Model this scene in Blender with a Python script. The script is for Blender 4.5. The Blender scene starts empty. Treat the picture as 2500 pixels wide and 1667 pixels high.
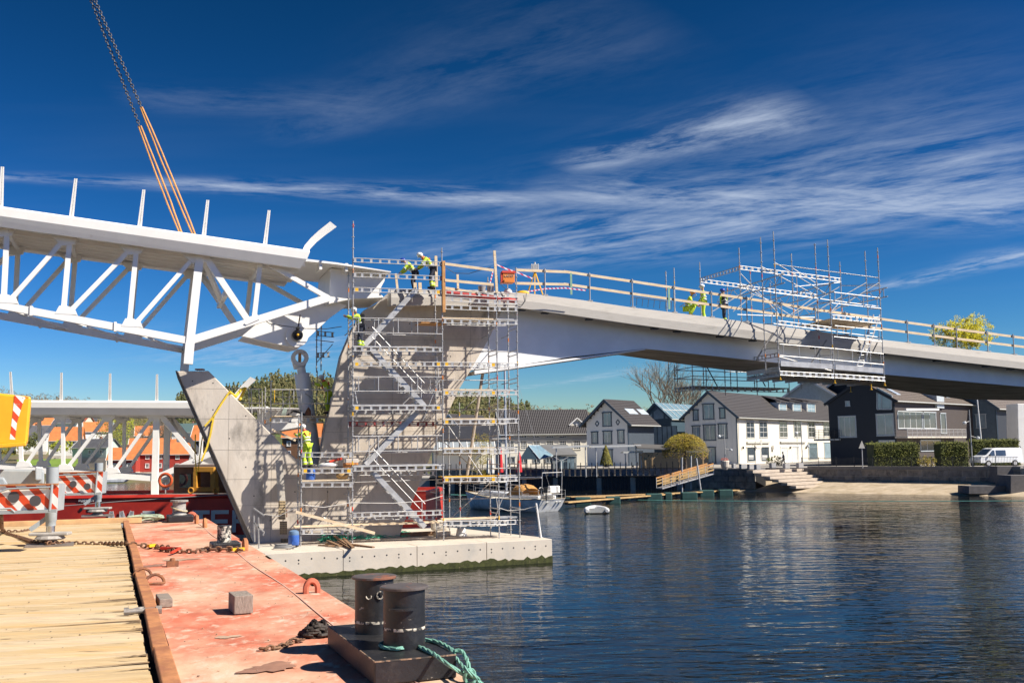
import bpy, bmesh, math, random
from math import sin, cos, tan, radians as RAD, pi, sqrt, atan2
from mathutils import Vector, Matrix, Euler
random.seed(7)
sc = bpy.context.scene
COL = sc.collection
# ------------------------------------------------------------------ camera
F = 2500.0; CX, CY = 1250.0, 833.5
H = 4.8
PITCH = math.atan(268.8/2500); ROLL = RAD(0.8)
cam = bpy.data.cameras.new('camera'); camo = bpy.data.objects.new('camera', cam); COL.objects.link(camo)
cam.sensor_width = 36.0; cam.sensor_fit = 'HORIZONTAL'; cam.lens = 36.0
cam.clip_start = 0.1; cam.clip_end = 6000
CR = (Matrix.Rotation(pi/2 + PITCH, 4, 'X') @ Matrix.Rotation(-ROLL, 4, 'Z'))
camo.matrix_world = Matrix.Translation((0, 0, H)) @ CR
sc.camera = camo
sc.render.resolution_x = 1024; sc.render.resolution_y = 682
# ------------------------------------------------------------------ sun and sky
SUN_EL = RAD(43.0); SX, SY = 0.955, -0.297
SUN = Vector((SX*cos(SUN_EL), SY*cos(SUN_EL), sin(SUN_EL))).normalized()
sl = bpy.data.lights.new('sun', 'SUN'); sl.energy = 3.9; sl.angle = RAD(0.5); sl.color = (1.0, 0.93, 0.82)
so = bpy.data.objects.new('sun', sl); COL.objects.link(so); so.location = (60, -30, 80)
so.rotation_euler = SUN.to_track_quat('Z', 'Y').to_euler()
sc.view_settings.view_transform = 'Standard'; sc.view_settings.look = 'None'
sc.view_settings.exposure = 1.12; sc.view_settings.gamma = 1.0
sc.view_settings.use_curve_mapping = False
# ------------------------------------------------------------------ photo ray helpers (survey of the site)
CR3 = CR.to_3x3()
def ray(px, py):
    return (CR3 @ Vector(((px-CX)/F, -(py-CY)/F, -1.0)))
def at(px, py, d):                       # point at forward distance d
    r = ray(px, py); k = d/r.y
    return Vector((r.x*k, d, H+r.z*k))
def gr(px, py, z=0.0):                   # point on the level plane z
    r = ray(px, py); k = (z-H)/r.z
    return Vector((r.x*k, r.y*k, z))
class Frame:
    def __init__(s, o, deg):
        s.o = Vector((o[0], o[1])); a = RAD(deg); s.a = a
        s.u = Vector((cos(a), sin(a))); s.v = Vector((-sin(a), cos(a)))
    def pt(s, u, v, z):
        p = s.o + s.u*u + s.v*v; return Vector((p.x, p.y, z))
    def uz(s, px, py, v=0.0):            # survey a point of the vertical plane v
        r = ray(px, py); h = Vector((r.x, r.y))
        k = (s.o.dot(s.v)+v)/h.dot(s.v)
        return Vector(((h*k-s.o).dot(s.u), H+r.z*k))
    def p(s, px, py, v=0.0):
        q = s.uz(px, py, v); return s.pt(q.x, v, q.y)
    def loc(s, w):
        h = Vector((w[0], w[1]))-s.o; return (h.dot(s.u), h.dot(s.v), w[2])
# ------------------------------------------------------------------ world
world = bpy.data.worlds.new('World'); sc.world = world; world.use_nodes = True
def build_world():
    nt = world.node_tree; N = nt.nodes; L = nt.links; N.clear()
    out = N.new('ShaderNodeOutputWorld'); bg = N.new('ShaderNodeBackground'); L.new(bg.outputs[0], out.inputs[0])
    sky = N.new('ShaderNodeTexSky'); sky.sky_type = 'NISHITA'; sky.sun_disc = False
    sky.sun_elevation = SUN_EL; sky.sun_rotation = atan2(SX, SY)
    sky.air_density = 1.0; sky.dust_density = 0.2; sky.ozone_density = 4.0; sky.altitude = 300
    hs = N.new('ShaderNodeHueSaturation'); hs.inputs['Saturation'].default_value = 1.22; hs.inputs['Value'].default_value = 0.92
    L.new(sky.outputs[0], hs.inputs['Color'])
    cs = N.new('ShaderNodeSeparateColor'); L.new(hs.outputs[0], cs.inputs[0]); cc = N.new('ShaderNodeCombineColor')
    for i, (ex, k) in enumerate(((2.05, .118), (1.72, .196), (2.26, .083))):
        n1 = N.new('ShaderNodeMath'); n1.operation = 'POWER'; L.new(cs.outputs[i], n1.inputs[0]); n1.inputs[1].default_value = ex
        n2 = N.new('ShaderNodeMath'); n2.operation = 'MULTIPLY'; L.new(n1.outputs[0], n2.inputs[0]); n2.inputs[1].default_value = k; L.new(n2.outputs[0], cc.inputs[i])
    tc = N.new('ShaderNodeTexCoord'); sep = N.new('ShaderNodeSeparateXYZ'); L.new(tc.outputs['Generated'], sep.inputs[0])
    def mth(op, a, b=None, clamp=False):
        n = N.new('ShaderNodeMath'); n.operation = op; n.use_clamp = clamp
        for i, q in enumerate((a, b)):
            if q is None: continue
            if isinstance(q, (int, float)): n.inputs[i].default_value = q
            else: L.new(q, n.inputs[i])
        return n.outputs[0]
    z = mth('MAXIMUM', sep.outputs[2], 0.03)
    px = mth('DIVIDE', sep.outputs[0], z); py = mth('DIVIDE', sep.outputs[1], z)
    cmb = N.new('ShaderNodeCombineXYZ'); L.new(px, cmb.inputs[0]); L.new(py, cmb.inputs[1])
    def noise(scale, detail, rough, vec, dist=0.0):
        n = N.new('ShaderNodeTexNoise'); n.inputs['Scale'].default_value = scale; n.inputs['Detail'].default_value = detail
        n.inputs['Roughness'].default_value = rough; n.inputs['Distortion'].default_value = dist; L.new(vec, n.inputs['Vector']); return n.outputs['Fac']
    wob = noise(0.45, 3, .5, cmb.outputs[0])
    wob = mth('SUBTRACT', wob, .5)
    def pp(x, y):
        r = ray(x, y); return Vector((r.x/r.z, r.y/r.z))
    acc = None
    # wisps: start, end, half width at start / end, strength
    for (a, b, w0, w1, st, wf) in [
        ((-60, 428), (1290, 488), .045, .17, .75, .2),
        ((1420, 405), (1950, 275), .10, .20, .72, .8),
        ((1120, 640), (2560, 400), .50, .85, .58, .9),
        ((1420, 470), (2600, 515), .22, .40, .70, .5),
        ((2160, 702), (2560, 610), .12, .22, .75, .5),
        ((1260, 950), (1590, 900), .20, .30, .42, .4),
        ((560, 890), (900, 820), .9, 1.1, .42, .3),
        ((700, 330), (1500, 60), .12, .3, .10, .6),
        ((330, 240), (900, 260), .10, .16, .13, .6)]:
        A, B = pp(*a), pp(*b); T = (B-A); ln = T.length; T.normalize(); n = Vector((-T.y, T.x))
        dx = mth('SUBTRACT', px, A.x); dy = mth('SUBTRACT', py, A.y)
        s = mth('DIVIDE', mth('ADD', mth('MULTIPLY', dx, T.x), mth('MULTIPLY', dy, T.y)), ln)
        w_ = mth('ADD', mth('MULTIPLY', dx, n.x), mth('MULTIPLY', dy, n.y))
        w = mth('ADD', mth('ADD', mth('MULTIPLY', dx, n.x), mth('MULTIPLY', dy, n.y)), mth('MULTIPLY', wob, wf*(w0+w1)*1.0))
        wd = mth('ADD', mth('MULTIPLY', s, w1-w0), w0); wd = mth('MAXIMUM', wd, .02)
        q = mth('DIVIDE', w, wd); g = mth('POWER', 2.718, mth('MULTIPLY', mth('MULTIPLY', q, q), -1.0))
        fade = mth('MULTIPLY', mth('MULTIPLY', mth('ADD', s, .12), 6.0, True), mth('MULTIPLY', mth('SUBTRACT', 1.12, s), 5.0, True))
        mp = N.new('ShaderNodeCombineXYZ')                       # fibres along the wisp
        L.new(mth('MULTIPLY', s, ln*.8), mp.inputs[0]); L.new(mth('MULTIPLY', w_, 1.9), mp.inputs[1]); mp.inputs[2].default_value = a[0]*.013
        fb = noise(2.3, 6, .68, mp.outputs[0], .25)
        fb = mth('MULTIPLY', mth('SUBTRACT', fb, .40), 3.2, True)
        m = mth('MULTIPLY', mth('MULTIPLY', mth('MULTIPLY', g, fade), fb), st)
        acc = m if acc is None else mth('SUBTRACT', mth('ADD', acc, m), mth('MULTIPLY', acc, m))
    mp = N.new('ShaderNodeMapping'); mp.inputs['Rotation'].default_value = (0, 0, .35); mp.inputs['Scale'].default_value = (.22, .8, 1)
    L.new(cmb.outputs[0], mp.inputs[0])
    hz = noise(1.1, 4, .6, mp.outputs[0], .2)
    hz = mth('MULTIPLY', mth('MULTIPLY', mth('SUBTRACT', hz, .54), 1.6, True), .07)
    acc = mth('ADD', acc, hz, True)
    mix = N.new('ShaderNodeMix'); mix.data_type = 'RGBA'; L.new(acc, mix.inputs[0]); L.new(cc.outputs[0], mix.inputs[6])
    mix.inputs[7].default_value = (4.4, 5.0, 6.0, 1)
    L.new(mix.outputs[2], bg.inputs[0]); bg.inputs[1].default_value = 0.066
build_world()
world.cycles.sampling_method = 'MANUAL'; world.cycles.sample_map_resolution = 256
# ------------------------------------------------------------------ materials
MATS = {}
def mat(name, col, rough=.6, metal=0.0, var=.12, scale=3.0, col2=None, mix_scale=None, mix_lo=.45, mix_hi=.6, bump=0.0, bscale=20.0, spec=.5, detail=6, stretch=None, rvar=0.0, coat=0.0, col3=None, c3=(1.0, .6, .7), col4=None, c4=(1.0, .6, .7)):
    if name in MATS: return MATS[name]
    m = bpy.data.materials.new(name); m.use_nodes = True; nt = m.node_tree; N = nt.nodes; L = nt.links
    b = N['Principled BSDF']; b.inputs['Roughness'].default_value = rough; b.inputs['Metallic'].default_value = metal
    b.inputs['Specular IOR Level'].default_value = spec; b.inputs['Coat Weight'].default_value = coat
    tc = N.new('ShaderNodeTexCoord'); vec = tc.outputs['Object']
    if stretch:
        mp = N.new('ShaderNodeMapping'); mp.inputs['Scale'].default_value = stretch[:3]
        if len(stretch) > 3: mp.inputs['Rotation'].default_value = (0, 0, stretch[3])
        L.new(vec, mp.inputs[0]); vec = mp.outputs[0]
    def nz(s, d=detail, r=.6):
        n = N.new('ShaderNodeTexNoise'); n.inputs['Scale'].default_value = s; n.inputs['Detail'].default_value = d; n.inputs['Roughness'].default_value = r
        L.new(vec, n.inputs['Vector']); return n.outputs['Fac']
    c = Vector(col[:3]); 
    rp = N.new('ShaderNodeValToRGB'); L.new(nz(scale), rp.inputs[0])
    e = rp.color_ramp.elements; e[0].position = .3; e[1].position = .7
    e[0].color = (*[max(0, x*(1-var)) for x in c], 1); e[1].color = (*[min(1, x*(1+var)) for x in c], 1)
    cur = rp.outputs[0]
    def blend(cur, colb, s, lo, hi, amt=1.0):
        r2 = N.new('ShaderNodeValToRGB'); L.new(nz(s, 8, .65), r2.inputs[0]); r2.color_ramp.elements[0].position = lo; r2.color_ramp.elements[1].position = hi
        r2.color_ramp.elements[1].color = (amt, amt, amt, 1)
        mx = N.new('ShaderNodeMix'); mx.data_type = 'RGBA'; L.new(r2.outputs[0], mx.inputs[0]); L.new(cur, mx.inputs[6]); mx.inputs[7].default_value = (*colb[:3], 1)
        return mx.outputs[2]
    if col2: cur = blend(cur, col2, mix_scale or scale*.6, mix_lo, mix_hi)
    if col4: cur = blend(cur, col4, c4[0], c4[1], c4[2])
    if col3: cur = blend(cur, col3, c3[0], c3[1], c3[2])
    L.new(cur, b.inputs['Base Color'])
    if rvar:
        mr = N.new('ShaderNodeMapRange'); L.new(nz(scale*1.7), mr.inputs[0]); mr.inputs[3].default_value = max(0, rough-rvar); mr.inputs[4].default_value = min(1, rough+rvar); L.new(mr.outputs[0], b.inputs['Roughness'])
    if bump:
        bp = N.new('ShaderNodeBump'); bp.inputs['Strength'].default_value = bump; bp.inputs['Distance'].default_value = .02
        L.new(nz(bscale, 5), bp.inputs['Height']); L.new(bp.outputs[0], b.inputs['Normal'])
    MATS[name] = m; return m
def glass_mat(name, col, rough=.05, spec=.9):
    return mat(name, col, rough, 0, .25, .6, spec=spec)
# ------------------------------------------------------------------ mesh builder
W = {}
class MB:
    def __init__(s): s.v = []; s.f = []
    def add(s, vs, fs):
        k = len(s.v); s.v += [tuple(x) for x in vs]; s.f += [tuple(i+k for i in f) for f in fs]; return s
    def box(s, c, sz, R=None):
        hx, hy, hz = sz[0]/2, sz[1]/2, sz[2]/2; c = Vector(c)
        vs = [Vector((x, y, z)) for z in (-hz, hz) for x, y in ((-hx, -hy), (hx, -hy), (hx, hy), (-hx, hy))]
        if R is not None: vs = [R @ q for q in vs]
        return s.add([q+c for q in vs], [(0, 3, 2, 1), (4, 5, 6, 7), (0, 1, 5, 4), (1, 2, 6, 5), (2, 3, 7, 6), (3, 0, 4, 7)])
    def bar(s, a, b, w, h=None, up=(0, 0, 1)):
        a = Vector(a); b = Vector(b); h = h or w; d = (b-a); ln = d.length
        if ln < 1e-6: return s
        d /= ln; up = Vector(up); sd = d.cross(up)
        if sd.length < 1e-4: sd = d.cross(Vector((1, 0, 0)))
        sd.normalize(); u2 = sd.cross(d)
        vs = [p + sd*(x*w/2) + u2*(y*h/2) for p in (a, b) for x, y in ((-1, -1), (1, -1), (1, 1), (-1, 1))]
        return s.add(vs, [(0, 1, 2, 3), (7, 6, 5, 4), (0, 4, 5, 1), (1, 5, 6, 2), (2, 6, 7, 3), (3, 7, 4, 0)])
    def tube(s, a, b, r, n=8, r2=None, caps=True):
        a = Vector(a); b = Vector(b); r2 = r if r2 is None else r2; d = b-a
        if d.length < 1e-6: return s
        d.normalize(); q = d.cross(Vector((0, 0, 1)))
        if q.length < 1e-3: q = d.cross(Vector((1, 0, 0)))
        q.normalize(); t = d.cross(q)
        vs = [p + (q*cos(2*pi*i/n) + t*sin(2*pi*i/n))*rr for p, rr in ((a, r), (b, r2)) for i in range(n)]
        fs = [(i, (i+1) % n, n+(i+1) % n, n+i) for i in range(n)]
        if caps: fs += [tuple(range(n-1, -1, -1)), tuple(range(n, 2*n))]
        return s.add(vs, fs)
    def path(s, pts, r, n=6, closed=False):
        pts = [Vector(p) for p in pts]; m = len(pts); rings = []
        q = None
        for i, p in enumerate(pts):
            if closed: d = pts[(i+1) % m]-pts[i-1]
            else: d = pts[min(i+1, m-1)]-pts[max(i-1, 0)]
            d.normalize()
            if q is None:
                q = d.cross(Vector((0, 0, 1)))
                if q.length < 1e-3: q = d.cross(Vector((1, 0, 0)))
            q = q - d*q.dot(d)
            if q.length < 1e-5: q = d.orthogonal()
            q.normalize(); t = d.cross(q); rr = r[i] if isinstance(r, (list, tuple)) else r
            rings.append([p+(q*cos(2*pi*k/n)+t*sin(2*pi*k/n))*rr for k in range(n)])
        vs = [v for rg in rings for v in rg]; fs = []
        for i in range(m if closed else m-1):
            j = (i+1) % m
            fs += [(i*n+k, i*n+(k+1) % n, j*n+(k+1) % n, j*n+k) for k in range(n)]
        if not closed: fs += [tuple(range(n-1, -1, -1)), tuple(range((m-1)*n, m*n))]
        return s.add(vs, fs)
    def prism(s, poly, off):                # poly: 3d points, extruded by the vector off
        poly = [Vector(p) for p in poly]; off = Vector(off); n = len(poly)
        nm = Vector((0, 0, 0))
        for i in range(n): nm += poly[i].cross(poly[(i+1) % n])
        if nm.dot(off) > 0: poly = poly[::-1]
        vs = poly + [p+off for p in poly]
        fs = [tuple(range(n)), tuple(range(2*n-1, n-1, -1))] + [(i, n+i, n+(i+1) % n, (i+1) % n) for i in range(n)]
        return s.add(vs, fs)
    def lathe(s, c, prof, n=16, axis=(0, 0, 1)):
        c = Vector(c); ax = Vector(axis).normalized(); q = ax.orthogonal().normalized(); t = ax.cross(q)
        vs = [c+ax*h+(q*cos(2*pi*i/n)+t*sin(2*pi*i/n))*r for r, h in prof for i in range(n)]; m = len(prof)
        fs = [(j*n+i, j*n+(i+1) % n, (j+1)*n+(i+1) % n, (j+1)*n+i) for j in range(m-1) for i in range(n)]
        fs += [tuple(range(n-1, -1, -1)), tuple(range((m-1)*n, m*n))]
        return s.add(vs, fs)
    def ball(s, c, r, n=10, m=6, sc=(1, 1, 1)):
        c = Vector(c); vs = []; fs = []
        for j in range(m+1):
            th = pi*j/m
            for i in range(n): vs.append(c+Vector((r*sc[0]*sin(th)*cos(2*pi*i/n), r*sc[1]*sin(th)*sin(2*pi*i/n), r*sc[2]*cos(th))))
        for j in range(m):
            for i in range(n): fs.append((j*n+i, (j+1)*n+i, (j+1)*n+(i+1) % n, j*n+(i+1) % n))
        return s.add(vs, fs)
    def mesh(s, name, m=None, smooth=False):
        me = bpy.data.meshes.new(name); me.from_pydata(s.v, [], s.f); me.update()
        if m: me.materials.append(m)
        if smooth:
            for p in me.polygons: p.use_smooth = True
            me.set_sharp_from_angle(angle=RAD(42))
        return me
    def build(s, name, m, parent=None, smooth=False, bevel=0):
        return inst(name, s.mesh(name, m, smooth), parent, None, bevel)
def inst(name, me, parent=None, M=None, bevel=0):
    o = bpy.data.objects.new(name, me); COL.objects.link(o)
    if M is not None: o.matrix_basis = M
    if parent is not None:
        o.parent = parent; o.matrix_parent_inverse = W[parent.name].inverted()
    W[o.name] = M.copy() if M is not None else Matrix()
    if bevel:
        b = o.modifiers.new('bevel', 'BEVEL'); b.width = bevel; b.segments = 2; b.limit_method = 'ANGLE'; b.angle_limit = RAD(40)
    return o
def tag(o, label, cat=None, group=None, kind=None):
    if label: o['label'] = label
    if cat: o['category'] = cat
    if group: o['group'] = group
    if kind: o['kind'] = kind
    return o
def thing(name, loc, label, cat, group=None, rz=0.0, M=None):
    o = bpy.data.objects.new(name, None); COL.objects.link(o); o.empty_display_size = .3
    mm = M if M is not None else Matrix.Translation(Vector(loc)) @ Matrix.Rotation(rz, 4, 'Z')
    o.matrix_basis = mm; W[o.name] = mm.copy(); tag(o, label, cat, group); return o
def copy_tree(root, M, label=None, group=None):
    r = root.copy(); COL.objects.link(r); r.matrix_basis = M; W[r.name] = M.copy()
    if label: r['label'] = label
    if group: r['group'] = group
    def rec(src, dst):
        for ch in [c for c in CH.get(src.name, [])]:
            c = ch.copy(); COL.objects.link(c); inv = ch.matrix_parent_inverse.copy(); c.parent = dst; c.matrix_parent_inverse = inv; W[c.name] = W[ch.name]
            rec(ch, c)
    CH = {}
    for o in list(COL.objects):
        if o.parent: CH.setdefault(o.parent.name, []).append(o)
    rec(root, r); return r
def struct(o): o['kind'] = 'structure'; return o
# ================================================================== materials list
CONC = mat('concrete', (.61, .54, .46), .85, var=.13, scale=.9, col2=(.52, .445, .365), mix_scale=.7, mix_lo=.42, mix_hi=.66, bump=.25, bscale=14, stretch=(1, 1, .45), col3=(.30, .265, .225), c3=(1.2, .53, .70))
CONC_L = mat('concrete_light', (.58, .51, .42), .85, var=.1, scale=1.2, col2=(.4, .375, .33), mix_scale=.6, mix_lo=.5, mix_hi=.7, bump=.2, bscale=18)
CONC_D = mat('shaded_formwork_concrete', (.24, .205, .18), .8, var=.25, scale=1.5, stretch=(4, 4, .7), bump=.3, bscale=8)  # darker, browner concrete: shade of the side face put into the colour
WHITE = mat('white_paint', (.86, .84, .80), .42, var=.04, scale=1.3, col2=(.80, .77, .72), mix_scale=.5, mix_lo=.5, mix_hi=.8, col3=(.66, .58, .48), c3=(3.5, .66, .80))
GALV = mat('galvanised_steel', (.42, .41, .40), .42, metal=.25, var=.2, scale=9, col2=(.30, .29, .28), mix_scale=5, mix_lo=.5, mix_hi=.7)
ALU = mat('aluminium', (.56, .55, .54), .45, metal=.3, var=.2, scale=6, col2=(.42, .41, .40), mix_scale=3)
STEELW = mat('girder_paint', (.87, .87, .87), .5, var=.06, scale=.7, col2=(.82, .82, .82), mix_scale=.4)
WOOD = mat('pine_board', (.74, .60, .42), .75, var=.18, scale=2.5, stretch=(1, 1, 6), col2=(.66, .49, .30), mix_scale=2, bump=.1)
WOODO = mat('orange_board', (.55, .27, .09), .7, var=.2, scale=3)
WOODD = mat('grey_timber', (.26, .21, .17), .85, var=.3, scale=6, stretch=(1, 6, 6), bump=.3)
RUST = mat('rust', (.30, .12, .05), .85, var=.3, scale=6, col2=(.16, .07, .04), mix_scale=4, bump=.3, bscale=30)
RUSTO = mat('rusty_angle', (.47, .20, .08), .8, var=.25, scale=4, col2=(.33, .13, .06), mix_scale=3, bump=.25, bscale=25)
BLACK = mat('black_paint', (.016, .016, .018), .45, var=.3, scale=5, col2=(.035, .032, .03), mix_scale=6, mix_lo=.55, mix_hi=.7, bump=.2, bscale=25, col3=(.42, .38, .32), c3=(9.0, .665, .70))
BLACKP = mat('black_plain', (.02, .02, .022), .5, var=.2, scale=6)
REDHULL = mat('red_hull', (.66, .05, .03), .45, var=.12, scale=.8, col2=(.52, .035, .025), mix_scale=.5)
WHITEP = mat('white_letter', (.78, .77, .76), .5, var=.05)
YEL = mat('crane_yellow', (.80, .42, .02), .45, var=.08, scale=2, col2=(.6, .27, .03), mix_scale=3, mix_lo=.62, mix_hi=.72)
GREY = mat('crane_grey', (.33, .36, .37), .5, var=.08, scale=3)
CHROME = mat('chrome_rod', (.62, .62, .64), .18, metal=1, var=.05)
ORANGE = mat('sling_orange', (.62, .30, .09), .8, var=.25, scale=8, stretch=(1, 1, .2))
REDP = mat('signal_red', (.62, .06, .025), .5, var=.06)
REDD = mat('dark_red_tube', (.45, .03, .03), .5, var=.1)
YELP = mat('signal_yellow', (.80, .45, .02), .5, var=.08)
ORP = mat('signal_orange', (.72, .22, .03), .5, var=.08)
HIVIS = mat('hivis_yellow', (.50, .68, .04), .7, var=.15, scale=14, bump=.4, bscale=18)
NAVY = mat('navy_work_cloth', (.03, .035, .055), .8, var=.2, scale=10, bump=.4, bscale=18)
REFL = mat('reflective_band', (.62, .63, .63), .4, var=.05)
SKIN = mat('skin', (.52, .30, .21), .55, var=.08)
HAIR = mat('dark_hair', (.05, .035, .025), .7)
GLASS = glass_mat('window_glass', (.05, .065, .08))
GLASS_SKY = glass_mat('sky_reflect_glass', (.22, .30, .36))  # pale blue base colour stands in for the reflected sky
# ================================================================== river
def water_mat():
    m = bpy.data.materials.new('river_water'); m.use_nodes = True; N = m.node_tree.nodes; L = m.node_tree.links; b = N['Principled BSDF']
    b.inputs['Base Color'].default_value = (.006, .008, .008, 1); b.inputs['Roughness'].default_value = .05; b.inputs['IOR'].default_value = 1.333; b.inputs['Specular IOR Level'].default_value = .125
    tc = N.new('ShaderNodeTexCoord')
    hs = []
    def nz(sx, sy, d, rot, rough=.45, dist=.35):
        mp = N.new('ShaderNodeMapping'); mp.inputs['Scale'].default_value = (sx, sy, 1); mp.inputs['Rotation'].default_value = (0, 0, rot); L.new(tc.outputs['Object'], mp.inputs[0])
        n = N.new('ShaderNodeTexNoise'); n.inputs['Scale'].default_value = 1.0; n.inputs['Detail'].default_value = d; n.inputs['Roughness'].default_value = rough; n.inputs['Distortion'].default_value = dist
        L.new(mp.outputs[0], n.inputs['Vector']); return n.outputs['Fac']
    def mul(a, b):
        k = N.new('ShaderNodeMath'); k.operation = 'MULTIPLY'
        for i_, q in enumerate((a, b)):
            if isinstance(q, (int, float)): k.inputs[i_].default_value = q
            else: L.new(q, k.inputs[i_])
        return k.outputs[0]
    def add(a, b): k = N.new('ShaderNodeMath'); L.new(a, k.inputs[0]); L.new(b, k.inputs[1]); return k.outputs[0]
    a = add(mul(nz(.55, 1.5, 1, .12), .085), mul(nz(1.3, 3.4, 1, -.15), .040)); a = add(a, mul(nz(3.0, 6.5, 1, .3), .014)); a = add(a, mul(nz(.14, .3, 2, .3), .06))
    mr = N.new('ShaderNodeMapRange'); L.new(nz(.035, .07, 3, .5, .6, .8), mr.inputs[0]); mr.inputs[1].default_value = .35; mr.inputs[2].default_value = .65; mr.inputs[3].default_value = .45; mr.inputs[4].default_value = 1.25
    a = mul(a, mr.outputs[0])
    bp = N.new('ShaderNodeBump'); bp.inputs['Strength'].default_value = 1.0; bp.inputs['Distance'].default_value = .62; L.new(a, bp.inputs['Height']); L.new(bp.outputs[0], b.inputs['Normal'])
    return m
WATER = water_mat()
mb = MB(); mb.add([(-900, -500, 0), (1200, -500, 0), (1200, 700, 0), (-900, 700, 0)], [(0, 1, 2, 3)])
struct(mb.build('river', WATER))
# ================================================================== hills (one sheet to the horizon)
SKY = [(-2600, 1035), (-900, 1020), (-200, 1000), (100, 1005), (330, 1032), (420, 1020), (500, 1000), (560, 990), (640, 974), (720, 970), (800, 973), (950, 985), (1060, 1000), (1120, 1003), (1200, 1015), (1260, 1030), (1330, 1040), (1500, 1046), (2500, 1036), (3400, 1040), (6000, 1050)]
def lerp_tab(t, x):
    if x <= t[0][0]: return t[0][1]
    for (a, b), (c, d) in zip(t, t[1:]):
        if x <= c: return b+(d-b)*(x-a)/(c-a)
    return t[-1][1]
from mathutils import noise as mno
R0 = [(-2600, 212), (700, 212), (1000, 200), (1150, 170), (1500, 175), (1900, 190), (6000, 190)]
def hill(x, y):
    r = sqrt(x*x+y*y); px = CX + F*x/max(y, 1)
    hor = 1102.3-.014*(px-1250); ys = lerp_tab(SKY, px); r0 = lerp_tab(R0, px)
    RR = 620.0
    hp = H + (hor-ys)*RR/2500
    if r < r0: return 1.2 if r > r0-6 else -1.5
    t = min(1.0, (r-r0)/(RR-r0)); k = t*t*(3-2*t)*.55+t*.45
    h = 1.4 + (hp-1.4)*k
    if r > RR: h = hp - (r-RR)*.004
    nn = mno.noise(Vector((x*.012, y*.012, 0)))*3.5*min(1, t*3) + mno.noise(Vector((x*.04, y*.04, 3)))*1.1*min(1, t*3)
    return h+nn
mb = MB(); NA, NRr = 240, 60; vs = []; fs = []
rad = [150+ (i/39)*520 for i in range(40)] + [670*1.14**(i+1) for i in range(20)]
for i, r in enumerate(rad):
    for j in range(NA+1):
        a = RAD(-72+144*j/NA); x, y = r*sin(a), r*cos(a); vs.append((x, y, hill(x, y)))
for i in range(len(rad)-1):
    for j in range(NA): k = i*(NA+1)+j; fs.append((k, k+1, k+NA+2, k+NA+1))
mb.add(vs, fs)
GRASSH = mat('hillside', (.085, .10, .03), .95, var=.35, scale=.05, col2=(.17, .13, .075), mix_scale=.03, mix_lo=.45, mix_hi=.6, col3=(.10, .17, .03), c3=(.02, .55, .62))
struct(mb.build('hills', GRASSH, None, True))
# ================================================================== frames of the site
_c = gr(1084, 1318.6, 1.0)
FS = Frame((_c.x, _c.y), 17.0)         # bridge, pier and scaffold; v = 0 is the scaffold's front row
VF, VW = 1.5, 2.6                      # bridge edge beam / pier face
U2 = Vector((FS.u.x, FS.u.y, 0)); V2 = Vector((FS.v.x, FS.v.y, 0)); Z3 = Vector((0, 0, 1))
# ------------------------------------------------------------------ plinth
a, b = gr(640, 1352, 1.0), gr(1348, 1315, 1.0)
dr = (b-a).normalized(); pn = Vector((-dr.y, dr.x, 0))
a = a - dr*3.0
plinth = thing('concrete_plinth', (b.x, b.y, 0), 'low pale concrete foundation slab standing in the river under the pier', 'foundation')
mb = MB(); L_ = (b-a).length
lip = .95; nseg = 5
for i in range(nseg):                                    # cast sections with open joints
    p0 = a+dr*(L_*i/nseg+.008); p1 = a+dr*(L_*(i+1)/nseg-.008)
    q = MB(); q.prism([p0, p1, p1+Vector((0, 0, -1.6)), p0+Vector((0, 0, -1.6))], pn*1.2)
    q.build('cast_section', CONC_L, plinth, bevel=.02)
pl_back = a+dr*L_
mb.prism([a+pn*1.2+Z3*-.004, b+pn*1.2+Z3*-.004, b+pn*10.5+dr*-1.5+Z3*-.004, a+pn*10.5+Z3*-.004], (0, 0, -1.6)); mb.build('slab_top', CONC_L, plinth)
ALGAE = mat('algae', (.045, .05, .012), .95, var=.5, scale=6, bump=.6, bscale=15, col2=(.16, .13, .07), mix_scale=5, mix_lo=.6, mix_hi=.7)
vs = []; fs = []; n = 90; t0 = .2
for i in range(n+1):
    t = i/n; h = (.10+.18*t)*(1+.35*random.uniform(-1, 1)); p = a+dr*(L_*t)-pn*.02
    vs += [p+Vector((0, 0, -1.05)), Vector((p.x, p.y, h)), Vector((p.x, p.y, h))+pn*.03]
for i in range(n): k = i*3; fs += [(k, k+3, k+4, k+1), (k+1, k+4, k+5, k+2)]
MB().add(vs, fs).build('algae_line', ALGAE, plinth)
for i in range(27):                                      # tie-rod holes
    t = .12+.86*i/26; p = a+dr*(L_*t)+Vector((0, 0, -.30+random.uniform(-.03, .03)-.0*t)); 
    q = MB(); q.lathe(p-pn*.004, [(.035, 0), (.035, .03)], 8, pn); q.build('tie_hole', BLACKP, plinth)
    if i % 4 == 1: q = MB(); q.lathe(p-pn*.004-Vector((0, 0, .13)), [(.03, 0), (.03, .03)], 8, pn); q.build('tie_hole', BLACKP, plinth)
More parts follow.
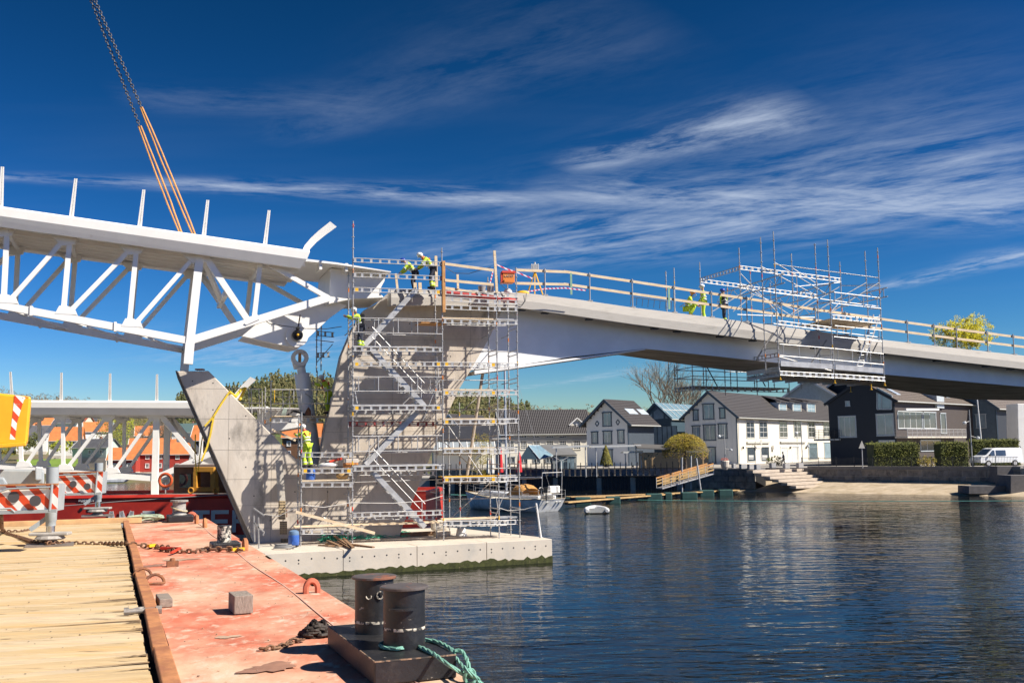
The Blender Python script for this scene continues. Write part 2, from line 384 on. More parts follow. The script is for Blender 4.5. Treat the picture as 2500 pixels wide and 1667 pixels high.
# ------------------------------------------------------------------ pier
pier = thing('bridge_pier', FS.pt(-2, VW+2, 1.0), 'tall grey concrete bridge pier splitting into two leaning arms', 'pier')
def pol(frame, pts, v): return [frame.p(x, y, v) for x, y in pts]
DP = V2*5.2
left = pol(FS, [(432, 906), (509, 905), (722, 1119), (800, 1142), (800, 1335), (623, 1335)], VW)
MB().prism(left, DP).build('left_arm', CONC, pier, bevel=.04)
sd = pol(FS, [(431.4, 906), (622.4, 1335)], VW-.004)
base = pol(FS, [(800, 1142), (776, 1139), (1038, 1141), (985, 1285), (975, 1335), (800, 1335)], VW)
base = pol(FS, [(800, 1141), (1040, 1141), (983, 1285), (968, 1335), (800, 1335)], VW)
MB().prism(base, DP).build('pier_base', CONC, pier, bevel=.03)
nw = [(776, 1139), (834, 867), (862, 800), (889, 757), (955, 722), (1262, 727), (1262, 752), (1226, 756), (1197, 821), (1156, 893), (1120, 951), (1086, 1025), (1041, 1139)]
wall = pol(FS, nw, VW); MB().prism(wall, V2*.33).build('right_arm_near_wall', CONC, pier, bevel=.02)
MB().prism(pol(FS, nw, VW+4.1), V2*1.1).build('right_arm_far_wall', CONC, pier, bevel=.02)
core = pol(FS, [(925, 1139), (985, 867), (1040, 722), (1255, 727), (1215, 760), (1190, 821), (1148, 893), (1112, 951), (1080, 1025), (1035, 1139)], VW+1.0)
MB().prism(core, V2*4.0).build('right_arm_core', CONC, pier)
MB().prism(pol(FS, [(418+10, 905), (433, 905), (623, 1334), (612, 1334)], VW+.2), V2*4.6).build('shaded_side_face', CONC_D, pier)  # left side face of the arm, its shade painted as darker concrete
MB().box(FS.p(488, 902, VW+1.2), (.35, .35, .06)).build('bearing_plate', RUST, pier)
# formwork joints and tie holes on the pier faces
JNT = mat('formwork_joint', (.27, .235, .195), .9, var=.25, scale=3)
def jl(a_, b_, w=.012): MB().bar(FS.p(*a_, VW-.001), FS.p(*b_, VW-.001), .006, w, up=Z3 if abs(a_[1]-b_[1]) < abs(a_[0]-b_[0]) else U2).build('formwork_joint', JNT, pier)
for a_, b_ in (((449, 948), (552, 949)), ((483, 1022), (625, 1023)), ((517, 1098), (700, 1098)), ((549, 1170), (800, 1166)), ((578, 1234), (1000, 1226)), ((604, 1290), (985, 1284)), ((560, 957), (556, 1184)), ((664, 1062), (660, 1318)), ((763, 1133), (760, 1330)), ((880, 1142), (880, 1320)), ((850, 830), (1190, 828)), ((830, 900), (1148, 898)), ((812, 975), (1104, 973)), ((795, 1055), (1072, 1052)), ((960, 730), (956, 1138)), ((1060, 730), (1055, 1100)), ((1150, 735), (1148, 898))): jl(a_, b_)
rng_ = random.Random(9)
for x, y in ((470, 930), (520, 935), (520, 1000), (600, 1015), (560, 1070), (640, 1080), (600, 1140), (690, 1150), (620, 1210), (720, 1200), (660, 1270), (800, 1200), (920, 1180), (940, 1250), (860, 1250), (900, 800), (1000, 790), (1100, 790), (880, 870), (980, 870), (1100, 870), (860, 940), (960, 950), (1080, 940), (850, 1010), (950, 1020), (1050, 1020), (840, 1090), (950, 1090), (1020, 1090)):
    MB().lathe(FS.p(x, y, VW-.004), [(.03, 0), (.03, .02)], 8, V2).build('tie_hole', BLACKP, pier)
# ------------------------------------------------------------------ bridge
bridge = thing('concrete_bridge', FS.pt(10, VW+2, 0), 'long pale concrete footbridge deck on a grey painted steel box girder', 'bridge')
TOP = [(955, 706), (1080, 706), (1180, 707), (1258, 713), (1301, 716), (1420, 731), (1543, 749), (1668, 764.5), (1800, 781), (1980, 805), (2154, 828), (2330, 848), (2500, 867), (2700, 889), (3000, 920), (3500, 968)]
BOT = [(955, 746), (1080, 745), (1180, 746), (1260, 751), (1301, 756), (1420, 773), (1543, 791), (1668, 807), (1800, 823), (1980, 845), (2160, 862), (2330, 882), (2500, 901), (2700, 923), (3000, 953), (3500, 998)]
def sweep(name, A, B, m, parent, inset=0):
    pass
WID = 5.6
vs = []; fs = []; secs = []
for (x, y), (x2, y2) in zip(TOP, BOT):
    t = FS.uz(x, y, VF); b_ = FS.uz(x2, y2, VF); h = t.y-b_.y; u = t.x
    secs.append((u, t.y, b_.y))
    sec = [(VF+.16, t.y), (VF+.10, t.y-.02), (VF, t.y-h*.52), (VF, t.y-h), (VF+.25, t.y-h-.02), (VW+.15, t.y-h+.12), (VF+WID+1, t.y-h+.12), (VF+WID+1, t.y-.06), (VF+.45, t.y-.06), (VF+.42, t.y)]
    vs += [FS.pt(u, v, z) for v, z in sec]
n = 10
for i in range(len(TOP)-1):
    for k in range(n): fs.append((i*n+k, (i+1)*n+k, (i+1)*n+(k+1) % n, i*n+(k+1) % n))
fs += [tuple(range(n)), tuple(range((len(TOP)-1)*n+n-1, (len(TOP)-1)*n-1, -1))]
FASC = mat('edge_beam_concrete', (.47, .44, .40), .85, var=.10, scale=.8, stretch=(1, 1, 5), col2=(.36, .335, .30), mix_scale=.8, mix_lo=.5, mix_hi=.72, bump=.2, bscale=10)
MB().add(vs, fs).build('edge_beam', FASC, bridge)
def deck_z(u):
    for (u0, t0, b0), (u1, t1, b1) in zip(secs, secs[1:]):
        if u <= u1: return t0+(t1-t0)*(u-u0)/(u1-u0)
    return secs[-1][1]
# girder: near web bottom and far bottom edge
NB = [(1150, 903), (1258, 892), (1388, 872), (1574, 851), (1837, 879), (2160, 914), (2500, 944), (2800, 968), (3500, 1010)]
FARV = [VW+.9, VW+.9, VW+2.2, VW+3.4, VW+3.6, VW+4.3, VW+5, VW+5.4, VW+6]
FARY = [None, None, None, None, (1824, 902), (2142, 932), (2500, 975), None, None]
web = MB(); bot = MB(); wv = []; bv = []
for i, (x, y) in enumerate(NB):
    q = FS.uz(x, y, VW); zt = deck_z(q.x)-.45
    zf = q.y
    if FARY[i]: zf = min(q.y, FS.uz(FARY[i][0], FARY[i][1], FARV[i]).y)
    wv += [FS.pt(q.x, VW+.02, zt), FS.pt(q.x, VW, q.y), FS.pt(q.x, FARV[i], zf), FS.pt(q.x, FARV[i]+.3, zt)]
fs = []; fb = []
for i in range(len(NB)-1):
    k = i*4; fs += [(k, k+4, k+5, k+1), (k+2, k+6, k+7, k+3)]; fb += [(k+1, k+5, k+6, k+2)]
fs += [(0, 1, 2, 3)]
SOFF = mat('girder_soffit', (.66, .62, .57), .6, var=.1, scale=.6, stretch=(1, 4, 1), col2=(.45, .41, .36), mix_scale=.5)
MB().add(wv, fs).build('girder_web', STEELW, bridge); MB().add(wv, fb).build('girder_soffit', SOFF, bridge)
mb = MB(); mb.prism([FS.pt(FS.uz(1158, 905, VW).x, VW-.06, FS.uz(1158, 905, VW).y), FS.pt(FS.uz(1574, 851, VW).x, VW-.06, FS.uz(1574, 851, VW).y-.02), FS.pt(FS.uz(1574, 851, VW).x, VW-.06, FS.uz(1574, 851, VW).y-.06), FS.pt(FS.uz(1158, 905, VW).x, VW-.06, FS.uz(1158, 905, VW).y-.16)], V2*1.5)
mb.build('bottom_flange', STEELW, bridge)
for x in (1275, 1332, 1440, 1600, 1655, 1760, 1840, 1990, 2105, 2160, 2290, 2410, 2470):   # soffit brackets of the edge beam
    q = FS.uz(x, lerp_tab(BOT, x)+2, VF+.2); MB().box(FS.pt(q.x, VF+.30, q.y-.03), (.35, .25, .07), Matrix.Rotation(FS.a, 3, 'Z')).build('edge_bracket', BLACKP, bridge)
# ------------------------------------------------------------------ wooden guard rail on the bridge
rail = thing('wooden_guard_rail', FS.pt(4, VF+.3, 11), 'temporary guard rail of pale boards on steel posts along bridge edge', 'railing')
RT = [(1258, 659), (1385, 664), (1543, 687), (1700, 711), (1850, 733), (2000, 757), (2154, 779), (2330, 803), (2500, 825), (2620, 840)]
RL = [(1258, 691.5), (1385, 694.5), (1543, 717), (1700, 739), (1850, 760), (2000, 783), (2154, 803), (2330, 826), (2500, 847), (2620, 861)]
VR = VF+.28
for T in (RT, RL):
    for i in range(len(T)-1):
        p, q = FS.p(*T[i], VR), FS.p(*T[i+1], VR); e = (q-p).normalized()*.18
        MB().bar(p-e*(i % 2), q+e*(i % 2), .032+.003*(i % 2), .125).build('board', WOOD, rail)
for x in (1330, 1439, 1543, 1645, 1736, 1822, 1907, 1990, 2063, 2214, 2279, 2334, 2409, 2473):
    t = FS.p(x, lerp_tab(RT, x)-6, VR-.06); q = FS.uz(x+2, lerp_tab(TOP, x), VR-.06)
    u = FS.loc(t)[0]; o = MB().tube(t, FS.pt(u, VR-.06, deck_z(u)-.05), .032, 8).box(FS.pt(u, VR-.02, deck_z(u)+.03), (.22, .3, .05), Matrix.Rotation(FS.a, 3, 'Z')); o.box(t-Vector((0, 0, .14)), (.10, .12, .08)); o.build('post', GALV, rail)
# ================================================================== bascule leaf
def LZ(x, y): return (x/2.6133, 380+y/2.6133)
_p = at(727, 620, 44.0)
FL = Frame((_p.x, _p.y), 20.0); LV = Vector((FL.v.x, FL.v.y, 0)); LU = Vector((FL.u.x, FL.u.y, 0))
TN, TF = .8, 4.8
def lz(x, y, v=TN): return FL.uz(*LZ(x, y), v)
bk = lz(1212, 1183); base1 = FL.pt(bk.x, TN, bk.y)
leaf = thing('bascule_leaf', base1, 'big white steel lift-bridge span hanging from slings above the pier', 'bridge span')
t0, t1 = FL.uz(*LZ(0, 318), 0), FL.uz(*LZ(1960, 600), 0); sl_ = (t1.y-t0.y)/(t1.x-t0.x)
b0 = FL.uz(*LZ(0, 445), 0); hf = t0.y-b0.y
TILT = math.atan(sl_)
UL = t0.x-7.5
def ztop(u): return t0.y+sl_*(u-t0.x)
def zbot(u): return ztop(u)-hf
# edge beam (fascia): sloped two-faced section, near and far side
for nm, v0, sg in (('edge_beam', 0.0, 1), ('edge_beam', 5.6, -1)):
    ur = t1.x; q = MB(); sec = [(.16, 0), (0, -.10), (.02, -hf*.52), (.22, -hf), (.62, -hf+.05), (.62, 0)]
    vs = [FL.pt(u + (0 if k else 0), v0+sg*dv, ztop(u)+dz) for k, u in enumerate((UL, ur)) for dv, dz in sec]
    # skewed end of the beam
    for i, (dv, dz) in enumerate(sec): vs[6+i] = FL.pt(ur+(.12 if i in (0, 1, 5) else -.28 if i in (3, 4) else 0), v0+sg*dv, ztop(ur)+dz)
    q.add(vs, [(i, 6+i, 6+(i+1) % 6, (i+1) % 6) for i in range(6)]+[(0, 1, 2, 3, 4, 5), (11, 10, 9, 8, 7, 6)]); q.build(nm, WHITE, leaf)
q = MB(); q.prism([FL.pt(UL, .55, ztop(UL)-.10), FL.pt(t1.x, .55, ztop(t1.x)-.10), FL.pt(t1.x, .55, zbot(t1.x)+.16), FL.pt(UL, .55, zbot(UL)+.16)], LV*4.5); q.build('deck_slab', WHITE, leaf)
for v in (1.5, 2.3, 3.1, 3.9):
    MB().bar(FL.pt(UL, v, zbot(UL)+.08), FL.pt(t1.x-.2, v, zbot(t1.x)+.08), .09, .17).build('stringer', WHITE, leaf)
# bottom chord
bl = lz(0, 955); slb = (bk.y-bl.y)/(bk.x-bl.x)
def zb(u): return bk.y+slb*(u-bk.x)
r1 = lz(2095, 908); gs = lz(1595, 1050)
VT = [lz(45, 500).x, lz(447, 515).x, lz(872, 580).x, lz(1275, 630).x, lz(1660, 685).x]
VB = [lz(22, 955).x, lz(402, 1030).x, lz(822, 1110).x, bk.x]
pan = VT[1]-VT[0]
VTL = [VT[0]-pan*2.0, VT[0]-pan]; VBL = [VB[0]-pan*2.0, VB[0]-pan]
for v, th in ((TN, .20), (TF, .20)):
    P3 = lambda u, z: FL.pt(u, v, z)
    MB().bar(P3(UL-.2, zb(UL-.2)), P3(bk.x, bk.y), .26, .30).build('bottom_chord', WHITE, leaf)
    MB().bar(P3(bk.x, bk.y+.02), P3(r1.x, r1.y), .26, .33).build('rising_chord', WHITE, leaf)
    tops = VTL+VT[:3]; bots = VBL+VB[:3]
    for i, (tu, bu) in enumerate(zip(tops, bots)):
        MB().bar(P3(tu, zbot(tu)+.06), P3(bu, zb(bu)), .17, .20).build('vertical', WHITE, leaf)
        MB().bar(P3(tu-.15, zbot(tu)+.04), P3((bots[i-1] if i else bu-pan)+.12, zb((bots[i-1] if i else bu-pan))+.08), .16, .18).build('diagonal', WHITE, leaf)
    MB().bar(P3(VT[3]-.18, zbot(VT[3])+.04), P3(VB[2]+.12, zb(VB[2])+.08), .16, .18).build('diagonal', WHITE, leaf)
    MB().bar(P3(VT[3], zbot(VT[3])+.06), P3(bk.x, bk.y-.1), .34, .34).build('main_post', WHITE, leaf)
    MB().bar(P3(bk.x, bk.y-.08), P3(lz(1200, 1330).x, lz(1200, 1330).y), .37, .37).build('foot_stub', WHITE, leaf)
    MB().bar(P3(VT[3]+.2, zbot(VT[3])+.04), P3(gs.x-.1, gs.y), .22, .26).build('diagonal', WHITE, leaf)
    MB().bar(P3(VT[4], zbot(VT[4])+.06), P3(lz(1622, 1030).x, lz(1622, 1030).y), .19, .2).build('vertical', WHITE, leaf)
    d = lz(1720, 695); MB().bar(P3(d.x, d.y), P3(r1.x, r1.y), .17, .2).build('diagonal', WHITE, leaf)
    MB().prism([FL.pt(*(lambda w: (w.x, v-.17, w.y))(lz(x, y))) for x, y in ((1555, 1075), (1590, 1030), (1640, 1015), (1655, 1045), (1570, 1082))], LV*.34).build('gusset', WHITE, leaf)
# cross bracing between the two trusses
for a_, b_ in (((VT[3]+.55, .45), (VT[3]+.55, .45)), ((bk.x, .05), (bk.x, .05))):
    pass
m0 = lz(1440, 880); MB().bar(FL.pt(m0.x, TN, m0.y), FL.pt(m0.x, TF, m0.y), .2, .2).build('cross_beam', WHITE, leaf)
MB().bar(FL.pt(bk.x, TN, bk.y), FL.pt(bk.x, TF, bk.y), .26, .26).build('cross_beam', WHITE, leaf)
MB().bar(FL.pt(VT[3]+.1, TN+.1, zbot(VT[3])), FL.pt(m0.x, (TN+TF)/2, m0.y-.1), .18).build('brace', WHITE, leaf); MB().bar(FL.pt(VT[3]+.1, TF-.1, zbot(VT[3])), FL.pt(m0.x, (TN+TF)/2, m0.y-.1), .18).build('brace', WHITE, leaf)
for u in VTL+VT:
    MB().bar(FL.pt(u, .6, zbot(u)+.05), FL.pt(u, 5.0, zbot(u)+.05), .14, .30).build('floor_beam', WHITE, leaf)
for i in range(3):
    MB().bar(FL.pt(VB[i], TN, zb(VB[i])-.05), FL.pt(VB[i+1], TF, zb(VB[i+1])-.05), .08).build('wind_brace', WHITE, leaf)
# nose box, top plate, tail plates
def z4(x, y): return (680+x/3.564, 520+y/3.564)
nose = [FL.uz(*z4(x, y), 1.1) for x, y in ((455, 478), (940, 535), (922, 592), (872, 684), (918, 738), (800, 742), (660, 748), (560, 765), (436, 792))]
MB().prism([FL.pt(q.x, 1.1, q.y) for q in nose], LV*3.4).build('nose_box', WHITE, leaf, bevel=.02)
tp = [FL.uz(*z4(x, y), .3) for x, y in ((228, 398), (500, 430), (978, 508), (978, 516), (500, 447), (228, 418))]
MB().prism([FL.pt(q.x, .3, q.y) for q in tp], LV*5.0).build('nose_plate', WHITE, leaf)
for x in (365, 590): q = FL.uz(*z4(x, 445 if x < 500 else 460), .5); MB().box(FL.pt(q.x, .9, q.y-.08), (.12, 1.0, .35), Matrix.Rotation(FL.a, 3, 'Z')).build('plate_rib', WHITE, leaf)
tail = ((1545, 1150), (1740, 1196), (1880, 1224), (1915, 1212), (1935, 1190), (2110, 1030), (2215, 955), (2110, 922), (1650, 1062))
hub = FL.uz(*LZ(1892, 1152), 1.7)
for v in (1.7, 3.5):
    tq = [FL.uz(*LZ(x, y), 1.7) for x, y in tail]
    MB().prism([FL.pt(q.x, v, q.y) for q in tq], LV*.35).build('tail_plate', WHITE, leaf)
    c = FL.pt(hub.x, v-.12, hub.y); MB().lathe(c, [(.5, 0), (.5, .06), (.36, .10), (.36, .12)][::1], 24, LV).build('hub_ring', WHITE, leaf)
    MB().lathe(c-LV*.03, [(.26, 0), (.26, .1)], 20, LV).build('pin_boss', mat('boss_steel', (.55, .53, .49), .5), leaf)
for v in (TN, TF):                                     # splices and node plates of the trusses
    for x in (735, 200): q = lz(x, 955+x*.205); MB().box(FL.pt(q.x, v, zb(q.x)), (.10, .34, .40), Matrix.Rotation(FL.a, 3, 'Z')).build('splice_plate', WHITE, leaf)
    for i in range(3): MB().prism([FL.pt(VB[i]+dx, v-.14, zb(VB[i])+dz) for dx, dz in ((-.3, .12), (.55, .10), (.45, .34), (.1, .48), (-.15, .45))], LV*.28).build('node_plate', WHITE, leaf)
    for i in range(4): MB().prism([FL.pt(VT[i]+dx, v-.12, zbot(VT[i])+dz) for dx, dz in ((-.7, .06), (.3, .06), (.2, -.22), (-.3, -.32))], LV*.24).build('node_plate', WHITE, leaf)
# railing posts
for i, (a_, b_) in enumerate((((-400, 262), (-388, 30)), ((5, 322), (18, 77)), ((455, 385), (485, 152)), ((890, 449), (918, 222)), ((1300, 510), (1325, 288)), ((1690, 572), (1715, 353)))):
    p, q = FL.uz(*LZ(*a_), .25), FL.uz(*LZ(*b_), .25)
    P, Q = FL.pt(p.x, .25, ztop(p.x)-.05), FL.pt(q.x, .12, q.y)
    s = MB(); s.prism([P-LU*.09, P+LU*.09, Q+LU*.06, Q-LU*.06], LV*.03); s.prism([P-LU*.02, P+LU*.02, Q+LU*.02, Q-LU*.02], LV*.13)
    s.build('railing_post', WHITE, leaf)
cp = [FL.uz(*LZ(x, y), .3) for x, y in ((1925, 612), (1945, 575), (1985, 530), (2040, 482), (2115, 425))]
s = MB()
for wd, dv in ((.2, .04),):
    up = [FL.pt(q.x-.02*i, .18, q.y+.0) for i, q in enumerate(cp)]; dn = [FL.pt(q.x+.24-.0*i, .34, q.y-.10-.02*i) for i, q in enumerate(cp)]
    for i in range(len(cp)-1): s.prism([up[i], up[i+1], dn[i+1], dn[i]], LV*.14)
s.build('curved_end_post', WHITE, leaf)
# work lamp hanging on the tail plate
lamp = thing('work_lamp', FL.pt(hub.x, 1.3, hub.y), 'round caged work lamp with yellow hook hanging below white span', 'lamp')
cc = FL.pt(hub.x, 1.35, hub.y+.02); MB().lathe(cc, [(.24, 0), (.24, .05), (.2, .05), (.2, 0)], 20, LV).build('lamp_ring', BLACKP, lamp)
MB().ball(cc-LV*.05, .06, 8, 6).build('hook_block', YELP, lamp); tq = FL.uz(*LZ(1915, 1015), 1.35); MB().bar(cc+Vector((0, 0, .2)), FL.pt(tq.x, 1.35, tq.y), .05).build('strap', mat('dark_strap', (.08, .02, .02), .7), lamp)
MB().ball(cc+Vector((0, 0, .3)), .09, 8, 6).build('shackle', BLACKP, lamp)
cab = [FL.p(*LZ(x, y), 1.2) for x, y in ((1690, 1050), (1720, 1072), (1800, 1085), (1950, 1103), (2080, 1105), (2180, 1090))]
tag(MB().path(cab, .018, 5).build('power_cable', BLACKP), 'thin black cable strung under the white span to the scaffold', 'cable')
# second leaf lying on the red barge
n2 = at(378, 1168, 60.0)
R2 = Matrix.Rotation(RAD(-10), 4, 'Z') @ Matrix.Rotation(TILT+RAD(.6), 4, LV)
leaf2 = copy_tree(leaf, Matrix.Translation(n2) @ R2, 'second white steel bridge span lying level on the red barge')
# ================================================================== slings and crane chain
def strand(pts, r, m, name, lab, cat, n=6, group=None): return tag(MB().path(pts, r, n).build(name, m), lab, cat, group)
for k, (b_, t_) in enumerate((((450, 566), (341, 308)), ((484, 572), (345, 262)))):
    s = thing('lifting_sling', at(*b_, 45), ('left' if k == 0 else 'right')+' orange webbing sling lifting the hanging white span', 'sling')
    B, T = at(b_[0], b_[1]+26, 45.2), at(*t_, 45.2)
    for j in (-1, 1):
        mid = B.lerp(T, .5)+Vector((j*.07, 0, .02)); pts = []
        for i in range(13):
            t = i/12; p = B.lerp(T, t)+Vector((j*(.04+.05*sin(t*pi)), 0, 0))+Vector((random.uniform(-.01, .01), 0, 0)); pts.append(p)
        MB().path(pts, .042, 6).build('strand', ORANGE, s)
def chain(p, q, link, r, m, name, lab, cat, sag=0.0, pts=None, group=None, n=5):
    P = pts or [Vector(p).lerp(Vector(q), i/20)-Vector((0, 0, sag*4*(i/20)*(1-i/20))) for i in range(21)]
    d = [0]
    for a, b in zip(P, P[1:]): d.append(d[-1]+(b-a).length)
    N_ = max(2, int(d[-1]/(link*.72))); s = MB(); j = 0
    for i in range(N_):
        t = (i+.5)/N_*d[-1]
        while j < len(P)-2 and d[j+1] < t: j += 1
        k = (t-d[j])/max(1e-6, d[j+1]-d[j]); c = P[j].lerp(P[j+1], k); ax = (P[j+1]-P[j]).normalized()
        sd = ax.cross(Vector((.2, .1, 1))).normalized(); nn = ax.cross(sd)
        if i % 2: sd = nn
        ring = []
        for a in range(8):
            an = 2*pi*a/8; ring.append(c+ax*(cos(an)*link*.5)+sd*(sin(an)*link*.30))
        s.path(ring, r, 4, True)
    o = s.build(name, m); return tag(o, lab, cat, group)
STC = mat('dark_chain', (.05, .05, .055), .5, metal=.4, var=.3)
for k, (b_, t_) in enumerate((((341, 308), (214, -20)), ((345, 262), (223, -20)))):
    chain(at(*t_, 45.2), at(*b_, 45.2), .20, .022, STC, 'crane_chain', ('left' if k == 0 else 'right')+' dark steel chain above the orange slings', 'chain')
# ================================================================== hydraulic cylinder
cyl = thing('lift_cylinder', FS.p(752, 1140, VW+2.3), 'light grey hydraulic lift cylinder with round eye between pier arms', 'cylinder')
CVV = VW+2.4
CG = mat('cylinder_grey', (.74, .75, .77), .4, var=.04, scale=1)
p0, p1, p2 = FS.p(770, 1150, CVV), FS.p(737, 912, CVV), FS.p(733, 876, CVV)
ax = (p1-p0).normalized()
MB().lathe(p0, [(.32, 0), (.36, .5), (.36, 2.6), (.36, (p1-p0).length-.05), (.34, (p1-p0).length)], 24, ax).build('barrel', CG, cyl, True)
MB().tube(p1, p1+ax*.28, .20, 16).build('rod', CG, cyl, True)
ring = MB(); ec = p1+ax*.75; ed = V2
prof = []
vs = []; fs = []; n = 28
for i in range(n):
    a = 2*pi*i/n; d3 = U2*cos(a)+Z3*sin(a)
    for rr, dv in ((.22, -.2), (.40, -.2), (.40, .2), (.22, .2)): vs.append(ec+d3*rr+ed*dv)
for i in range(n):
    j = (i+1) % n
    for k in range(4): fs.append((i*4+k, j*4+k, j*4+(k+1) % 4, i*4+(k+1) % 4))
ring.add(vs, fs).build('eye', CG, cyl, True)
MB().prism([ec+U2*-.33+Z3*-.2, ec+U2*.33+Z3*-.2, ec+U2*.24+Z3*-.52, ec+U2*-.24+Z3*-.52], V2*.36).build('eye_neck', CG, cyl)
MB().box(ec-V2*.02, (.12, .3, .38), Matrix.Rotation(FS.a, 3, 'Z')).build('wood_wedge', WOODO, cyl)
# ================================================================== scaffold kit
def fp(x, y, v=0.0): return FS.p(x, y, v)
def standard(root, u, v, z0, z1, m=GALV, bands=True, step=.5):
    s = MB(); a, b = FS.pt(u, v, z0), FS.pt(u, v, z1); s.tube(a, b, .0265, 8)
    z = z0+.25
    while z < z1-.05:
        s.lathe(FS.pt(u, v, z-.012), [(.03, 0), (.068, .006), (.068, .022), (.03, .03)], 8); z += step
    z = z0+2.0
    while z < z1-.1: s.lathe(FS.pt(u, v, z+.02), [(.034, 0), (.034, .16)], 8); z += 2.0
    s.lathe(FS.pt(u, v, z0), [(.03, 0), (.03, .02)], 8)
    o = s.build('standard', m, root)
    if bands:
        z = z0+random.uniform(.6, 1.6)
        while z < z1-.2:
            MB().tube(FS.pt(u, v, z), FS.pt(u, v, z+.17), .030, 8).build('colour_band', random.choice((ORP, ORP, YELP, REDP)), o); z += random.uniform(1.7, 2.6)
    return o
def lattice(root, p, q, h=.20, m=ALU, ends=None, plate=.10, gap=.40):
    h *= .88; s = MB(); dz = Vector((0, 0, h)); s.tube(p, q, .021, 6); s.tube(p-dz, q-dz, .021, 6)
    d = q-p; L_ = d.length; d.normalize(); n = max(2, int(round(L_/gap)))
    for i in range(n+1):
        c = p+d*(L_*i/n if 0 < i < n else (.09 if i == 0 else L_-.09)); s.bar(c-dz, c, .018, plate, up=d)
    o = s.build('lattice_beam', m, root)
    if ends:
        for c in (p+d*.16, q-d*.16): MB().bar(c-dz*1.02, c+dz*.02, .022, plate+.04, up=d).build('colour_plate', ends, o)
    return o
def rframe(root, p, p2, q, q2, n, m=ALU):
    s = MB(); s.tube(p, q, .022, 6); s.tube(p2, q2, .022, 6)
    for i in range(n):
        t = .06+.88*i/(n-1); s.tube(p.lerp(q, t), p2.lerp(q2, t), .02, 6)
    return s.build('guard_frame', m, root)
def planks(root, u0, u1, v0, v1, z0, z1=None, m=WOOD, w=.23, th=.045, name='plank'):
    z1 = z0 if z1 is None else z1; n = max(1, int((v1-v0)/w))
    for i in range(n):
        v = v0+(i+.5)*(v1-v0)/n
        MB().bar(FS.pt(u0+random.uniform(-.08, .03), v, z0), FS.pt(u1+random.uniform(-.03, .08), v, z1), (v1-v0)/n-.012, th).build(name, m, root)
def stair(root, a, b, v, w=.62, rails=True):
    A, B = FS.p(*a, v), FS.p(*b, v); off = V2*w
    MB().bar(A, B, .035, .22).build('stringer', ALU, root); MB().bar(A+off, B+off, .035, .22).build('stringer', ALU, root)
    n = int(abs(A.z-B.z)/.24)
    for i in range(n):
        c = A.lerp(B, (i+.5)/n); MB().box(c+off*.5-Vector((0, 0, .02)), (.24, w-.05, .03), Matrix.Rotation(FS.a, 3, 'Z')).build('tread', ALU, root)
    if rails:
        for dz in (.55, 1.0): MB().tube(A+Vector((0, 0, dz)), B+Vector((0, 0, dz)), .02, 6).build('handrail', ALU, root)
        for t in (.06, .94): c = A.lerp(B, t); MB().tube(c, c+Vector((0, 0, 1.0)), .02, 6).build('handrail_post', ALU, root)
# ------------------------------------------------------------------ main scaffold tower
tower = thing('scaffold_tower', FS.pt(-2, 0, 1.0), 'tall aluminium scaffold tower with stairs wrapped around the concrete pier', 'scaffold')
def uof(x, y, v=0.0): return FS.uz(x, y, v).x
UA, UB, UC, UD, UE = uof(735, 1200), uof(861, 1000), uof(1081, 1000), uof(1215, 1000), uof(1265, 1000)
def zof(x, y, v=0.0): return FS.uz(x, y, v).y
BK = 1.4
for u, top, topb in ((UA, (736, 1006), (728, 1012)), (UB, (862, 540), (848, 664)), (UC, (1076, 605), (1063, 640)), (UD, (1207, 660), (1183, 676)), (UE, (1257, 653), (1230, 685))):
    standard(tower, u, 0, 1.0, zof(*top)); standard(tower, u, BK, 1.0, zof(*topb, BK))
for x, yt in ((1123, 985), (1097, 1040)): standard(tower, uof(x, 1200, 3.4), 3.4, 1.0, zof(x, yt, 3.4))
V0 = -.05
def lat(x0, y0, x1, y1, hz=None, ends=None, v=V0, h=.2, m=ALU): return lattice(tower, fp(x0, y0, v), fp(x1, y1, v), h, m, ends)
for y0, y1, e in ((630, 640, None), (666, 675, None), (702, 709, YELP), (847, 849, None), (884, 884, YELP), (991, 990.5, YELP), (1139.5, 1135.6, None), (1252, 1246, None)):
    lat(862, y0, 1079, y1, ends=e)
for y0, y1, y2, y3, n in ((776, 780, 811, 815.5, 5), (920, 920, 955, 955, 5), (1065, 1063, 1102, 1099, 5)):
    rframe(tower, fp(862, y0, V0), fp(862, y2, V0), fp(1079, y1, V0), fp(1079, y3, V0), n)
    rframe(tower, fp(855, y0+4, BK), fp(855, y2+4, BK), fp(1062, y1+4, BK), fp(1062, y3+4, BK), n)
REDB = mat('old_red_beam', (.28, .05, .045), .6, var=.3, scale=8)
for y in (1030, 858, 1000, 1150, 1258): lattice(tower, fp(850, y, BK), fp(1062, y, BK), .2, REDB if y == 1030 else ALU)
for y0, y1, e in ((1105, 1105, None), (1144, 1144, YELP), (1178, 1178, None), (1293, 1293, None)): lat(736, y0, 861, y1, ends=e)
for y0, y1, y2, e in ((709, 716, 717, None), (725, 733, 734, None), (745, 750, 751, None), (779, 783, 783, None), (884, 886, 887, YELP), (954, 954, 954, YELP), (1025, 1024, 1023, YELP), (1096, 1096, 1095, None), (1166, 1165, 1164, YELP), (1272, 1270, 1269, None)):
    lat(1082, y0, 1213, y1, ends=e); lat(1215, y1, 1264, y2)
    if y0 not in (709, 725, 745): lattice(tower, fp(1063, y0+4, BK), fp(1187, y1+4, BK), .2); lattice(tower, fp(1190, y1+4, BK), fp(1237, y2+3, BK), .2)
ZD = [zof(960, y) for y in (849, 991, 1138, 1284)]
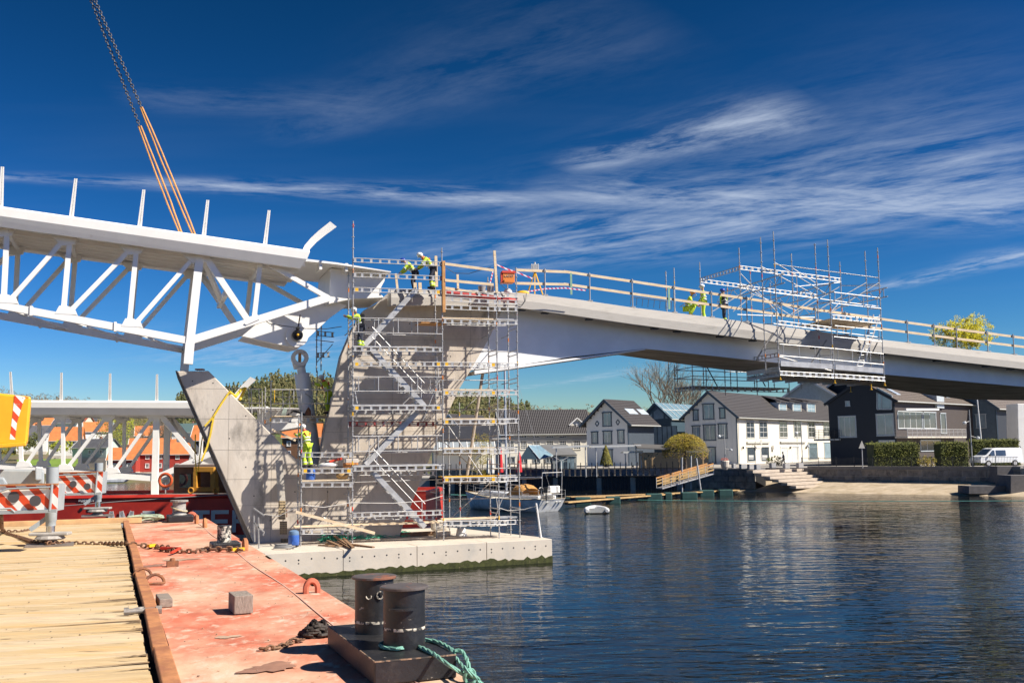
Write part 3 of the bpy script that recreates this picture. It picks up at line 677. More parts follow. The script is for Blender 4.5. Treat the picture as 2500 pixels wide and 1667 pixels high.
for u in (UA, UB, UC, UD, UE):                          # transoms across the two rows
    for y in (783, 849, 920, 991, 1065, 1138, 1180, 1250):
        if u == UA and y < 1100: continue
        z = zof(960, y); MB().tube(FS.pt(u, 0, z), FS.pt(u, BK, z), .024, 6).tube(FS.pt(u, 0, z-.2), FS.pt(u, BK, z-.2), .024, 6).build('transom', ALU, tower)
for z in ZD[:3]: planks(tower, UB+.05, UC-.05, .08, BK-.6, z+.05, m=ALU, name='deck_panel', w=.33)
planks(tower, UA+.05, UB-.05, .05, BK-.1, zof(800, 1176)+.06)
planks(tower, UA-.2, UC-.1, .2, BK-.3, zof(900, 1283)+.02)
for x, y in ((1150, 780), (1150, 954), (1150, 1025), (1150, 1096), (1150, 1166), (1150, 1270)):
    planks(tower, UC+.05, UD-.05, .05, BK-.35, zof(x, y)+.06, m=WOOD if y != 1166 else YELP); planks(tower, UD+.05, UE-.05, .05, BK-.35, zof(x, y)+.06, m=ALU, name='deck_panel', w=.33)
planks(tower, UC-.9, UC+.2, .2, 1.2, zof(1040, 786), m=WOODO)
stair(tower, (908, 853), (1036, 990), .15); stair(tower, (912, 1153), (1038, 1286), .15); stair(tower, (1022, 1003), (893, 1134), .75); stair(tower, (1018, 705), (890, 843), .75, rails=False)
for a_, b_, v in (((856, 905), (872, 985), .7), ((1066, 870), (1078, 1000), .9), ((850, 1205), (858, 1275), .6), ((1095, 1040), (1180, 1165), 2.6)):
    MB().tube(fp(*a_, v), fp(*b_, v), .024, 6).build('brace', ALU, tower)
for a_, b_ in (((1064, 720), (1063, 755)), ((1225, 735), (1258, 716)), ((1232, 800), (1262, 790)), ((1185, 905), (1262, 880))): pass
for i in range(7):                                   # inner ledgers, ties and X braces behind the stairs
    z = 2.2+i*1.35
    if z < 9.6: MB().tube(FS.pt(UB, BK, z), FS.pt(UC, BK, z+.05), .022, 6).build('ledger', GALV, tower); MB().tube(FS.pt(UC, BK, z+.5), FS.pt(UE, BK, z+.5), .022, 6).build('ledger', GALV, tower)
for za, zb_2, ua, ub, v in ((1.3, 3.4, UC, UD, BK), (3.4, 5.6, UD, UC, BK), (5.6, 7.8, UC, UD, BK), (1.3, 3.6, UD, UE, BK), (5.2, 7.4, UD, UE, BK), (1.2, 3.0, UB, UA, BK), (6.2, 8.4, UC-.9, UC, 0.02), (8.6, 10.4, UB, UB+1.2, BK), (3.0, 5.2, UB, UB+1.0, BK)): MB().tube(FS.pt(ua, v, za), FS.pt(ub, v, zb_2), .021, 6).build('brace', GALV, tower)
for u in (UB, UC, UD, UE):
    for z in (3.0, 5.5, 8.0, 10.2): MB().tube(FS.pt(u, BK, z), FS.pt(u, VW, z), .022, 6).build('wall_tie', GALV, tower)
# timber posts and raking prop at the pier head
for (x0, y0), (x1, y1), v, m, w, lab in (((1207, 612), (1213, 715), -.08, WOOD, .11, 'tall pale timber post beside the orange box on the scaffold'), ((1083, 637), (1084, 762), -.10, WOODO, .13, 'orange-brown timber post at the second scaffold upright'), ((1064, 625), (1066, 700), .9, WOOD, .12, 'pale timber post right behind the workers on the pier head'), ((966, 668), (971, 712), .9, WOOD, .10, 'short pale timber stud left of the workers on the pier head'), ((1117, 670), (1118, 705), 1.3, WOOD, .10, 'short pale timber stud behind the red tube'), ((1013, 690), (1014, 712), .9, WOOD, .14, 'stubby pale timber block below the stooping worker'), ((1025, 690), (1026, 712), .9, WOOD, .14, 'stubby pale timber block below the standing worker')):
    tag(MB().bar(fp(x0, y0, v), fp(x1, y1, v), w, w*.6, up=V2).build('timber_post', m), lab, 'post')
for a_, b_, v, lab in (((1086, 644), (1205, 660), -.14, 'upper pale board between the two timber posts on the pier head'), ((1086, 684), (1205, 695), -.14, 'lower pale board between the two timber posts on the pier head'), ((1086, 703), (1165, 715), 1.35, 'pale kerb board behind the red tube')):
    tag(MB().bar(fp(*a_, v), fp(*b_, v), .035, .12).build('board', WOOD), lab, 'board')
tag(MB().tube(fp(1138, 1175, 3.0), fp(1180, 902, 3.0), .075, 8).build('raking_prop', mat('old_pole', (.42, .34, .26), .8, var=.2, scale=4)), 'long round wooden prop leaning under the girder behind the scaffold', 'prop')
tag(MB().bar(fp(722, 1249, -.2), fp(915, 1301, -.25), .05, .12).build('loose_board', WOOD), 'long pale board leaning across the foot of the scaffold', 'board')
tag(MB().tube(fp(1080, 712, .5), fp(1262, 735, .5), .11, 12).build('red_tube', REDD), 'fat dark red tube lying along the top of the pier', 'tube')
# ------------------------------------------------------------------ hanging scaffold on the bridge
hang = thing('hanging_scaffold', FS.pt(20, 0, 6), 'aluminium scaffold hung around the bridge with tall uprights and ladder', 'scaffold')
def pole(x, yt, yb, v, xb=None): 
    u = uof(x+ (yb-yt)*.02, (yt+yb)/2, v); return standard(hang, u, v, zof(x, yb, v), zof(x, yt, v))
for x, yt, yb in ((1888, 565, 915), (2021, 585, 925), (2144, 605, 933)): pole(x, yt, yb, .2)
for x, yt, yb in ((1856.5, 579, 915), (1990, 595, 890), (2113, 613, 902)): pole(x, yt, yb, 1.22)
for x, yt, yb in ((1803.6, 605, 790), (1932, 622, 806), (2050.6, 639, 815)): pole(x, yt, yb, 3.6)
for x, yt, yb in ((1707, 640, 945), (1831, 655, 945), (1945, 675, 950)): pole(x, yt, yb, 8.4)
for x, yt, yb in ((1624, 662, 930), (1644, 654, 940), (1775, 700, 945), (1880, 690, 950)): pole(x, yt, yb, 9.0)
def hl(a_, b_, v, v2=None, h=.22, m=ALU, gap=.36): return lattice(hang, fp(*a_, v), fp(*b_, v if v2 is None else v2), h, m, None, .14, gap)
hl((1807, 649), (2053, 680), 3.6); hl((1800, 695), (1993, 719), 8.4); hl((1710, 681), (1829, 697), 8.4); hl((1708, 680), (1805, 650), 8.4, 3.6)
hl((1900, 783), (2029, 799), .2); hl((2032, 769), (2151, 781), .2)
hl((1904, 906), (2036, 913), .15); hl((2038, 913), (2160, 921), .15)
for a_, b_, c_, d_, n in (((1903, 840), (2036, 851), (1904, 868), (2036, 879), 4), ((2038, 851), (2157, 864), (2038, 879), (2158, 890), 4), ((2031, 713), (2147, 727), (2031, 740), (2150, 753), 4), ((2038, 795), (2153, 807), (2036, 822), (2153, 834), 4)):
    rframe(hang, fp(*a_, .15), fp(*c_, .15), fp(*b_, .15), fp(*d_, .15), n)
DZ0, DZ1 = zof(1904, 908, .2), zof(2160, 923, .2); UH0, UH1 = uof(1904, 908, .2), uof(2160, 923, .2)
planks(hang, UH0, UH1, .25, 3.4, DZ0-.05, DZ1-.05, m=GALV, name='deck_panel', w=.32)
for i in range(9):
    t = i/8; u = UH0+(UH1-UH0)*t; z = DZ0+(DZ1-DZ0)*t-.16; MB().bar(FS.pt(u, .2, z), FS.pt(u, 3.4, z), .06, .12).build('joist', GALV, hang)
for a_, b_ in (((1906, 887), (2032, 895)), ((2040, 896), (2156, 905))): p, q = fp(*a_, .16), fp(*b_, .16); MB().bar(p, q, .03, .26).build('toe_board', ALU, hang)
lattice(hang, FS.pt(UH0, .2, DZ0+.0), FS.pt(UH0, 3.4, DZ0), .2, GALV); lattice(hang, FS.pt(UH0, .2, DZ0+.95), FS.pt(UH0, 3.4, DZ0+.95), .2, GALV)
MB().bar(FS.pt(UH0, .2, DZ0+.16), FS.pt(UH0, 3.4, DZ0+.16), .03, .24).build('toe_board', ALU, hang)
for x, y in ((1905, 921), (2038, 930), (2160, 936)): p = fp(x, y, .2); MB().lathe(p-Vector((0, 0, .12)), [(.07, 0), (.07, .03), (.025, .04), (.025, .2)], 8).build('base_jack', YELP, hang)
for x, y in ((2077, 952), (2127, 946)): p = fp(x, y, 2.4); MB().lathe(p-Vector((0, 0, .12)), [(.07, 0), (.07, .03), (.025, .04), (.025, .3)], 8).build('base_jack', YELP, hang)
# far platform behind / below the bridge
FA, FBk = 6.8, 9.0
FU0, FU1 = uof(1691, 934, FA), uof(1927, 953, FA); FZ = zof(1810, 943, FA)
planks(hang, FU0, FU1, FA, FBk, FZ, FZ-.1, m=GALV, name='deck_panel', w=.34)
lattice(hang, FS.pt(FU0, FA, FZ-.02), FS.pt(FU1, FA, FZ-.12), .24, GALV); lattice(hang, FS.pt(FU0, FA, FZ), FS.pt(FU0, FBk, FZ), .24, GALV)
for dz in (.55, 1.05): 
    MB().tube(FS.pt(FU0, FA, FZ+dz), FS.pt(FU1, FA, FZ+dz-.1), .024, 6).build('guard_rail', GALV, hang); MB().tube(FS.pt(FU0, FBk, FZ+dz), FS.pt(FU1, FBk, FZ+dz-.1), .03, 6).build('guard_rail', WHITE, hang); MB().tube(FS.pt(FU0, FA, FZ+dz), FS.pt(FU0, FBk, FZ+dz), .024, 6).build('guard_rail', GALV, hang)
for t in (0, .33, .66, 1):
    u = FU0+(FU1-FU0)*t; standard(hang, u, FA, FZ-.5, FZ+1.35, bands=False); standard(hang, u, FBk, FZ-.2, FZ+1.35, bands=True)
for t in (.1, .6): u = FU0+(FU1-FU0)*t; MB().tube(FS.pt(u, FA, FZ+1.6), FS.pt(u+.9, FA, FZ), .03, 6).build('brace', BLACKP, hang)
MB().bar(FS.pt(FU0+.0, 9.0, FZ+.12), FS.pt(FU0, FBk, FZ+.12), .03, .22).build('toe_board', ALU, hang)
for k in range(3):                                   # extra ledgers and braces of the outer cage
    for (xa, xb) in ((1888, 2021), (2021, 2144)):
        for dy in (60, 130, 205, 255): 
            if (k, dy) in ((0, 60), (1, 130), (2, 205), (2, 60)): MB().tube(fp(xa, 585+dy+(xa-1888)*.13, .2), fp(xb, 585+dy+(xb-1888)*.13, .2), .022, 6).build('ledger', GALV, hang)
for xo, xi in ((1889, 1858), (2022, 1991), (2146, 2115)):
    for y in (660, 720, 790, 850, 900): MB().tube(fp(xo+(y-600)*.045, y+(xo-1888)*.13, .2), fp(xi+(y-600)*.045, y+(xo-1888)*.13+1, 1.22), .022, 6).build('transom', GALV, hang)
for xa, ya, xb, yb, v in ((1890, 640, 2021, 720, .2), (2146, 690, 2025, 765, .2), (1857, 650, 1990, 720, 1.22), (2115, 690, 1992, 760, 1.22), (1806, 690, 1930, 770, 3.6), (2050, 700, 1934, 770, 3.6), (1900, 870, 2030, 905, .6)): MB().tube(fp(xa, ya, v), fp(xb, yb, v), .022, 6).build('brace', GALV, hang)
# cross trusses over the bridge
for (x, y), v1 in (((1915, 668), 6.0), ((2036, 690), 6.0), ((2166, 702), 7.5)):
    u = uof(x, y, -.8); z = zof(x, y, -.8); s = MB(); hh = .45
    s.tube(FS.pt(u, -.8, z), FS.pt(u, v1, z), .026, 6); s.tube(FS.pt(u, -.8, z-hh), FS.pt(u, v1, z-hh), .026, 6); k = 0; v = -.5
    while v < v1-.5: s.tube(FS.pt(u, v, z-(hh if k % 2 else 0)), FS.pt(u, v+.6, z-(0 if k % 2 else hh)), .016, 5); v += .6; k += 1
    s.tube(FS.pt(u, -.5, z), FS.pt(u, -.5, z-hh), .02, 6); s.build('cross_truss', GALV, hang)
for a_, b_, va, vb in (((1808, 668), (1905, 770), 3.6, 3.6), ((1935, 655), (1990, 690), 3.6, 3.6), ((1830, 655+60), (1950, 760), 9.4, 8.4), ((1995, 720), (1930, 768), 3.6, 3.6), ((1840, 720), (1790, 760), 3.6, 3.6), ((1940, 700), (2050, 690), 3.6, 3.6), ((2052, 697), (2150, 698), 3.6, .3), ((1800, 768), (1990, 775), 3.4, 3.4), ((2050, 738), (2030, 760), 3.6, .4), ((1740, 760), (1830, 705), 6, 6), ((1660, 750), (1700, 720), 9.4, 8.4)):
    MB().tube(fp(*a_, va), fp(*b_, vb), .024, 6).build('brace', ALU, hang)
for a_, b_ in (((1846, 878), (1888, 812)), ((1978, 890), (2018, 830)), ((2130, 860), (2142, 836))): MB().bar(fp(*a_, 1.4), fp(*b_, 1.25), .06, .06).build('brace', mat('dull_steel', (.22, .21, .2), .6, var=.2), hang)
A0, A1, B0, B1 = fp(2133, 768, .7), fp(2090, 900, .7), fp(2148, 768, .7), fp(2105, 900, .7)
lad = MB(); lad.bar(A0, A1, .03, .07).bar(B0, B1, .03, .07)
for i in range(10): lad.tube(A0.lerp(A1, (i+.5)/10), B0.lerp(B1, (i+.5)/10), .016, 6)
lad.build('ladder', ALU, hang)
planks(hang, uof(2032, 775, .2), uof(2151, 785, .2), .3, 3.2, zof(2032, 778, .2), zof(2151, 788, .2), m=WOOD)
# ================================================================== work barge the camera stands on
FB = Frame((0, 0), 21.5)                     # u = across (to the right), v = along (ahead and left)
DZ = 2.8
BU = Vector((FB.u.x, FB.u.y, 0)); BV = Vector((FB.v.x, FB.v.y, 0))
REDDECK = mat('worn_red_deck', (.56, .155, .085), .75, var=.2, scale=3.5, stretch=(1, .6, 1, .37), col2=(.60, .43, .29), mix_scale=.8, mix_lo=.40, mix_hi=.66, col3=(.62, .50, .38), c3=(5.5, .54, .70), bump=.2, bscale=30, col4=(.33, .12, .055), c4=(9.0, .62, .72))
PLANK = [mat('deck_plank_%d' % i, c, .85, var=.16, scale=1.1, stretch=(1.2, 7, 1, -RAD(21.5)), col2=c2, mix_scale=1.0, mix_lo=.5, mix_hi=.72, bump=.35, bscale=9, col3=(.16, .10, .055), c3=(1.3, .60, .72), col4=(.56, .36, .15), c4=(.33, .52, .70)) for i, (c, c2) in enumerate((((.56, .42, .25), (.62, .50, .35)), ((.52, .38, .21), (.57, .40, .19)), ((.58, .45, .28), (.52, .40, .27)), ((.54, .39, .21), (.61, .46, .28))))]
barge = thing('work_barge', FB.pt(0, 10, 0), 'rusty work barge with timber deck and worn red steel side deck', 'barge')
US, UR, VN, VF_ = .52, 3.02, -9.0, 34.4
q = MB(); q.box(FB.pt(-6, 12.6, .9), (18, 43.4, 3.6), Matrix.Rotation(FB.a, 3, 'Z')); 
HULLB = mat('barge_hull', (.10, .03, .025), .7, var=.3, scale=1)
q = MB(); q.prism([FB.pt(-14, VN, DZ-.25), FB.pt(UR-.01, VN, DZ-.25), FB.pt(UR-.01, VF_, DZ-.25), FB.pt(-14, VF_, DZ-.25)], (0, 0, -3.6)); q.build('hull', HULLB, barge)
# red side deck in welded plates, slightly dished
vs_ = [VN, -3, 3, 7.2, 11.5, 16.0, 20.5, 25, 29.5, VF_]
for i in range(len(vs_)-1):
    q = MB(); v0, v1 = vs_[i]+.004, vs_[i+1]-.004; n = 6; g = []
    for a in range(n+1):
        for b in range(n+1):
            u = US+.14+(UR-US-.14)*a/n; v = v0+(v1-v0)*b/n; dz = -.012*sin(pi*a/n)*sin(pi*b/n)*(1 if 0 < a < n else 0)
            g.append(FB.pt(u, v, DZ+dz))
    fs = [(a*(n+1)+b, (a+1)*(n+1)+b, (a+1)*(n+1)+b+1, a*(n+1)+b+1) for a in range(n) for b in range(n)]
    q.add(g, fs); q.prism([FB.pt(UR, v0, DZ), FB.pt(UR, v1, DZ), FB.pt(UR, v1, DZ-.5), FB.pt(UR, v0, DZ-.5)], BU*-.06); q.build('deck_plate', REDDECK, barge, True)
WELD = mat('chalky_weld', (.62, .36, .27), .8, var=.15, scale=8)
[MB().bar(FB.pt(2.55+.03*sin(i*.9), VN+i*1.1, DZ+.002), FB.pt(2.55+.03*sin(i*.9+.9), VN+i*1.1+1.1, DZ+.002), .02, .006).build('weld_line', WELD, barge) for i in range(39)]

# kerb angle between timber and steel
vv = VN
while vv < 33.0:
    ln = random.uniform(3.2, 4.6); s = random.uniform(-.012, .012)
    q = MB(); q.bar(FB.pt(US+.03+s, vv+.01, DZ+.055), FB.pt(US+.03-s, min(33.3, vv+ln)-.01, DZ+.055), .155, .11); q.build('kerb_angle', RUSTO, barge, bevel=.012); vv += ln
# timber planks, each its own board
v = VN; i = 0
while v < 33.2:
    w = random.uniform(.20, .27)
    for (ua, ub) in ((-9.8, -3.6+random.uniform(-.6, .6)), ):
        mid = ub
        for a_, b_ in ((-9.8, mid-.004), (mid+.004, US-.09-random.uniform(0, .03))):
            if v < 3 and b_ < -4: continue
            z = DZ+.035+random.uniform(-.006, .006); mm = random.choice(PLANK)
            q = MB(); q.prism([FB.pt(a_, v+.003, z+random.uniform(-.003, .003)), FB.pt(b_, v+.003, z+random.uniform(-.004, .004)), FB.pt(b_, v+w-.003, z+random.uniform(-.004, .004)), FB.pt(a_, v+w-.003, z)], (0, 0, -.12)); q.build('plank', mm, barge, bevel=.004 if v < 18 else 0)
    v += w; i += 1
MB().prism([FB.pt(-14, VN, DZ-.1), FB.pt(US+.1, VN, DZ-.1), FB.pt(US+.1, 33.3, DZ-.1), FB.pt(-14, 33.3, DZ-.1)], (0, 0, -.15)).build('plank_bearer', mat('dark_gap', (.03, .022, .016), .9), barge)
MB().bar(FB.pt(-9, 33.5, DZ+.1), FB.pt(1.0, 33.5, DZ+.1), .35, .16).build('end_timber', mat('orange_timber', (.60, .36, .17), .8, var=.25, scale=2), barge)
MB().bar(FB.pt(-9, 21.0, DZ+.09), FB.pt(-3.6, 21.9, DZ+.09), .16, .10).build('yellow_beam', YELP, barge)
for px, py, c in ((761, 1447, 0), (468, 1269, 0), (480, 1277, 1), (500, 1287, 1), (598, 1343, 1)):
    p = gr(px, py, DZ); r = .12 if py > 1350 else .16; n = 10
    q = MB(); ring = [p+BV*(cos(pi*k/n)*r)+Z3*(sin(pi*k/n)*r*1.3) for k in range(n+1)]
    rr_ = [p+(BU if c == 0 else BV)*(cos(pi*k/n)*r*.72)+Z3*(.06+sin(pi*k/n)*r*.95) for k in range(n+1)]; q.path([rr_[0]-Z3*.07]+rr_+[rr_[-1]-Z3*.07], r*.36, 6); q.build('pad_eye', mat('faded_red_steel', (.50, .13, .07), .7, var=.2, scale=8) if c == 0 else RUSTO, barge, True)
# stains, puddles on the deck as thin films of dirt
DIRT = mat('dirt_film', (.42, .29, .20), .9, var=.3, scale=4); WET = mat('dark_stain', (.33, .17, .11), .5, var=.3, scale=4)
def blob(px, py, ru, rv, m, z=DZ+.005, name='stain', n=44, sd=0):
    p = gr(px, py, z); ring = []; rr = random.Random(sd+px)
    ph = [rr.uniform(0, 6) for _ in range(3)]
    for k in range(n):
        a = 2*pi*k/n; f = 1+.22*sin(2*a+ph[0])+.16*sin(3*a+ph[1])+.12*sin(5*a+ph[2])+.08*sin(11*a+ph[0])+rr.uniform(-.07, .07); ring.append(p+BU*(cos(a)*ru*f)+BV*(sin(a)*rv*f))
    q = MB(); q.add([Vector((x.x, x.y, z)) for x in ring], [tuple(range(n))]); q.build(name, m, barge)
blob(660, 1628, .24, .20, WET); blob(440, 1365, .30, .18, DIRT); blob(370, 1380, .20, .24, WET); blob(425, 1293, .22, .25, WET); blob(555, 1553, .12, .1, DIRT)
rngp = random.Random(5); q = MB()
for k in range(80):                                   # soaked dark streaks at the plank ends beside the kerb
    v0 = rngp.uniform(5.5, 31); u1 = US-.10; ln = abs(rngp.gauss(0, .55))+.12; wd = rngp.uniform(.012, .05)
    if k % 4 == 0: u1 -= rngp.uniform(.2, 5.0); ln *= 1.6; wd *= .5
    ring = [FB.pt(u1, v0-wd, DZ+.0465), FB.pt(u1, v0+wd, DZ+.0465)]; m_ = 7
    up_ = [FB.pt(u1-ln*(j+1)/m_, v0+wd*(1-(j+1)/m_)*rngp.uniform(.5, 1.3)+.01*rngp.uniform(-1, 1), DZ+.0465) for j in range(m_)]; dn_ = [FB.pt(u1-ln*(j+1)/m_, v0-wd*(1-(j+1)/m_)*rngp.uniform(.5, 1.3)-.006, DZ+.0465) for j in range(m_)]
    pl_ = [ring[1]]+up_; pd_ = [ring[0]]+dn_; n_ = len(pl_); q.add(pl_+pd_, [(j, j+1, n_+j+1, n_+j) for j in range(n_-1)])
q.build('plank_stains', mat('soaked_wood', (.24, .155, .085), .85, var=.4, scale=6), barge)['kind'] = 'stuff'
# ------------------------------------------------------------------ double bollard
def bollard(root, c, r, h, cap, name='post'):
    c = Vector(c); o = MB().lathe(c, [(r, 0), (r, h*.25), (r, h*.6), (r, h-.02)], 32).build(name, BLACK, root, True)
    if cap: MB().lathe(c+Vector((0, 0, h-.02)), [(cap-.01, 0), (cap, .006), (cap, .024), (cap-.012, .03)], 32).build('cap', mat('cap_steel', (.10, .085, .08), .5, var=.25, scale=6, col2=(.24, .10, .06), mix_scale=5, mix_lo=.55), o)
    return o
dbl = thing('double_bollard', FB.pt(2.57, 9.9, DZ), 'black double mooring bollard on a box base near the barge edge', 'bollard')
MB().prism([FB.pt(2.20, 8.95, DZ+.002), FB.pt(2.95, 8.95, DZ+.002), FB.pt(2.95, 11.0, DZ+.002), FB.pt(2.20, 11.0, DZ+.002)], (0, 0, .205)).build('base_box', BLACK, dbl, bevel=.014)
EDGE = mat('chipped_edge', (.34, .22, .14), .7, var=.5, scale=14, col2=(.05, .045, .04), mix_scale=12, mix_lo=.42, mix_hi=.55)
for a_, b_ in (((2.203, 8.953), (2.947, 8.953)), ((2.203, 8.953), (2.203, 10.99))): MB().bar(FB.pt(*a_, DZ+.203), FB.pt(*b_, DZ+.203), .012, .012).build('worn_edge', EDGE, dbl)
zt = DZ+.207
b1 = bollard(dbl, FB.pt(2.62, 9.50, zt), .195, .55, .228); b2 = bollard(dbl, FB.pt(2.56, 10.42, zt), .195, .55, .228)
PAINTW = mat('flaking_white', (.62, .56, .46), .8, var=.3, scale=18, col2=(.03, .03, .03), mix_scale=16, mix_lo=.45, mix_hi=.52)
for c, b_, zz in ((FB.pt(2.62, 9.50, zt), b1, .165), (FB.pt(2.56, 10.42, zt), b2, .10)):
    MB().lathe(c+Vector((0, 0, zz)), [(.196, 0), (.1972, .004), (.1972, .024), (.196, .028)], 32).build('paint_band', PAINTW, b_, True)
# half-round lug on the front post, eye ring on the back one
lug = MB(); c = FB.pt(2.62, 9.50, zt+.36); dcam = Vector((-c.x, -c.y, 0)).normalized(); sd_ = Vector((-dcam.y, dcam.x, 0)); c = c+dcam*.185+sd_*-.02
lug.prism([c+sd_*(.12*cos(pi*k/12))*-1+dcam*(.07*sin(pi*k/12)) for k in range(13)], (0, 0, .018)); lug.build('lug', BLACK, b1)
c = FB.pt(2.56, 10.42, zt+.385)+dcam*.198+sd_*.06
MB().path([c+sd_*(.032*cos(2*pi*k/12))+Z3*(.036*sin(2*pi*k/12)) for k in range(12)], .007, 5, True).build('eye', PAINTW, b2)
c = c-sd_*.11; MB().path([c+sd_*(.026*cos(a))+Z3*(.034*sin(a)) for a in [pi+pi*k/8 for k in range(9)]], .007, 5).build('hook', PAINTW, b2)
# green mooring rope round the front post
ROPEG = mat('green_rope', (.20, .42, .33), .9, var=.25, scale=60, bump=.6, bscale=120)
def rope(pts, r, m, name, label, cat='rope', strands=3, twist=16.0, parent=None):
    # three-strand laid rope
    P = [Vector(p) for p in pts]; fine = []
    for i in range(len(P)-1):
        a0, a1, a2, a3 = P[max(0, i-1)], P[i], P[i+1], P[min(len(P)-1, i+2)]
        n = max(2, int((a2-a1).length/.03))
        for k in range(n):
            t = k/n; fine.append(.5*((2*a1)+(a2-a0)*t+(2*a0-5*a1+4*a2-a3)*t*t+(3*a1-a0-3*a2+a3)*t**3))
    fine.append(P[-1]); s = MB()
    for j in range(strands):
        pts2 = []; L_ = 0; qv = None
        for i, p in enumerate(fine):
            d = (fine[min(i+1, len(fine)-1)]-fine[max(i-1, 0)]).normalized()
            if i: L_ += (p-fine[i-1]).length
            if qv is None: qv = d.orthogonal().normalized()
            qv = (qv-d*qv.dot(d)).normalized(); t = d.cross(qv); a = L_*twist*.02/r+2*pi*j/strands
            pts2.append(p+(qv*cos(a)+t*sin(a))*r*.5)
        s.path(pts2, r*.58, 5)
    o = s.build(name, m, parent, True)
    if label: tag(o, label, cat)
    return o
c = FB.pt(2.62, 9.50, zt+.025); ring = []
for k in range(16): a = RAD(15)-2*pi*k/16*.72; ring.append(c+Vector((cos(a)*.222, sin(a)*.222, 0)))
# ring runs behind / left / front of the post, both ends go off over the right edge of the barge
e1 = [gr(1010, 1575, zt+.02), gr(1050, 1590, zt+.02), gr(1090, 1618, zt-.02), gr(1125, 1640, DZ+.10), gr(1165, 1660, DZ-.02), gr(1200, 1690, DZ-.35)]
e0 = [gr(1104, 1585, zt+.015), gr(1078, 1570, zt+.02), gr(1048, 1562, zt+.02)]
arc = [c+Vector((cos(a)*.222, sin(a)*.222, 0)) for a in [RAD(70+k*14) for k in range(15)]]
mr = thing('mooring_rope', c, 'pale green mooring rope looped round the front bollard post', 'rope')
rope(e0+arc+e1, .019, ROPEG, 'rope_line', None, parent=mr)
lp = [gr(1168, 1657, DZ+.03), gr(1145, 1640, DZ+.12), gr(1120, 1615, DZ+.15), gr(1108, 1596, DZ+.18), gr(1112, 1588, DZ+.21), gr(1126, 1588, DZ+.21), gr(1138, 1605, DZ+.17), gr(1146, 1630, DZ+.12), gr(1152, 1652, DZ+.05)]
rope(lp, .019, ROPEG, 'rope_loop', None, parent=mr)
kn = gr(1147, 1650, DZ+.06); rope([kn+Vector((cos(a)*.045, -.03+.02*sin(2*a), sin(a)*.06)) for a in [k*.7 for k in range(18)]], .018, ROPEG, 'knot', None, parent=mr)
rope([gr(1150, 1645, DZ+.05), gr(1175, 1672, DZ-.02), gr(1215, 1720, DZ-.3)], .019, ROPEG, 'rope_tail', None, parent=mr)
# other bollards
mid = thing('single_bollard', FB.pt(2.45, 23.4, DZ), 'squat black bollard with flaking white paint halfway along the barge', 'bollard')
MB().prism([FB.pt(2.12, 23.0, DZ+.002), FB.pt(2.72, 23.0, DZ+.002), FB.pt(2.72, 23.7, DZ+.002), FB.pt(2.12, 23.7, DZ+.002)], (0, 0, .14)).build('base_box', BLACK, mid, bevel=.03)
pb = MB().lathe(FB.pt(2.40, 23.35, DZ+.14), [(.15, 0), (.15, .34)], 20).build('post', PAINTW, mid, True)
MB().lathe(FB.pt(2.40, 23.35, DZ+.48), [(.15, 0), (.148, .012)], 20).build('cap', BLACK, pb)
far = thing('single_bollard', FB.pt(2.1, 33.6, DZ), 'grey capped bollard wound with rope at the far barge corner', 'bollard')
MB().prism([FB.pt(1.75, 33.2, DZ+.002), FB.pt(2.5, 33.2, DZ+.002), FB.pt(2.5, 34.2, DZ+.002), FB.pt(1.75, 34.2, DZ+.002)], (0, 0, .2)).build('base_box', BLACK, far, bevel=.03)
GB = mat('worn_grey_steel', (.30, .28, .25), .6, var=.35, scale=7)
pb = MB().lathe(FB.pt(2.1, 33.7, DZ+.2), [(.24, 0), (.2, .06), (.2, .42)], 20).build('post', GB, far, True); MB().lathe(FB.pt(2.1, 33.7, DZ+.60), [(.27, 0), (.27, .05)], 20).build('cap', GB, pb)
TAN = mat('tan_rope', (.50, .42, .27), .9, var=.2, scale=20); c = FB.pt(2.1, 33.7, DZ)
coil = []
for k in range(60): a = k*.42; coil.append(c+Vector((cos(a)*.235, sin(a)*.235, .30+.16*sin(k*.21)**2)))
tag(MB().path(coil, .022, 6).build('tan_rope', TAN, None, True), 'tan rope wound around the far corner bollard', 'rope')
hp = []
for k in range(70): hp.append(FB.pt(1.15+.45*sin(k*.9)+.1*sin(k*2.3), 33.7+.35*cos(k*.63), DZ+.06+.16*abs(sin(k*.37))))
tag(MB().path(hp, .024, 5).build('rope_heap', mat('green_tan_rope', (.36, .42, .30), .9, var=.3, scale=10), None, True), 'messy heap of green and tan rope beside the far bollard', 'rope')
# ------------------------------------------------------------------ odd things on the deck
wb = gr(581, 1495, DZ); R_ = Matrix.Rotation(FB.a+.04, 3, 'Z')
tag(MB().box(wb+Vector((0, .12, .115)), (.235, .50, .225), R_).build('wood_block', mat('weathered_block', (.27, .22, .18), .9, var=.35, scale=12, stretch=(5, 1, 1, -.35), bump=.5, bscale=15), None, bevel=.008), 'square-cut grey timber block lying on the red deck', 'timber')
tag(MB().box(gr(394, 1478, DZ)+Vector((0, .1, .06)), (.17, .62, .11), R_).build('wood_offcut', WOODD, None, bevel=.01), 'narrow grey timber offcut lying along the rusty kerb', 'timber')
p = gr(421, 1382, DZ); s = MB(); s.box(p+Vector((0, 0, .05)), (.2, .15, .1), R_); s.lathe(p+Vector((0, 0, .1)), [(.06, 0), (.04, .05)], 8); tag(s.build('rusty_cleat', RUST), 'small rusty cleat welded on the red deck', 'cleat')
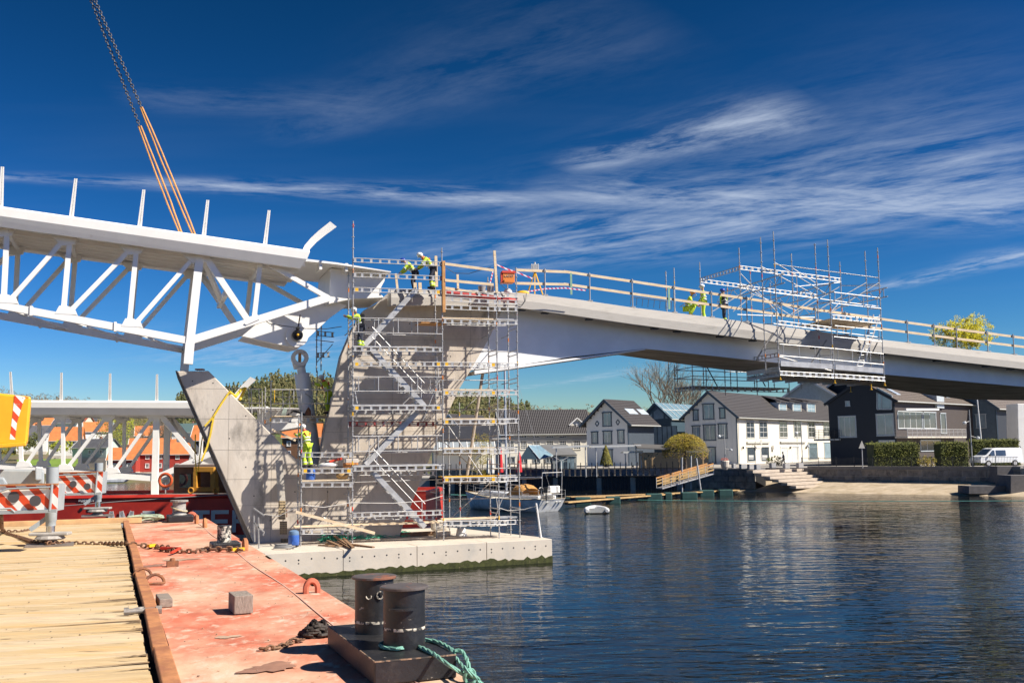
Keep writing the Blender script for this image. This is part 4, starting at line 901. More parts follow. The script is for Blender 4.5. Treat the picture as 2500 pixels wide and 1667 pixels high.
for k, (px, py) in enumerate(((348, 1412), (378, 1428))):
    p = gr(px, py, DZ); rg = [p+BU*(.14*cos(a))+BV*.05*sin(a)+Z3*(.03+.13*max(0, sin(a))) for a in [2*pi*j/16 for j in range(16)]]
    tag(MB().path(rg, .024, 6, True).build('lashing_ring', RUST, None, True), ('rusty lashing ring on the kerb beside the planks', 'rusty lashing ring lying on the red deck beside the kerb')[k], 'ring')
p = gr(352, 1490, DZ+.08); s = MB(); s.tube(p-BU*.22, p+BU*.20, .035, 10); s.lathe(p-BU*.24, [(.055, 0), (.055, .06)], 8, BU); s.lathe(p+BU*.14, [(.055, 0), (.055, .07)], 6, BU)
s.path([p+BU*(.14*cos(a))+BV*(.17*sin(a)) for a in [pi*j/10 for j in range(11)]], .03, 8); tag(s.build('bow_shackle', mat('dull_shackle', (.30, .27, .24), .5, metal=.4, var=.3, scale=12), None, True), 'heavy grey bow shackle lying on the kerb', 'shackle')
RCH = mat('rusty_chain', (.20, .10, .05), .75, var=.35, scale=20, col2=(.10, .05, .03), mix_scale=15)
pts = [gr(0, 1297, DZ+.05), gr(40, 1310, DZ+.05), gr(80, 1322, DZ+.10), gr(120, 1325, DZ+.12), gr(170, 1326, DZ+.05), gr(250, 1327, DZ+.05), gr(310, 1326, DZ+.13), gr(360, 1332, DZ+.05), gr(420, 1337, DZ+.05)]
chain(None, None, .15, .018, RCH, 'deck_chain', 'long rusty chain lying across planks and red deck', 'chain', pts=pts)
pts = [gr(385, 1338, DZ+.05), gr(430, 1345, DZ+.03), gr(480, 1346, DZ+.03), gr(505, 1340, DZ+.06), gr(560, 1339, DZ+.06), gr(590, 1341, DZ+.06)]
chain(None, None, .15, .02, RCH, 'doubled_chain', 'slack doubled rusty chain before the squat bollard', 'chain', pts=pts)
o = thing('load_binder', gr(430, 1340, DZ), 'red lever load binder clipped on the rusty chain', 'binder')
MB().bar(gr(393, 1337, DZ+.08), gr(440, 1338, DZ+.08), .06, .05).build('barrel', REDP, o); MB().bar(gr(440, 1337, DZ+.1), gr(418, 1349, DZ+.05), .05, .03).build('lever', REDP, o)
tag(MB().bar(gr(567, 1341, DZ+.06), gr(596, 1339, DZ+.06), .07, .06).build('yellow_hook', YELP), 'yellow chain hook at the pad eye by the squat bollard', 'hook')
tag(MB().bar(gr(362, 1332, DZ+.08), gr(378, 1330, DZ+.08), .07, .06).build('yellow_shortener', YELP), 'yellow chain shortener in the middle of the chain', 'hook')
chp = []
for k in range(46):
    a = k*.8; rr = .16*(1-(k/60)); chp.append(gr(775, 1553, DZ)+BU*(rr*1.1*cos(a))+BV*(rr*.9*sin(a))+Z3*(.02+.13*(k/46)))
chain(None, None, .12, .02, mat('tarry_chain', (.035, .024, .018), .7, var=.3, scale=20), 'chain_heap', 'heap of dark tarry chain against the black bollard base', 'chain', pts=chp)
chain(None, None, .10, .014, RCH, 'chain_tail', 'short rusty chain trailing from the dark heap', 'chain', pts=[gr(740, 1560, DZ+.03), gr(715, 1565, DZ+.02), gr(690, 1577, DZ+.02), gr(655, 1583, DZ+.02), gr(636, 1582, DZ+.02)])
# grit on the timber and steel
gs_ = MB()
for k in range(420):
    u = random.uniform(-4, UR-.1); v = random.uniform(7.5, 22); z = DZ+(.04 if u < US-.1 else .004); r = random.uniform(.004, .013)
    if US-.12 < u < US+.14: continue
    gs_.ball(FB.pt(u, v, z+r*.3), r, 5, 3, (1.3, 1, .5))
tag(gs_.build('deck_grit', mat('grit', (.32, .25, .17), .9, var=.6, scale=3), None), 'fine grit and chips scattered over the barge deck', 'grit', kind='stuff')
# ================================================================== crane carrier parts at the left edge
def chevron_mat(name, ang, period):
    m = bpy.data.materials.new(name); m.use_nodes = True; N = m.node_tree.nodes; L = m.node_tree.links; b = N['Principled BSDF']; b.inputs['Roughness'].default_value = .45
    tc = N.new('ShaderNodeTexCoord'); mp = N.new('ShaderNodeMapping'); mp.inputs['Rotation'].default_value = (0, 0, 0); L.new(tc.outputs['UV'], mp.inputs[0])
    sp = N.new('ShaderNodeSeparateXYZ'); L.new(mp.outputs[0], sp.inputs[0])
    def mt(op, a, bb):
        n = N.new('ShaderNodeMath'); n.operation = op
        for i, q in enumerate((a, bb)):
            if isinstance(q, (int, float)): n.inputs[i].default_value = q
            else: L.new(q, n.inputs[i])
        return n.outputs[0]
    t = mt('ADD', mt('MULTIPLY', sp.outputs[0], cos(ang)/period), mt('MULTIPLY', sp.outputs[1], sin(ang)/period)); fr = mt('FRACT', t, 0); st = mt('GREATER_THAN', fr, .5)
    nz = N.new('ShaderNodeTexNoise'); nz.inputs['Scale'].default_value = 9; nz.inputs['Detail'].default_value = 6; L.new(tc.outputs['Object'], nz.inputs['Vector'])
    mx = N.new('ShaderNodeMix'); mx.data_type = 'RGBA'; L.new(st, mx.inputs[0]); mx.inputs[6].default_value = (.80, .78, .74, 1); mx.inputs[7].default_value = (.66, .07, .02, 1)
    wr = N.new('ShaderNodeValToRGB'); wr.color_ramp.elements[0].position = .66; wr.color_ramp.elements[1].position = .70; L.new(nz.outputs['Fac'], wr.inputs[0])
    m2 = N.new('ShaderNodeMix'); m2.data_type = 'RGBA'; L.new(wr.outputs[0], m2.inputs[0]); L.new(mx.outputs[2], m2.inputs[6]); m2.inputs[7].default_value = (.42, .30, .2, 1); L.new(m2.outputs[2], b.inputs['Base Color']); return m
CHEV = chevron_mat('red_white_stripes', RAD(45), .24)
CHEVS = chevron_mat('red_white_stripes_small', RAD(42), .30)
def uvpanel(name, poly, off, m, parent, frame_u, frame_w):
    o = MB().prism(poly, off).build(name, m, parent); me = o.data; uv = me.uv_layers.new(name='UVMap'); c = Vector(poly[0])
    for lp in me.loops:
        d = me.vertices[lp.vertex_index].co-c; uv.data[lp.index].uv = (d.dot(frame_u), d.dot(frame_w))
    return o
crane = thing('mobile_crane', FB.pt(-8, 22, DZ), 'grey and yellow mobile crane with striped outrigger boxes on the barge', 'crane')
cn = at(40, 1000, 24.0); cu = Vector((.97, .24, 0)); cv = Vector((-.24, .97, 0))
def crp(px, py, d): return at(px, py, d)
yb = [crp(-260, 930, 23.2), crp(76, 968, 24), crp(66, 1082, 24), crp(-260, 1105, 23.2)]
MB().prism(yb, Vector((-.42, .91, 0))*2.0).build('counterweight', YEL, crane, bevel=.05)
nn = (yb[1]-yb[0]).cross(Z3).normalized()*.012
nn = nn if nn.y < 0 else -nn
st = [crp(36, 964, 23.9)+nn, crp(70, 970, 24)+nn, crp(61, 1074, 24)+nn, crp(24, 1072, 23.9)+nn]
uvpanel('stripe_panel', st, -nn*.5, CHEV, crane, (yb[1]-yb[0]).normalized(), Z3)
MB().bar(crp(-260, 1108, 23.1), crp(64, 1083, 23.95), .12, .10).build('counterweight_lip', YEL, crane, bevel=.02)
MB().prism([crp(-300, 1140, 25), crp(108, 1148, 26), crp(108, 1182, 26), crp(-300, 1190, 25)], (-.50, 1.1, 0)).build('chassis_beam', GREY, crane, bevel=.04)
MB().prism([crp(86, 1138, 25.6), crp(102, 1140, 25.7), crp(102, 1172, 25.7), crp(86, 1172, 25.6)], (-.2, .45, 0)).build('chassis_bracket', GREY, crane, bevel=.03)
MB().prism([crp(-200, 1160, 22.4), crp(10, 1165, 22.8), crp(18, 1180, 22.8), crp(18, 1190, 22.8), crp(-200, 1260, 22.4)], (-.5, 1.0, 0)).build('outrigger_beam', GREY, crane, bevel=.04)
def outrigger(px0, px1, py0, py1, d, footpx, footpy, cylx, circles, k):
    TL, TR, BR, BL = crp(px0+16*k, py0+2, d), crp(px1, py0-1, d+.2), crp(px1-4, py1, d+.2), crp(px0-6*k, py1+6*k, d)
    fu = (TR-TL).normalized(); nrm = fu.cross(Z3).normalized(); nrm = nrm if nrm.y < 0 else -nrm
    bx = MB().prism([TL, TR, BR, BL], -nrm*.5).build('outrigger_box', GREY, crane)
    uvpanel('stripe_panel', [p+nrm*.012 for p in (TL, TR, BR, BL)], nrm*-.01, CHEVS, bx, fu, Z3)
    MB().bar(TL+nrm*.03, TR+nrm*.03, .04, .03).build('top_edge', RUSTO, bx)
    MB().bar(BL+nrm*.03, BR+nrm*.03, .06, .07).build('bottom_edge', GREY, bx)
    e = TR.lerp(TL, .1); e2 = BR.lerp(BL, .1); MB().tube(e+nrm*.04, e2+nrm*.04, .03, 8).build('guard_bar', GREY, bx)
    h0 = TL.lerp(BL, .22).lerp(TR, .10); h1 = TL.lerp(BL, .72).lerp(TR, .0)
    pth = [TR.lerp(TL, .12)+nrm*.05-Z3*.06, TL.lerp(TR, .22)+nrm*.06-Z3*.08, TL.lerp(BL, .3).lerp(TR, .12)+nrm*.06, TL.lerp(BL, .75).lerp(BR, .06)+nrm*.06, TL.lerp(BL, .85).lerp(BR, .14)+nrm*.06, BL.lerp(BR, .36)+nrm*.06+Z3*.08, BL.lerp(BR, .42)+nrm*.05]
    MB().path(pth, .022, 6).build('handle', GREY, bx, True)
    for cx, cy, rr in circles:
        c = crp(cx, cy, d+.1)+nrm*.05; MB().lathe(c, [(rr, 0), (rr, .012)], 20, nrm).build('reflector_disc', mat('dark_disc', (.07, .065, .07), .6, var=.1), bx)
    f = gr(footpx, footpy, DZ); top = Vector((f.x, f.y, BR.z+.02)); ty = crp(cylx, py0, d)
    MB().lathe(Vector((f.x, f.y, TR.z-.05)), [(.135, 0), (.135, .34*k+.05)], 20).build('jack_housing', GREY, bx, True)
    MB().lathe(Vector((f.x, f.y, BR.z-.42)), [(.11, 0), (.11, .1), (.125, .12), (.125, .45)], 20).build('jack_sleeve', GREY, bx, True)
    MB().lathe(f+Vector((0, 0, .34)), [(.095, 0), (.095, max(.1, BR.z-.4-DZ-.3))], 20).build('jack_rod', CHROME, bx, True)
    s = MB(); s.box(f+Vector((0, 0, .30)), (.85, .34, .07), Matrix.Rotation(.1, 3, 'Z')); s.build('foot_bar', mat('foot_steel', (.40, .37, .33), .6, var=.25, scale=5), bx, bevel=.02)
    s = MB(); s.lathe(f+Vector((0, 0, .17)), [(.28, 0), (.33, .03), (.28, .09)], 12); s.lathe(f+Vector((0, 0, .07)), [(.24, 0), (.12, .1)], 12); s.build('swivel_pad', mat('pad_steel', (.34, .31, .28), .6, var=.3, scale=6), bx)
    MB().box(f+Vector((0, 0, .055)), (1.0, .85, .04), Matrix.Rotation(FB.a, 3, 'Z')).build('foot_plate', mat('plate_steel', (.17, .14, .12), .6, var=.3, scale=4), bx)
    MB().bar(Vector((f.x-.1, f.y, BR.z-.25)), Vector((f.x-.42, f.y-.1, BR.z-.50)), .04, .10).build('lever', GREY, bx)
outrigger(-30, 144, 1182, 1246, 21.7, 122, 1335, 122, ((35, 1213, .115), (88, 1222, .115)), 1.0)
outrigger(106, 252, 1152, 1204, 30.6, 238, 1262, 238, ((180, 1181, .10), (214, 1187, .10)), .7)
for px0, py0, pts in ((0, 0, [at(2, 1255, 22.1), gr(4, 1290, DZ+.3), gr(12, 1297, DZ+.05), gr(50, 1297, DZ+.05), gr(80, 1292, DZ+.05)]),):
    chain(None, None, .13, .016, RCH, 'hanging_chain', 'rusty chain hanging from the near outrigger box to the planks', 'chain', pts=pts)
# ================================================================== red cargo barge behind
SA, SB = Vector((-50, 55.6, 0)), Vector((-4.6, 53.0, 0)); sd_ = (SB-SA).normalized(); sn = Vector((-sd_.y, sd_.x, 0))
ship = thing('red_cargo_barge', SA.lerp(SB, .5), 'long red steel cargo barge with white lettering moored behind the pier', 'ship')
def hullsec(t, nin=0): return SA+sd_*t
LS = (SB-SA).length; vs = []; fs = []
prof = [(0, 2.85), (-.06, 2.7), (0, 2.6), (.02, 1.2), (.08, .2), (.15, -.8)]
st_ = [0, .25, .5, .75, .93, .98, 1.0]
for t in st_:
    for dx, z in prof:
        inn = 0 if t < .95 else (t-.95)*18
        vs.append(SA+sd_*(LS*t)+sn*(dx+inn*.5)+Z3*z)
n = len(prof)
for i in range(len(st_)-1):
    for k in range(n-1): fs.append((i*n+k, (i+1)*n+k, (i+1)*n+k+1, i*n+k+1))
q = MB().add(vs, fs); MB().prism([SA+sn*.05+Z3*2.6, SA+sd_*(LS*.95)+sn*.05+Z3*2.6, SB+sn*.6+Z3*2.6, SB+sn*8+Z3*2.6, SA+sn*9+Z3*2.6], (0, 0, -.2)).build('cargo_deck', mat('cargo_deck', (.34, .31, .27), .85, var=.2, scale=1), ship); q.prism([SB+sn*.55+Z3*2.8, SB+sn*8+Z3*2.8, SB+sn*8-Z3, SB+sn*.7-Z3], sd_*-.2); q.prism([SA+sn*9+Z3*2.8, SB+sn*8+Z3*2.8, SB+sn*8-Z3, SA+sn*9-Z3], sn*-.2); q.build('hull', REDHULL, ship)
MB().bar(SA+Z3*.72-sn*.012, SA+sd_*(LS*.32)+Z3*.72-sn*.012, .01, .16).build('white_boot_line', WHITEP, ship)
# lettering on the hull (block strokes)
GL = {'A': [((0, 0), (.5, 1)), ((.5, 1), (1, 0)), ((.2, .38), (.8, .38))], 'M': [((.08, 0), (.08, 1)), ((.92, 0), (.92, 1)), ((.08, 1), (.5, .35)), ((.5, .35), (.92, 1))], 'T': [((.0, .92), (1, .92)), ((.5, 0), (.5, .92))], 'E': [((.1, 0), (.1, 1)), ((.1, .92), (.95, .92)), ((.1, .5), (.9, .5)), ((.1, .08), (.95, .08))], 'R': [((.1, 0), (.1, 1)), ((.1, .92), (.8, .92)), ((.85, .92), (.85, .5)), ((.1, .5), (.8, .5)), ((.45, .5), (.95, 0))], 'S': [((.1, .92), (.95, .92)), ((.12, .92), (.12, .5)), ((.1, .5), (.9, .5)), ((.88, .5), (.88, .08)), ((.05, .08), (.9, .08))]}
def hullpt(px, py):
    r = ray(px, py); h = Vector((r.x, r.y, 0)); k = SA.dot(sn)/h.dot(sn); return Vector((r.x*k, r.y*k, H+r.z*k))
zb_, zt_ = hullpt(540, 1299).z, hullpt(540, 1245).z; hh = zt_-zb_
for ch, x0, x1 in (('A', 262, 283), ('M', 294, 325), ('S', 345, 380), ('T', 470, 512), ('E', 516, 561), ('R', 568, 610)):
    a_, b_ = hullpt(x0, 1260), hullpt(x1, 1260); s = MB()
    for (ax, ay), (bx_, by) in GL[ch]:
        p = a_.lerp(b_, ax); p.z = zb_+ay*hh; q_ = a_.lerp(b_, bx_); q_.z = zb_+by*hh; e = (q_-p).normalized()*(.09 if abs(ay-by) < .01 or True else 0)
        s.bar(p-sn*.03-e*0, q_-sn*.03+e*0, .012, .20, up=Z3 if abs(ay-by) < .3 else sd_)
    s.build('hull_letter', WHITEP, ship)
s = MB()
for i, x in enumerate((196, 200.5, 205, 209.5, 214, 222, 226)):
    p = hullpt(x, 1220); 
    for seg in random.sample([((-.05, .08), (.05, .08)), ((-.05, -.08), (.05, -.08)), ((-.05, 0), (.05, 0)), ((-.05, -.08), (-.05, .08)), ((.05, -.08), (.05, .08))], 4): s.bar(p-sn*.03+sd_*seg[0][0]+Z3*seg[0][1], p-sn*.03+sd_*seg[1][0]+Z3*seg[1][1], .01, .04, up=Z3 if seg[0][1] == seg[1][1] else sd_)
s.build('hull_number', WHITEP, ship)
for x in (195, 215, 222): p = hullpt(x+3, 1243); MB().lathe(p-sn*.02, [(.09, 0), (.09, .02)], 10, sn).build('scupper', BLACKP, ship)
tag(MB().path([hullpt(135, 1236)-sn*.3, hullpt(300, 1223)-sn*.3, hullpt(560, 1206)-sn*.3], .03, 6).build('mooring_wire', mat('grey_wire', (.30, .28, .27), .7)), 'taut grey mooring wire running along the red hull', 'wire')
# yellow spreader box and wheelhouse on the red barge
wh = thing('barge_wheelhouse', hullpt(500, 1200)+sn*1.5, 'small brown and yellow wheelhouse on the red barge', 'wheelhouse')
def hp_(px, py, off): 
    r = ray(px, py); h = Vector((r.x, r.y, 0)); k = (SA+sn*off).dot(sn)/h.dot(sn); return Vector((r.x*k, r.y*k, H+r.z*k))
BRN = mat('varnished_brown', (.20, .10, .05), .5, var=.2, scale=3)
MB().prism([hp_(424, 1136, 1.6), hp_(600, 1136, 1.6), hp_(600, 1204, 1.6), hp_(424, 1204, 1.6)], sn*2.5).build('cabin', BRN, wh)
MB().prism([hp_(438, 1157, 1.55), hp_(466, 1157, 1.55), hp_(466, 1190, 1.55), hp_(438, 1190, 1.55)], sn*.03).build('window', GLASS, wh)
MB().prism([hp_(424, 1140, 1.2), hp_(600, 1140, 1.2), hp_(600, 1134, 1.2), hp_(424, 1134, 1.2)], sn*3).build('roof', mat('wheelhouse_roof', (.25, .2, .18), .7), wh)
YG = mat('gantry_orange', (.55, .26, .035), .5, var=.15, scale=3)
yg = thing('yellow_gantry', hp_(500, 1200, .6), 'yellow steel frame with lifting eyes standing on the red barge', 'gantry')
for x0, y0, x1, y1, th in ((472, 1140, 522, 1152, 0), (471, 1152, 480, 1192, 0), (513, 1152, 524, 1192, 0), (470, 1189, 526, 1200, 0)): MB().prism([hp_(x0, y0, .5), hp_(x1, y0, .5), hp_(x1, y1, .5), hp_(x0, y1, .5)], sn*.6).build('frame_member', YG, yg, bevel=.02)
for x in (466, 527):
    c = hp_(x, 1197, .4); MB().path([c+sd_*(.14*cos(a))+Z3*(.14*sin(a)) for a in [2*pi*k/12 for k in range(12)]], .05, 6, True).build('lifting_eye', YG, yg, True)
lb = hp_(404, 1172, .5); MBt = MB().path([lb+sd_*(.33*cos(a))+Z3*(.33*sin(a)) for a in [2*pi*k/20 for k in range(20)]], .08, 8, True)
tag(MBt.build('life_ring', mat('life_ring_orange', (.62, .10, .03), .6), None, True), 'orange life ring on the rail of the red barge', 'life ring')
tag(MB().tube(hp_(404, 1178, .5), hp_(404, 1204, .5), .03, 6).build('ring_stand', GALV), 'thin stand below the orange life ring', 'stand')
# ================================================================== right bank: ground
GZ = 2.5
GRAVEL = mat('quay_gravel', (.36, .33, .29), .95, var=.15, scale=.6); SAND = mat('beach_sand', (.47, .38, .27), .95, var=.2, scale=1.2, col2=(.36, .28, .18), mix_scale=.5, bump=.4, bscale=6)
STONE = [mat('quay_stone_%d' % i, c, .9, var=.3, scale=1.6, col2=(.07, .065, .06), mix_scale=1.2, mix_lo=.5, mix_hi=.7, bump=.6, bscale=4) for i, c in enumerate(((.22, .20, .18), (.27, .23, .19), (.19, .18, .175)))]
wl = [gr(1850, 1182, 0.9), gr(2000, 1180, .9), gr(2430, 1180, .9), gr(2700, 1190, .9)]      # foot of the stone wall
wa, wb_ = at(1992, 1140, 118), at(2440, 1137, 103); wa.z = wb_.z = GZ+.1
wdir = (wb_-wa).normalized(); wn = Vector((-wdir.y, wdir.x, 0))
g1 = [wa-wdir*26, wb_+wdir*40, Vector((260, 120, 0)), Vector((300, 260, 0)), Vector((-20, 260, 0)), Vector((4, 138, 0))]
g1 = [Vector((p.x, p.y, GZ)) for p in g1]
struct(MB().prism(g1, (0, 0, -4)).build('town_ground', GRAVEL))
q0, q1 = gr(1050, 1197, 0), gr(1735, 1195, 0)
TZ = 1.6
g2 = [q0, q1, q1+Vector((2, 12, 0)), Vector((10, 139, 0)), Vector((-25, 170, 0)), q0+Vector((-14, 40, 0)), q0+Vector((-12, 2, 0))]
struct(MB().prism([Vector((p.x, p.y, TZ)) for p in g2], (0, 0, -4)).build('terrace_ground', GRAVEL))
b0, b1, b2 = gr(1700, 1200, 0), gr(2120, 1208, 0), gr(2560, 1214, 0)
vs = []; fs = []; n = 40
for i in range(n+1):
    t = i/n; lo = (b0.lerp(b1, t*2) if t < .5 else b1.lerp(b2, t*2-1)); hi = (wa-wdir*24).lerp(wb_+wdir*16, t)
    for j in range(8):
        k = j/7; p = lo.lerp(hi, k); z = -.35+1.45*(k*.9+.1*k*k)+.05*mno.noise(Vector((p.x*.6, p.y*.6, 0))); vs.append((p.x-wn.x*0, p.y, z))
    lo2 = lo-wn*6; vs.append((lo2.x, lo2.y, -1.5))
for i in range(n):
    for j in range(7): k = i*9+j; fs.append((k, k+9, k+10, k+1))
    fs.append((i*9+8, (i+1)*9+8, (i+1)*9, i*9))
struct(MB().add(vs, fs).build('beach', SAND, None, True))
# ------------------------------------------------------------------ stone quay walls, block by block
def stone_wall(root, a, b, rows, depth=.6, cap=None, bl=(1.0, 1.9)):
    d = (b-a); L_ = d.length; d.normalize(); nn = Vector((-d.y, d.x, 0)); R_ = Matrix.Rotation(atan2(d.y, d.x), 3, 'Z')
    for k, (z0, z1) in enumerate(rows):
        x = -random.uniform(0, .8)
        while x < L_:
            w = random.uniform(*bl); x1 = min(L_, x+w); x0 = max(0, x)
            if x1-x0 > .15: MB().box(a+d*((x0+x1)/2)+nn*(depth/2-random.uniform(0, .05))+Z3*((z0+z1)/2-a.z), (x1-x0-.03, depth, z1-z0-.03), R_).build('stone', random.choice(STONE), root, bevel=.03)
            x = x1
    if cap: MB().box(a+d*(L_/2)+nn*(depth/2-.05)+Z3*(cap[0]-a.z), (L_+.1, depth+.1, cap[1]), R_).build('coping', mat('coping', (.20, .19, .18), .9, var=.15, scale=1), root)
    MB().box(a+d*(L_/2)+nn*(depth/2+.12)+Z3*((rows[0][0]+rows[-1][1])/2-a.z), (L_, depth-.1, abs(rows[0][1]-rows[-1][0])), R_).build('backing', BLACKP, root)
swall = thing('stone_retaining_wall', wa.lerp(wb_, .5), 'long dark granite block retaining wall above the sandy beach', 'wall')
stone_wall(swall, wa-wdir*1, wb_+wdir*2, ((2.3-.72, 2.3), (2.3-1.36, 2.3-.72), (2.3-2.0, 2.3-1.36)), cap=(2.48, .36))
qb = thing('stone_quay_block', gr(1800, 1196, .2), 'dark stone quay corner beside the gangway and steps', 'wall')
qa, qc = gr(1700, 1190, .3), gr(1845, 1194, .2); qa.z = qc.z = 0
stone_wall(qb, qa, qc, ((1.7, 2.3), (1.0, 1.7), (.2, 1.0)), depth=2.6, cap=(2.42, .22), bl=(1.2, 2.4))
steps = thing('waterside_steps', gr(1920, 1180, .6), 'broad pale timber steps leading down to the beach', 'steps')
sa, sb = at(1850, 1150, 114), at(1985, 1140, 120); sd2 = (Vector((sb.x, sb.y, 0))-Vector((sa.x, sa.y, 0))).normalized(); sn2 = Vector((-sd2.y, sd2.x, 0)); Ls = (Vector((sb.x, sb.y, 0))-Vector((sa.x, sa.y, 0))).length
PALE = mat('pale_timber', (.45, .38, .31), .85, var=.2, scale=1.5, stretch=(1, 1, 5))
for i in range(6):
    c = Vector((sa.x, sa.y, 0))+sd2*(Ls/2+i*.5)+sn2*(-i*.75+.5); z = GZ-.10-i*.34
    MB().box(c+Z3*(z-.16), (Ls+1.5, .9, .30), Matrix.Rotation(atan2(sd2.y, sd2.x), 3, 'Z')).build('step', PALE, steps, bevel=.02)
cub = [(1788, 1794, 1143), (1806, 1821, 1144), (1826, 1840, 1145), (1843, 1855, 1146), (1880, 1893, 1142), (1913, 1927, 1143), (1946, 1960, 1142)]
for k, (x0, x1, y) in enumerate(cub):
    p = gr((x0+x1)/2, y, GZ); w = (x1-x0)*p.y/2500*.95
    tag(MB().box(p+Vector((0, 0, .28)), (w, .55, .56), Matrix.Rotation(.3, 3, 'Z')).build('seat_block', mat('block_concrete', (.42, .41, .40), .85, var=.1), None, bevel=.02), ('first', 'second', 'third', 'fourth', 'fifth', 'sixth', 'seventh')[k]+' concrete seat block from the left before the white house', 'block', 'concrete seat blocks')
# ------------------------------------------------------------------ houses
CREAM = mat('cream_boards', (.74, .70, .60), .7, var=.05, scale=4, stretch=(6, 6, .4)); GREYB = mat('white_gable_boards', (.76, .76, .74), .7, var=.06, scale=4, stretch=(6, 6, .4)); CREAMU = mat('upper_grey_boards', (.42, .41, .38), .75, var=.06, scale=4, stretch=(6, 6, .4))
NAVYT = mat('navy_trim', (.055, .085, .12), .6, var=.1); DARKW = mat('dark_boards', (.018, .022, .03), .65, var=.25, scale=3, stretch=(1, 1, 9)); DARKW_LIT = mat('sunlit_dark_boards', (.06, .047, .042), .75, var=.2, scale=3, stretch=(1, 1, 9))
TRIMG = mat('grey_trim', (.45, .45, .42), .7, var=.05)
def tile_mat(name, c, deg):
    m = mat(name, c, .6, var=.25, scale=5); N = m.node_tree.nodes; L = m.node_tree.links; b = N['Principled BSDF']
    tc = N.new('ShaderNodeTexCoord'); mp = N.new('ShaderNodeMapping'); mp.inputs['Rotation'].default_value = (0, 0, -RAD(deg)); L.new(tc.outputs['Object'], mp.inputs[0])
    hs_ = []
    for ax_, per in ((0, .30), (2, .26)):
        sp = N.new('ShaderNodeSeparateXYZ'); L.new(mp.outputs[0], sp.inputs[0]); k = N.new('ShaderNodeMath'); k.operation = 'MULTIPLY'; k.inputs[1].default_value = 2*pi/per; L.new(sp.outputs[ax_], k.inputs[0]); s_ = N.new('ShaderNodeMath'); s_.operation = 'SINE'; L.new(k.outputs[0], s_.inputs[0]); hs_.append(s_.outputs[0])
    ad = N.new('ShaderNodeMath'); L.new(hs_[0], ad.inputs[0]); L.new(hs_[1], ad.inputs[1]); bp = N.new('ShaderNodeBump'); bp.inputs['Distance'].default_value = .05; bp.inputs['Strength'].default_value = .8; L.new(ad.outputs[0], bp.inputs['Height']); L.new(bp.outputs[0], b.inputs['Normal']); return m
def window(root, fr, x0, y0, x1, y1, m=TRIMG, cols=2, rows=3, glass=GLASS, v=0.0, head=True, cas=.12, name='window'):
    A, B = fr.uz(x0, y1, v), fr.uz(x1, y0, v); return window_uz(root, fr, A.x, A.y, B.x, B.y, m, cols, rows, glass, v, head, cas, name)
def window_uz(root, fr, u0, z0, u1, z1, m=TRIMG, cols=2, rows=3, glass=GLASS, v=0.0, head=True, cas=.12, name='window', mull=WHITE):
    if u1 < u0: u0, u1 = u1, u0
    if z1 < z0: z0, z1 = z1, z0
    s = MB(); P = lambda u, z, dv=0: fr.pt(u, v-dv, z); V3 = Vector((fr.v.x, fr.v.y, 0))
    s.bar(P(u0+cas/2, z0, .03), P(u0+cas/2, z1, .03), cas, .09, up=V3); s.bar(P(u1-cas/2, z0, .03), P(u1-cas/2, z1, .03), cas, .09, up=V3)
    s.bar(P(u0-.03, z0+cas*.4, .04), P(u1+.03, z0+cas*.4, .04), .12, cas*.8); s.bar(P(u0-(.08 if head else 0), z1-cas/2, .05), P(u1+(.08 if head else 0), z1-cas/2, .05), .14, cas)
    o = s.build(name, m, root)
    iu0, iu1, iz0, iz1 = u0+cas, u1-cas, z0+cas*.8, z1-cas
    MB().prism([P(iu0, iz0, .015), P(iu1, iz0, .015), P(iu1, iz1, .015), P(iu0, iz1, .015)], V3*.012).build('pane', glass, o)
    if cols*rows > 1:
        s = MB()
        for i in range(cols+1): u = iu0+(iu1-iu0)*i/cols; s.bar(P(u, iz0, .022), P(u, iz1, .022), .05 if 0 < i < cols else .07, .02, up=V3)
        for i in range(rows+1): z = iz0+(iz1-iz0)*i/rows; s.bar(P(iu0, z, .0225), P(iu1, z, .0225), .02, .04 if 0 < i < rows else .07)
        s.build('glazing_bars', mull, o)
    return o
def gable_house(name, label, c, deg, width, length, z0, ze, zr, wall_r, wall_g, roof, trim, oh=.6, oh_g=.6, cat='house', roofname='roof', inset=None):
    fr = Frame((c.x, c.y), deg); fg = Frame((c.x, c.y), deg-90); root = thing(name, (c.x, c.y, z0), label, cat)
    U3 = Vector((fr.u.x, fr.u.y, 0)); V3 = Vector((fr.v.x, fr.v.y, 0)); hw = width/2; P = lambda u, v, z: fr.pt(u, v, z)
    MB().prism([P(.02, 0, z0-.3), P(.02, width, z0-.3), P(.02, width, ze), P(.02, hw, zr-.02), P(.02, 0, ze)], U3*(length-.04)).build('wall', wall_r, root)
    MB().prism([P(-.01, .01, z0-.3), P(-.01, width-.01, z0-.3), P(-.01, width-.01, ze), P(-.01, hw, zr-.06), P(-.01, .01, ze)], U3*.04).build('gable_wall', wall_g, root)
    sl = (zr-ze)/hw; th = .16
    for sg, va, vb in ((-1, -oh, hw), (1, width+oh, hw)):
        za = ze-sl*oh+.05; q = [P(-oh_g, va, za), P(-oh_g, vb, zr+.05), P(-oh_g, vb, zr+.05+th), P(-oh_g, va, za+th)]
        MB().prism(q, U3*(length+oh_g+.4)).build(roofname, roof, root)
        MB().bar(P(-oh_g-.02, va, za-.02), P(-oh_g-.02, vb, zr+.02), .07, .34, up=Z3).build('barge_board', trim, root)
    MB().tube(P(-oh_g, -oh-.06, ze-sl*oh+.08), P(length+.4, -oh-.06, ze-sl*oh+.08), .08, 8).build('gutter', TRIMG, root)
    MB().bar(P(-.03, .0, z0), P(-.03, .0, ze), .16, .16).build('corner_board', trim, root)
    return root, fr, fg
